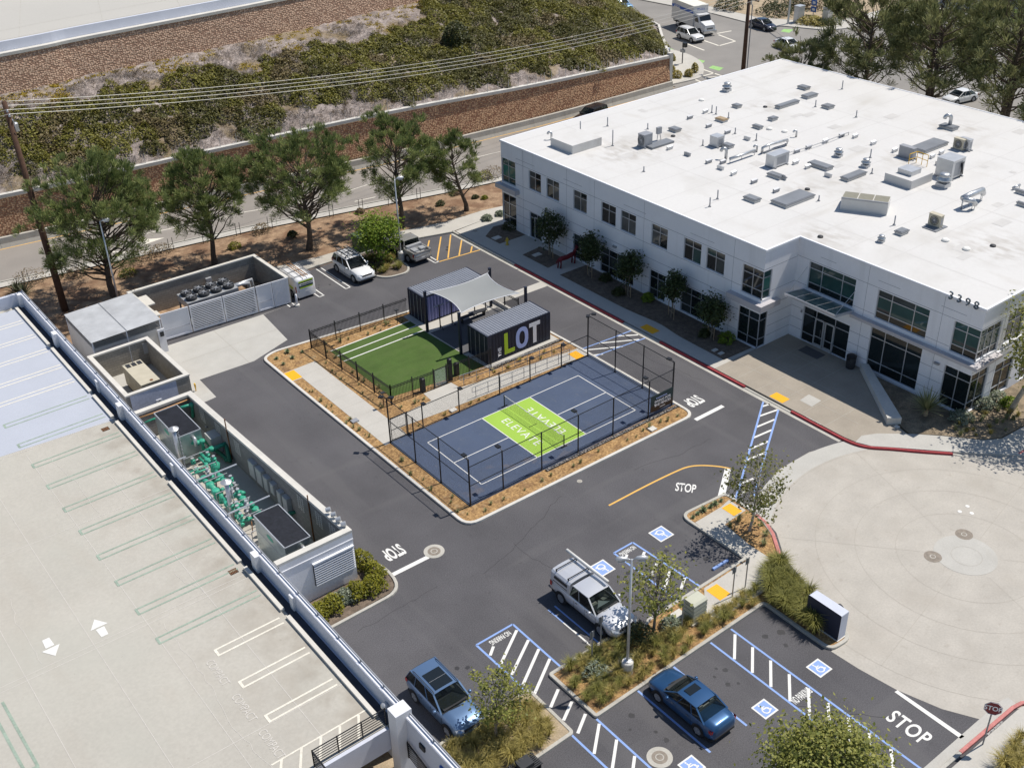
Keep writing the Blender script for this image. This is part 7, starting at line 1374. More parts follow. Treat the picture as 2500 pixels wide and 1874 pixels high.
# grasses, agaves, shrubs -------------------------------------------------
def proto_grass(seed, n, h, spread, m, wd=.02):
    r_ = np.random.default_rng(seed); a = r_.random(n)*6.283; rr_ = spread*(.15+.85*r_.random(n)); hh = h*(.55+.5*r_.random(n)); b = np.stack([.12*np.cos(a)*r_.random(n),.12*np.sin(a)*r_.random(n),np.zeros(n)],1); mid = np.stack([rr_*.4*np.cos(a),rr_*.4*np.sin(a),hh*.75],1); tip = np.stack([rr_*np.cos(a),rr_*np.sin(a),hh*(.55+.45*r_.random(n))],1); s = np.stack([-np.sin(a),np.cos(a),np.zeros(n)],1)*wd
    V = np.stack([b-s,b+s,mid+s*.8,mid-s*.8,tip],1).reshape(-1,3); k = np.arange(n)[:,None]*5; F = np.concatenate([k+np.array([[0,1,2]]),k+np.array([[0,2,3]]),k+np.array([[3,2,4]])],0); return npmesh(None,V,F,m)
def proto_agave(seed, n, h, w_, m):
    r_ = np.random.default_rng(seed); V, F = [], []
    for k in range(n):
        a = k*2.4+r_.random()*.3; el = .25+1.1*(k/n); L = h*(.8+.3*r_.random()); d = np.array([math.cos(a)*math.cos(el),math.sin(a)*math.cos(el),math.sin(el)]); s = np.array([-math.sin(a),math.cos(a),0])*w_; i = len(V); V += [list(s*.6),list(-s*.6),list(d*L*.5+s+[0,0,.02]),list(d*L*.5-s+[0,0,.02]),list(d*L)]; F += [(i,i+1,i+3),(i,i+3,i+2),(i+2,i+3,i+4)]
    return npmesh(None,np.array(V),np.array(F),m)
def npm_named(me, nm): me.name = nm; return me
GG = [proto_grass(s,260,.95,.85,'grass_gold',.013) for s in (1,2,3)]; GN = [proto_grass(s+9,260,.95,.8,'grass_green',.013) for s in (1,2,3)]; SM = [proto_grass(s+20,46,.34,.30,'yucca',.012) for s in (1,2,3)]; AG = [proto_agave(s+30,22,.34,.045,'agave') for s in (1,2)]; BU = [proto_grass(s+40,60,.3,.38,'grass_gold',.012) for s in (1,2)]
def put(name, me, p, sc, label, cat, group, r_):
    o = bpy.data.objects.new(name, me); COL.objects.link(o); o.location = p; o.rotation_euler.z = r_.random()*6.28; k_ = .7+.6*r_.random(); o.scale = (sc*k_*(.9+.2*r_.random()),sc*k_*(.9+.2*r_.random()),sc*k_*(.85+.3*r_.random())); return tag(o,label,cat,group)
r_ = np.random.default_rng(77)
def inpoly(p, poly):
    c = False; n = len(poly)
    for i in range(n):
        a, b = poly[i-1], poly[i]
        if (a[1] > p[1]) != (b[1] > p[1]) and p[0] < (b[0]-a[0])*(p[1]-a[1])/(b[1]-a[1])+a[0]: c = not c
    return c
def scatter(poly, n, md, tries=4000):
    pts = []; xs = [p[0] for p in poly]; ys = [p[1] for p in poly]
    for _ in range(tries):
        if len(pts) >= n: break
        p = (r_.uniform(min(xs),max(xs)), r_.uniform(min(ys),max(ys)))
        if inpoly(p,poly) and all((p[0]-q[0])**2+(p[1]-q[1])**2 > md*md for q in pts): pts.append(p)
    return pts
Z = lambda s, pts: [P(s,x,y,.1)[:2] for x, y in pts]
gm = Z('O',[(540,930),(740,780),(860,720),(1000,640),(1180,620),(1240,660),(1330,620),(1500,560),(1640,530),(1780,420),(2040,290),(2060,380),(1600,700),(1330,880),(1060,1020),(830,1190),(760,1170)])
for p in scatter(gm,80,.33): g_ = r_.random() < .55; put('grass_clump',(GG if g_ else GN)[r_.integers(3)],(*p,.1),.64 if g_ else .7,'golden tussock of ornamental grass in the long parking island' if g_ else 'green tussock of ornamental grass in the long parking island','grass','grass clumps in the long parking island',r_)
gm = [(5.6,-24.9),(7.6,-23.0),(8.3,-23.2),(7.4,-26.2),(6.6,-26.9),(5.6,-28.3)]
for p in scatter(gm,44,.3): put('grass_clump',GN[r_.integers(3)],(*p,.1),1.05,'tall green grass tussock beside the dark monument slab','grass','grass clumps by the monument slab',r_)
gm = [(-14.2,-21.9),(-11.8,-21.9),(-9.2,-22.0),(-8.95,-24.4),(-9.4,-24.6),(-14.2,-24.7)]
for p in scatter(gm,54,.35): put('grass_clump',GG[r_.integers(3)],(*p,.1),.8,'golden tussock of ornamental grass in the island by the garage','grass','grass clumps in the island by the garage',r_)
gm = [(11.2,24.0),(13.6,23.6),(13.9,26.5),(11.2,27.5)]
for p in scatter(gm,34,.26): put('grass_clump',(GG+GN)[r_.integers(6)],(*p,.1),.6,'short grass tussock under the bright green tree','grass','grass clumps on the stall island',r_)
for p in scatter(Z('Q',[(1960,1658),(2211,1420),(2260,1500),(2150,1740)]),14,.5): put('grass_clump',GG[r_.integers(3)],(*p,.12),.9,'tawny grass tussock in the verge behind the stop sign','grass','grass clumps in the verge by the stop sign',r_)
gm = [(26.9,-21.6),(28.3,-23.4),(29.5,-24.0),(33,-24.2),(33,-21.5),(30,-21.4)]
for p in scatter(gm,26,.42): put('grass_clump',(BU+SM)[r_.integers(5)],(*p,.15),1.1,'low ground cover clump in the bed below the office corner','plant','ground cover below the office corner',r_)
# small tufts in the mulch round the court
def row(a, b, n, me, sc, label, group, jit=.2):
    for i in range(n):
        if r_.random() < .25: continue
        t = (i+.5)/n; put('bed_plant',me[r_.integers(len(me))],(a[0]+(b[0]-a[0])*t+r_.normal()*jit,a[1]+(b[1]-a[1])*t+r_.normal()*jit,.09),sc*(.55+.8*r_.random()),label,'plant',group,r_)
CG = 'young plants in the mulch round the court'
row((-2.9,12.4),(-2.9,2.0),17,SM,.75,'tiny pale tuft in the mulch strip between kerb and west walk',CG); row((-2.75,1.0),(-2.6,-8.2),14,SM,.85,'spiky green tuft in the mulch beside the court fence along the lane',CG); row((-2.0,-8.35),(15.4,-8.5),22,SM,.9,'spiky green tuft in the mulch between the court and south lane',CG,.1)
row((.85,15.6),(.95,6.4),20,SM,.75,'tiny pale tuft in the mulch inside the picket fence',CG); row((-.2,14),(-.05,5.0),14,SM,.6,'tiny pale tuft in the mulch between walk and picket fence',CG); row((1.3,15.75),(8.2,15.5),11,SM,.8,'tiny pale tuft in the mulch behind the turf stripes',CG); row((0,4.6),(3.0,4.6),6,SM,.7,'tiny pale tuft in the mulch by the turf gate',CG); row((6.3,4.75),(14.4,3.75),12,BU,.8,'small dry tuft in the mulch below the lettered container',CG); row((.3,2.0),(6.8,1.85),9,BU,.7,'small dry tuft in the thin bed along the court fence',CG,.06)
for x, y in ((-2.6,16.6),(-1.5,16.9),(-1.6,15.9),(-2.6,15.5),(-.6,16.2)): put('agave',AG[r_.integers(2)],(x,y,.09),1.0,'blue green agave in the corner bed beyond the yellow tactile pad','plant','agaves in the corner bed',r_)
for s, x, y in (('K',1555,1150),('K',1590,1120),('K',1635,1095),('K',1690,1068),('K',1725,1045),('K',1770,1020)): p = P(s,x,y,.1); put('agave',AG[r_.integers(2)],(p.x,p.y,.1),.85,'small agave in the narrow mulch bed beside the island tactile pad','plant','agaves in the island bed',r_)
for s, x, y in (('K',1905,1170),('K',2085,1205),('K',2115,1280),('K',2100,1355),('K',1840,1215)): p = P(s,x,y,.1); put('bed_plant',SM[r_.integers(3)],(p.x,p.y,.1),1.3,'spiky tuft in the mulch under the airy plaza sycamore','plant','spiky plants under the plaza sycamore',r_)
def shrub(name, loc, rx, ry, h, label, m, seed, n=700, size=.11, group=None, base=.12):
    r2 = np.random.default_rng(seed); t = thing(name, loc, label, 'shrub', group); d = rdir(n,r2,.35); d[:,2] = np.abs(d[:,2]); lump = 1+.22*np.sin(5*np.arctan2(d[:,1],d[:,0])+seed)*(1-d[:,2]); rr_ = (.55+.45*r2.random(n)**.4)[:,None]*lump[:,None]; C = d*np.array([rx,ry,h])*rr_+np.array([0,0,base*h]); V, F = leaves(C,r2,size,d*.7); npmesh('foliage',V,F,m,t); mb = MB()
    for k in range(5): e = C[r2.integers(n)]; limb(mb,(0,0,0),e*.8,.03,.008,r2,n=3)
    mb.build('stem','bark',t,local=True); return t
for i, (s, x, y, rx, h, m, lab) in enumerate((('O',1135,680,.95,.95,'shrub_dark','round dark green shrub behind the near light pole'),('O',1385,580,.6,.65,'shrub_grey','grey green shrub beside the beige pedestal'),('O',800,930,.75,.6,'shrub_grey','silvery shrub between the accessible signs and light pole'),('L',1720,390,.9,.6,'shrub_grey','low grey green shrub under the office corner window'),('L',1900,300,.8,.7,'shrub_grey','low grey green shrub against the office side wall'),('L',2000,240,.8,.6,'shrub_grey','second grey green shrub along the office side wall'),('L',2090,290,.6,.7,'bright','bright green shrub at the foot of the tall sycamore'),('G',1205,900,.55,.7,'bright','yellow green shrub under the office window near the tactile pad'),('G',1810,1215,.7,.8,'bright','yellow green shrub at the entrance corner of the office'),('G',1640,1170,.5,.6,'shrub_dark','dark shrub under the last narrow tree'),('G',880,740,.6,.6,'shrub_dark','dark shrub under the wide four pane window'),('G',980,850,.6,.6,'shrub_dark','dark shrub between two narrow trees'),('F',1860,275,.55,.5,'shrub_grey','pale shrub on the walk verge by the office corner'),('F',1960,240,.5,.45,'shrub_grey','small pale shrub closest to the office corner glass'),('F',360,400,.5,.5,'shrub_dark','dark little shrub under the broad pine'),('G',150,340,.9,.6,'shrub_dark','dark shrub beneath the office corner glass'))):
    p = P(s,x,y,.1); shrub('shrub',(p.x,p.y,.12),rx,rx*.9,h,lab,m,60+i,n=650)
p = P('B',1630,430,0); 
HG = 'golden hedge at the plant yard corner'
for i, (x, y, rx, ry, h, m) in enumerate(((-10.25,-6.6,.45,.9,.9,'shrub_gy'),(-10.0,-8.0,.6,.9,.95,'shrub_gy'),(-9.95,-9.3,.6,.8,.9,'shrub_gy'),(-10.6,-10.2,.8,.7,.9,'shrub_gy'),(-11.6,-10.0,.7,.7,.85,'shrub_gy'),(-12.3,-9.9,.7,.6,.7,'shrub_grey'),(-13.2,-10.1,.8,.7,.9,'shrub_gy'),(-14.1,-10.2,.7,.7,.9,'shrub_gy'))): shrub('hedge_shrub',(x,y,.09),rx,ry,h,'pale silvery shrub within the golden hedge by the plant yard' if m == 'shrub_grey' else 'golden green hedge shrub in the bed at the plant yard corner',m,90+i,n=900,size=.10,group=HG)
p = P('L',1450,360,.15); t = thing('yucca_plant',(p.x,p.y,.15),'big spiky dark yucca in the bed beside the entrance plaza','plant'); npm_ = proto_agave(51,120,1.75,.035,'yucca'); o = link('leaf_rosette',npm_,t); o.location = (0,0,.45); MB().tube([(0,0,0),(0,0,.6)], .16, 8).build('stem','wood_tan',t,local=True)
for s, x, y, lab in (('E',190,850,'dark flax clump behind the garage corner by the road'),('E',130,830,'second dark flax clump against the garage end wall')): p = P(s,x,y,0); t = thing('flax_plant',(p.x,p.y,0),lab,'plant'); o = link('leaves',proto_agave(int(x),46,1.3,.05,'flax'),t)
for i, (s, x, y, rx, h, m) in enumerate((('E',240,760,1.6,1.3,'brown_brush'),('E',1090,590,1.3,1.0,'brown_brush'),('E',1240,530,1.2,.9,'brown_brush'),('E',600,700,1.1,.8,'brown_brush'),('E',990,700,.9,.6,'shrub_gy'),('E',1810,490,.7,.6,'shrub_gy'),('F',120,370,1.0,.9,'brown_brush'),('F',1620,75,.7,.5,'brown_brush'),('F',1500,160,.5,.5,'shrub_dark'),('F',1770,105,.4,.35,'shrub_dark'),('F',1840,110,.4,.35,'shrub_gy'),('B',1900,1370,1.6,1.2,'brown_brush'),('B',1840,1390,1.0,1.0,'shrub_gy'),('F',880,220,.5,.5,'brown_brush'))):
    p = P(s,x,y,0); shrub('roadside_shrub',(p.x,p.y,-.03),rx,rx*.7,h,'dry brown roadside shrub in the pine strip' if m == 'brown_brush' else ('small green roadside shrub in the pine strip' if m == 'shrub_dark' else 'yellow green roadside shrub in the pine strip'),m,120+i,n=500,size=.10,group='roadside shrubs in the pine strip')
# hillside cover: one mass nobody could count
def nval(x, y, s, ph):
    return (np.sin(x*s+ph)*np.cos(y*s*1.3-ph*.7)+np.sin(x*s*2.1+y*s*1.7+ph*2)*.6+np.sin(x*s*4.3-y*s*3.1+ph)*.3)/1.9
rh = np.random.default_rng(5); acc = {'acacia': [], 'acacia_dk': [], 'white_brush': [], 'iceplant': [], 'brown_brush': []}
def cover(x, tt, y):
    return .75*(1-abs(tt-.40)/.5)+.42*nval(x,y,.19,1.3)+(.75 if x > 52 else (.4 if x > 40 else 0))-(.30 if tt < .1 and x < 50 else 0)-(.42 if tt > .72 and x < 46 else 0)
acc['scrub_brown'] = []; mounds = []
for k in range(7000):
    x = rh.uniform(-30,84); y0 = np.interp(x,lx,ly)+.5 if x < 68.2 else 46.8; y1 = np.interp(x,ux,uy)-.2; tt = rh.random(); y = y0+(y1-y0)*tt; lim = np.interp(y,[q[1] for q in sw],[q[0] for q in sw])
    if x > lim-.6: continue
    z = float(hill_z(x,y)); dens = cover(x,tt,y)
    if dens+.22*nval(x,y,.62,2.2) > .30 and x < lim-1.4 and .05 < tt < .95:
        rad_ = 1.3+1.7*rh.random()**1.6
        if all((x-q[0])**2+(y-q[1])**2 > (.52*(rad_+q[3]))**2 for q in mounds):
            mounds.append((x,y,z,rad_,.35+.30*rad_*(.5+.7*rh.random())))
    if tt > .90+.06*math.sin(x*.4) and x < 50: acc['iceplant'].append((x,y,z,.5,.16))
    elif dens < .32:
        if nval(x,y,.45,9.) > .25 and tt > .4: acc['iceplant'].append((x,y,z,.5+.3*rh.random(),.2))
        elif rh.random() < .7: acc['white_brush' if rh.random() < .6 else 'brown_brush'].append((x,y,z,.45+.35*rh.random(),.35))
for q in mounds: acc[('acacia','acacia','acacia_dk','acacia','scrub_brown','acacia_dk')[int(rh.integers(6))]].append(q)
for m, items in acc.items():
    A = np.array(items); n = len(A)
    if m in ('acacia','acacia_dk','scrub_brown'):
        Cs, Ds = [], []
        for x, y, z, rad_, hh in items:
            k = int(800*rad_*rad_/2+300); d = rdir(k,rh,.25); d[:,2] = np.abs(d[:,2]); az = np.arctan2(d[:,1],d[:,0]); lump = 1+.20*np.sin(3*az+x)+.12*np.sin(7*az+y); rr_ = (.60+.40*rh.random(k)**.5)*lump; p_ = np.stack([x+d[:,0]*rr_*rad_, y+d[:,1]*rr_*rad_, np.zeros(k)],1); p_[:,2] = hill_z(p_[:,0],p_[:,1])+d[:,2]*rr_*hh*(.8+.3*rh.random(k)); Cs.append(p_); Ds.append(d)
        C, D_ = np.concatenate(Cs), np.concatenate(Ds); V, F = leaves(C,rh,.165,D_*.8)
    else:
        per = {'white_brush': 40,'iceplant': 40,'brown_brush': 34}[m]; d = rdir(n*per,rh,.3).reshape(n,per,3); d[:,:,2] = np.abs(d[:,:,2]); rr_ = (.5+.5*rh.random((n,per,1))**.5); C = (A[:,None,:3]+d*rr_*np.stack([A[:,3],A[:,3],A[:,4]],1)[:,None,:]).reshape(-1,3)
        if m != 'iceplant': V, F = tufts(C[::6],np.tile(np.array([[0,0,.9]]),(len(C[::6]),1)),rh,7,.36,.03,.8)
        else: V, F = leaves(C,rh,.12,d.reshape(-1,3)*.5)
    o = npmesh({'white_brush':'hillside_dry_brush','iceplant':'hillside_ice_plant','brown_brush':'hillside_dry_brush'}.get(m,'hillside_scrub'),V,F,m,kind='stuff'); tag(o,{'acacia':'olive green scrub covering the slope between the cobble walls','acacia_dk':'darker olive scrub mottling the slope between the cobble walls','scrub_brown':'brownish scrub mounds on the slope between the cobble walls','white_brush':'bleached dry brush on the upper slope','iceplant':'yellow ice plant along the foot of the upper wall','brown_brush':'brown dry stalks scattered over the slope'}[m],'plants')
p0 = P('B',1630,455,8.0); zz = float(hill_z(p0.x,p0.y)); p0 = P('B',1630,455,zz); shrub('hillside_bush',(p0.x,p0.y,float(hill_z(p0.x,p0.y))),1.7,1.7,2.6,'dark grey green round bush standing out on the scrubby slope','shrub_dark',200,n=1500,size=.2)
# dry verge and brush across the crossing
for i, (s, x, y, rx, h, m) in enumerate((('D',560,180,2.2,1.0,'grass_gold'),('D',640,185,2.0,.8,'grass_gold'),('D',300,110,3.0,1.4,'shrub_dark'),('D',380,60,3.5,1.6,'shrub_dark'),('D',520,60,3.0,1.6,'brown_brush'),('D',820,130,3.0,2.2,'bright'),('C',1830,70,2.5,1.6,'shrub_dark'),('D',2160,300,3.5,3.5,'bright'),('D',2190,150,3.0,2.6,'bright'),('C',1385,560,.6,.9,'grass_gold'),('C',1430,600,.7,.9,'grass_gold'),('C',1520,590,.6,.9,'grass_gold'),('C',1565,560,.5,1.2,'grass_gold'),('C',1390,470,.5,.9,'grass_gold'))):
    p = P(s,x,y,.1); shrub('verge_shrub',(p.x,p.y,.1),rx,rx,h,{'grass_gold':'dry golden brush at the street crossing','shrub_dark':'dark scrub on the far verge across the street','brown_brush':'brown scrub on the far verge across the street','bright':'bright green scrub beyond the street'}[m],m,220+i,n=700,size=.25 if rx > 1 else .14,group='verge shrubs around the crossing')
# fallen litter and pine needles stay one mass
# ================================================================== poles, signs, small things
def lightpole(loc, h, label, heads, ang=0., base=True):
    t = thing('light_pole', loc, label, 'street light', 'tall light poles'); MB().tube([(0,0,0),(0,0,h)], [.085,.055], 10).build('pole','metal_light',t,local=True,smooth=True)
    if base: MB().lathe([(.3,0),(.3,.75),(.26,.8)], (0,0,0), 16).build('concrete_base','cap',t,local=True); MB().lathe([(.2,.8),(.2,.86),(.1,.9)], (0,0,0), 12).build('base_plate','metal_light',t,local=True)
    for k in range(heads):
        a = ang+k*math.pi; q = MB(); dx, dy = math.cos(a), math.sin(a); q.tube([(0,0,h-.05),(dx*.2,dy*.2,h+.03)], .035, 6); q.tube([(dx*.15,dy*.15,h+.03),(dx*.28,dy*.28,h+.05),(dx*.6,dy*.6,h+.06),(dx*.78,dy*.78,h+.05)], [.05,.11,.15,.07], 10); hd = q.build('lamp_head','metal_light',t,local=True,smooth=True); q = MB().cbox((dx*.5,dy*.5,h-.085),(.35,.18,.02),a); q.build('lens','lens_clear',hd,local=True)
lightpole((-3.88,-23.77,.1),7.5,'tall grey light pole with two lamp heads in the long parking island',2,R(-35)); lightpole((14.3,25.1,.1),7.6,'grey light pole on the stall island beside the bright green tree',1,R(-20)); lightpole((-9.0,31.5,0),8.4,'grey light pole behind the bin store beneath the largest pine',1,R(-20),False)
def upole(base, top, arm, label, za):
    t = thing('utility_pole', base, label, 'utility pole', 'wooden utility poles'); b, e = Vector((0,0,-.1)), Vector(top)-Vector(base); MB().tube([b, b.lerp(e,.5), e],[.30,.25,.19],10).build('pole','wood_pole',t,local=True,smooth=True); pts = []
    for k, zq in enumerate(za):
        c = b.lerp(e,zq); q = MB(); d = Vector(arm); q.bar(c-d,c+d,.12,.14); o = q.build('crossarm','wood_pole',t,local=True)
        for s in (-1,-.33,.33,1): q = MB(); pp_ = c+d*s; q.lathe([(.05,0),(.09,.05),(.06,.12),(.09,.18),(.03,.26)], pp_+Vector((0,0,.07)), 8); q.build('insulator','galv',o,local=True); pts.append(Vector(base)+pp_+Vector((0,0,.3)))
    q = MB(); c = b.lerp(e,za[-1]-.04); q.bar(c+Vector((.2,-.3,0)),c+Vector((.2,.3,0)),.1,.1); q.lathe([(.2,0),(.2,.6),(.1,.7)], c+Vector((.35,0,-.9)), 10); q.build('hardware','galv',t,local=True); return pts
w1 = upole((-12.3,35.6,0),(-12.3,37.4,17.3),(.3,1.8,0),'tall leaning wooden utility pole behind the garage corner',(.955,)); w2 = upole((80.1,44.0,0),(80.1,44.0,10.0),(.2,1.8,0),'wooden utility pole at the street crossing beyond the office',(.93,.985))
MB().tube([(80.5,43.6,0),(80.5,43.6,8.6)], .06, 6); q = MB().tube([(80.45,43.65,0),(80.45,43.65,8.6)], .07, 6); tag(q.build('conduit_riser','metal_grey'),'grey conduit running up beside the crossing utility pole','conduit')
for k in range(4):
    a, b = w1[k], w2[k]; pts = [a.lerp(b,t) - Vector((0,0,2.3*4*t*(1-t))) for t in np.linspace(0,1,28)]; q = MB(); q.tube(pts,.019,4,cap=False); tag(q.build('power_line','wire'),'pale overhead wire strung between the two utility poles','wire','overhead wires')
    q = MB(); e = a+Vector((-45,9,-2.0)); q.tube([a.lerp(e,t)-Vector((0,0,.8*4*t*(1-t))) for t in np.linspace(0,1,8)],.019,4,cap=False); tag(q.build('power_line','wire'),'pale overhead wire leaving the leaning pole toward the garage','wire','overhead wires')
    q = MB(); a = w2[4+k]; e = a+Vector((60,-38-k,2.0)); q.tube([a.lerp(e,t)-Vector((0,0,1.0*4*t*(1-t))) for t in np.linspace(0,1,8)],.019,4,cap=False); tag(q.build('power_line','wire'),'pale overhead wire crossing the junction beyond the office','wire','overhead wires')
q = MB(); q.tube([(80.2,43.9,7.5),(88.5,36.0,.1)], .02, 4); tag(q.build('guy_wire','wire'),'diagonal guy wire bracing the crossing utility pole','wire')
def signpost(loc, h, label, face, txt=None, panel=(.3,.45), m='sign_blue', group=None, back='sign_back', two=False):
    t = thing('parking_sign', loc, label, 'sign', group); MB().bar((0,0,0),(0,0,h),.05,.05).build('post','sign_back',t,local=True); f = Vector(face).normalized(); s = Vector((-f.y,f.x,0))
    for k in range(2 if two else 1):
        q = MB(); c = Vector((0,0,h-panel[1]/2-.02-k*(panel[1]+.04)))+f*.035; w_, ph = s*panel[0]/2, Vector((0,0,panel[1]/2)); q.add([c-w_-ph,c+w_-ph,c+w_+ph,c-w_+ph],[(0,1,2,3)]); o = q.build('panel',m,t,local=True); q = MB(); c2 = c-f*.012; q.add([c2-w_-ph,c2+w_-ph,c2+w_+ph,c2-w_+ph],[(3,2,1,0)]); q.build('panel_back',back,t,local=True); q = MB(); c3 = c+f*.004
        for a, b in (((-.25,.1),(.25,.1)),((-.2,-.15),(.25,-.25))): q.add([c3+s*a[0]*panel[0]+Vector((0,0,(a[1]-.06)*panel[1])),c3+s*b[0]*panel[0]+Vector((0,0,(b[1]-.06)*panel[1])),c3+s*b[0]*panel[0]+Vector((0,0,(b[1]+.06)*panel[1])),c3+s*a[0]*panel[0]+Vector((0,0,(a[1]+.06)*panel[1]))],[(0,1,2,3)])
        q.build('pictogram','letter_white',o,local=True)
    return t
AS = 'accessible parking signs'
for (x, y), lab, f in (((5.5,-23.3),'accessible sign on a post between the tactile pad and monument grass',(0,1,0)),((4.4,-23.35),'accessible sign on a post right behind the island tactile pad',(0,1,0)),((.4,-23.4),'accessible sign on a post beside the beige pedestal',(0,1,0)),((-3.75,-21.6),'accessible sign on a post at the nose of the silver pickup',(0,1,0)),((-4.8,-22.1),'accessible sign on a post in the grass at the hatched bay end',(0,1,0)),((-9.9,-22.6),'accessible sign on a post in the golden grass island',(0,1,0))): signpost((x,y,.1),2.15,lab,f,group=AS)
st = thing('stop_sign',(5.9,-37.7,.12),'dark red octagonal stop sign on a thin post by the kerb','sign'); MB().bar((0,0,0),(0,0,2.75),.06,.05).build('post','sign_back',st,local=True); q = MB(); oc = [(math.cos(R(22.5+45*k))*.42, math.sin(R(22.5+45*k))*.42) for k in range(8)]; fx = Vector((-.85,-.53,0)); sx_ = Vector((.53,-.85,0)); q.add([Vector((0,0,2.45))+fx*.04+sx_*a+Vector((0,0,b)) for a, b in oc],[tuple(range(8))]); q.add([Vector((0,0,2.45))+fx*.03+sx_*a+Vector((0,0,b)) for a, b in oc],[tuple(range(8))[::-1]]); q.build('plate','red_sign',st,local=True); q = MB(); q.tube([Vector((0,0,2.45))+fx*.045+sx_*a*.95+Vector((0,0,b*.95)) for a, b in oc+oc[:1]],.012,4); q.build('border','letter_white',st,local=True); text('lettering','STOP',.27,Vector((5.9,-37.7,.12))+Vector((0,0,2.45))+fx*.05,sx_,(0,0,1),'letter_white',st,.02,.85)
# monument slab
mo_ = thing('monument_sign',(6.4,-28.0,.1),'tall dark blue monument slab with pale edge at the plaza rim','monument'); q = MB(); pts = arc(V2((-1.15,0),(-1.15,1.75),(1.0,1.75),(1.0,0)),4,[0,.05,.14,0]); q.add([(-.3,p.x,p.y) for p in pts]+[(.3,p.x,p.y) for p in pts],[tuple(range(len(pts)))[::-1],tuple(range(len(pts),2*len(pts)))]); q.build('face','monument',mo_,local=True); q = MB(); n = len(pts)
for i in range(n-1): a, b = pts[i], pts[i+1]; q.add([(-.3,a.x,a.y),(-.3,b.x,b.y),(.3,b.x,b.y),(.3,a.x,a.y)],[(3,2,1,0)])
q.build('edge_band','letter_blue' if False else 'parapet',mo_,local=True); MB().box(-.36,-1.2,-.1,.36,1.05,.04).build('plinth','cap',mo_,local=True); q = MB(); q.tube([(.3,-.55,1.55),(.42,-.55,1.55)], .2, 14); q.build('round_emblem','dark_plastic',mo_,local=True)
# pedestal cabinet with stepped louvres
pc = thing('utility_pedestal',(1.6,-23.15,.1),'beige louvred utility pedestal in the long parking island','utility box'); 
for k in range(4): z = .12+k*.27; MB().box(-.5+.0,-.42,z,.5,.42,z+.22).build('louvre_tier','beige_plastic',pc,local=True); MB().box(-.44,-.36,z+.22,.44,.36,z+.27).build('louvre_gap','dark_plastic',pc,local=True)
q = MB(); loft(q,[(x,[(-.42,1.2),(-.42,1.32),(-.3,1.42),(.3,1.42),(.42,1.32),(.42,1.2)]) for x in (-.5,.5)]); q.build('lid','beige_plastic',pc,local=True); MB().box(-.6,-.5,-.05,.6,.5,.12).build('pad','concrete_walk',pc,local=True)
for s, x, y, w_, d, lab in (('O',1440,480,.7,.6,'pale concrete utility vault cover beside the beige pedestal'),('O',1690,500,1.0,.7,'pale concrete vault cover in the grass of the long island'),('K',1240,465,.5,.45,'white irrigation box in the mulch by the south kerb'),('J',1600,320,.5,.4,'white irrigation box in the thin bed along the court'),('J',840,402,.5,.42,'grey irrigation box in the mulch by the west walk'),('G',1722,1280,.45,.3,'white irrigation box in the bed at the entrance corner'),('G',1770,1305,.45,.3,'second white irrigation box in the bed at the entrance corner'),('G',40,415,.8,.6,'pale utility cover in the dark bed by the hydrant'),('G',350,545,.8,.5,'pale utility cover in the bed by the red bike rack'),('L',1230,450,.3,.3,'small white box by the end of the seat wall')):
    p = P(s,x,y,.12); o = MB().box(p.x-w_/2,p.y-d/2,.08,p.x+w_/2,p.y+d/2,.19); tag(o.build('vault_cover','metal_grey' if 'grey irr' in lab else 'cap'),lab,'utility cover')
tb = thing('transformer_box',(13.0,29.3,.1),'dark green transformer box behind the bright green tree','utility box'); MB().box(-.8,-.7,.1,.8,.7,1.45).build('casing','box_green',tb,local=True); MB().box(-.84,-.74,1.45,.84,.74,1.52).build('lid','box_green',tb,local=True); MB().box(-1,-.9,-.05,1,.9,.1).build('pad','concrete',tb,local=True); [MB().box(-.78+k*.8,-.715,.15,-.02+k*.8,-.701,1.4).build('door','box_green',tb,local=True) for k in (0,1)]
q = MB(); loft(q,[(x,[(-.09,0),(-.08,.10),(-.05,.13),(.05,.13),(.08,.10),(.09,0)]) for x in (-.62,.62)]); o = q.build('wheel_stop','paint_blue'); o.location = (5.9,-21.08,.005); tag(o,'blue painted wheel stop at the head of an accessible bay','wheel stop')
hy = thing('fire_hydrant',(23.4,21.4,.125),'yellow fire hydrant on the walk by the office corner','hydrant'); MB().lathe([(.16,0),(.16,.05),(.1,.07),(.1,.48),(.13,.5),(.13,.55),(.1,.62),(.04,.68),(.04,.74)], (0,0,0), 12).build('body','yellow_hydrant',hy,local=True,smooth=True); [MB().tube([(0,0,.38),(.2*math.cos(a),.2*math.sin(a),.38)], .055, 8).build('outlet','yellow_hydrant',hy,local=True) for a in (0,2.2,-2.2)]
# red animal shaped bike rack
rk_ = thing('bike_rack',(24.7,14.55,.125),'dark red animal shaped steel bike rack on the office walk','bike rack'); mat('rack_red',(.17,.012,.02),.45,.08,3.); q = MB(); q.tube([(-.95,0,.75),(-.6,0,.82),(0,0,.78),(.55,0,.86),(.85,0,.95)],[.16,.22,.21,.22,.15],10); q.tube([(.8,0,.95),(1.0,0,1.25),(1.12,0,1.42)],[.15,.12,.10],8); q.build('body','rack_red',rk_,local=True,smooth=True); q = MB(); q.tube([(1.05,0,1.42),(1.3,0,1.34),(1.45,0,1.26)],[.10,.09,.05],8); q.tube([(1.08,.05,1.5),(1.08,.07,1.64)],[.035,.01],5); q.tube([(1.08,-.05,1.5),(1.08,-.07,1.64)],[.035,.01],5); q.build('head','rack_red',rk_,local=True,smooth=True)
for x, y in ((-.9,.13),(-.8,-.13),(.7,.13),(.8,-.13)): MB().tube([(x,y,.75),(x+.03,y,.4),(x-.02,y,0)],[.09,.06,.07],8).build('leg','rack_red',rk_,local=True,smooth=True)
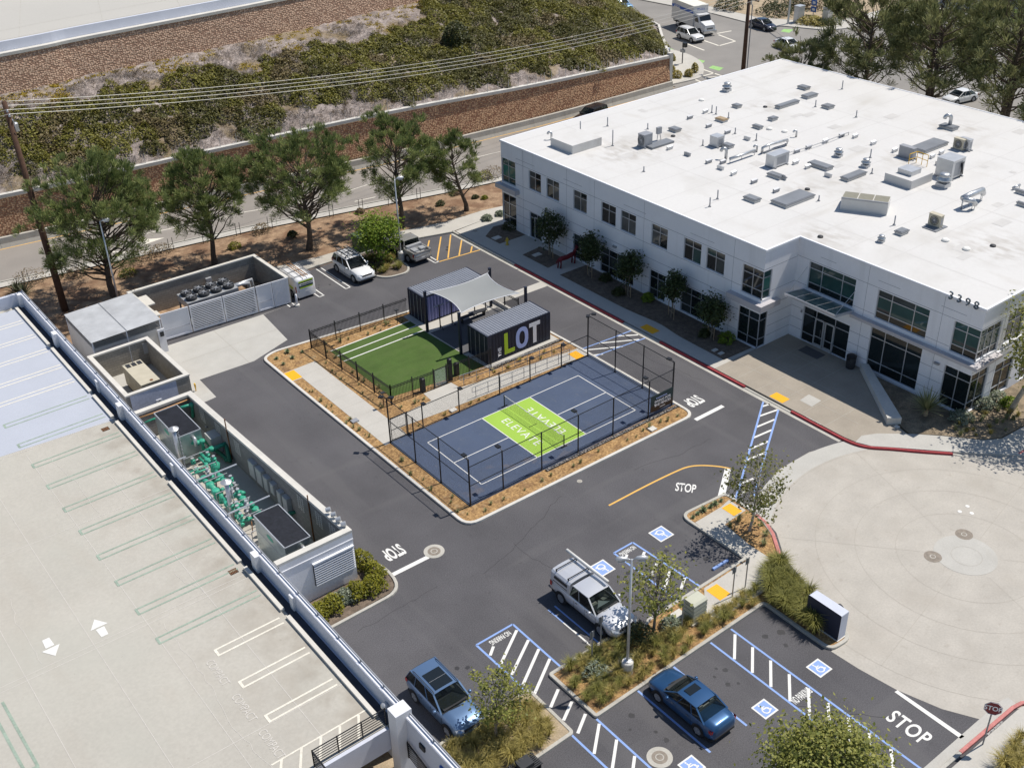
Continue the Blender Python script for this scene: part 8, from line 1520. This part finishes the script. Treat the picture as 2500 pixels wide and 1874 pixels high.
MB().tube([(-1.0,0,.8),(-1.18,0,.7),(-1.22,0,.45)],[.05,.04,.02],6).build('tail','rack_red',rk_,local=True,smooth=True)
tc = thing('litter_bin',(29.2,-12.2,.13),'dark round litter bin beside the office entrance','bin'); MB().lathe([(.3,0),(.34,.1),(.36,.85),(.33,.9)], (0,0,0), 18).build('drum','dark_plastic',tc,local=True,smooth=True); MB().lathe([(.37,.9),(.37,1.0),(.2,1.12),(.05,1.14)], (0,0,0), 18).build('lid','black_metal',tc,local=True); MB().box(-.375,-.12,.72,-.33,.12,.88).build('slot','black_metal',tc,local=True)
o = MB().box(28.3,-9.9,.13,29.3,-8.1,.145); tag(o.build('door_mat','dark_deck'),'dark grey mat in front of the entrance doors','mat')
sw_ = MB(); d0, d1 = Vector((29.75,-12.95,0)), Vector((25.35,-18.75,0)); nn_ = (d1-d0).normalized(); pr_ = Vector((nn_.y,-nn_.x,0))*.28; sw_.prism([d0+pr_,d1+pr_*1.7,d1-pr_*1.7,d0-pr_],.0,.62); tag(sw_.build('seat_wall','cap'),'angled concrete seat wall between the entrance plaza and planting bed','seat wall')
bo_ = thing('bollard',(2.95,23.55,0),'white steel bollard beside the ribbed gate panel','bollard'); MB().lathe([(.09,0),(.09,1.0),(.06,1.06),(.0,1.08)], (0,0,0), 12).build('post','letter_white',bo_,local=True,smooth=True); MB().lathe([(.22,0),(.22,.12),(.1,.16)], (0,0,0), 12).build('footing','cap',bo_,local=True)
ym = thing('marker_post',(*P('I',1512,170,0)[:2],.0),'small yellow marker post on the concrete by the generator yard','marker'); MB().box(-.03,-.03,0,.03,.03,.5).build('post','yellow',ym,local=True); MB().box(-.035,-.1,.3,.035,.1,.62).build('plate','yellow',ym,local=True)
sb = thing('slatted_bench',(-11.75,-25.25,.0),'dark slatted metal bench with centre box at the island end','bench'); 
for k in range(9): MB().box(-.75,-.42+k*.1,.42,.75,-.36+k*.1,.47).build('slat','dark_plastic',sb,local=True)
MB().box(-.35,-.3,.3,.35,.3,.72).build('centre_box','dark_plastic',sb,local=True); [MB().box(x-.03,-.4,0,x+.03,.4,.42).build('leg','black_metal',sb,local=True) for x in (-.65,.65)]
# fences along the walls and road
wf = thing('wall_top_fence',(20,48.5,5),'thin wire fence posts on the coping of the cobble wall','fence')
for k in range(2,len(wl)-1,1):
    for f in (0.,.5): a, b = Vector(wl[k]), Vector(wl[min(k+1,len(wl)-1)]); p = a.lerp(b,f); q = MB().tube([(p.x,p.y+.15,p.z),(p.x,p.y+.15,p.z+1.05)], .035, 5); q.build('post','galv',wf)
rf = thing('road_fence',(5,40,0),'broken line of thin black fence posts between the pine strip and the road','fence'); k_ = 0
for i in range(1,4):
    a, b = Vector((*nk[i],0)), Vector((*nk[i+1],0)); n = int((b-a).length/2.9)
    for j in range(n):
        p = a.lerp(b,(j+.5)/n)+Vector((0,-1.55,0)); 
        for dx in (0,.42): q = MB().tube([(p.x+dx,p.y,-.05),(p.x+dx,p.y,1.25)], .03, 5); q.build('post','black_metal',rf)
# street crossing furniture
p = P('C',1470,490,.14); ts = thing('pedestrian_signal',(p.x,p.y,.14),'black pedestrian signal on a short post at the crossing corner','signal'); MB().tube([(0,0,0),(0,0,2.7)], .07, 8).build('post','black_metal',ts,local=True); MB().box(-.1,-.5,2.2,.3,.05,2.75).build('signal_head','black_metal',ts,local=True); MB().box(-.2,-.4,1.5,.05,.3,1.9).build('sign_plate','sign_back',ts,local=True)
p = P('D',390,185,.14); ts = thing('signal_mast',(p.x,p.y,.14),'tall pale signal mast on the far side of the crossing','signal'); MB().tube([(0,0,0),(0,0,9)],[.16,.10],10).build('mast','metal_light',ts,local=True); MB().tube([(0,0,7.5),(-3,-6,8.2)],[.1,.06],8).build('mast_arm','metal_light',ts,local=True); MB().box(-2.3,-4.7,7.0,-1.9,-4.4,8.0).build('signal_head','yellow',ts,local=True)
for (s, x, y), lab in ((('D',470,170),'pale roadside control cabinet between the mast and green sign'),(('D',688,185),'pale roadside control cabinet beyond the green sign')): p = P(s,x,y,.14); t = thing('control_cabinet',(p.x,p.y,.14),lab,'cabinet','roadside control cabinets'); MB().box(-.6,-.5,0,.6,.5,2.3).build('casing','cap',t,local=True); MB().box(-.65,-.55,2.3,.65,.55,2.4).build('lid','metal_light',t,local=True); MB().box(-.615,-.4,.15,-.601,.4,2.2).build('door','metal_light',t,local=True)
p = P('D',580,155,.14); gs = thing('road_sign',(p.x,p.y,.14),'green street sign above blue route shields on the far verge','sign'); MB().tube([(0,0,0),(0,0,4.2)], .06, 6).build('post','metal_grey',gs,local=True); MB().box(-.06,-1.3,3.3,-.02,1.3,4.4).build('green_panel','sign_green',gs,local=True); q = MB(); q.box(-.075,-1.0,3.95,-.062,1.0,4.1); q.box(-.075,-.9,3.6,-.062,.9,3.75); q.build('lettering_lines','letter_white',gs,local=True)
for z in (2.55,1.55): MB().box(-.06,-.5,z-.4,-.02,.5,z+.4).build('blue_shield','sign_blue',gs,local=True); MB().box(-.072,-.25,z-.2,-.062,.25,z+.15).build('shield_mark','letter_white',gs,local=True)
p = P('C',1300,440,2.5); q = MB().box(p.x-1.0,p.y-.8,1.2,p.x+1.0,p.y+.8,3.6); tag(q.build('equipment_box','parapet'),'grey equipment box in the corner of the shrubby slope','utility box')
q = MB(); p = P('D',2180,60,0); q.prism([(p.x-6,p.y-12),(p.x+10,p.y-12),(p.x+10,p.y+10),(p.x-6,p.y+10)],0,5); bq = tag(q.build('distant_building','stucco_warm'),'distant tan building with striped sunlit wall behind the pines','building')
for k in range(7): q = MB().box(p.x-6.3+k*.0,p.y-11+k*3,5.0,p.x+10,p.y-9.8+k*3,5.15); q.build('roof_beam','wood_tan',bq)
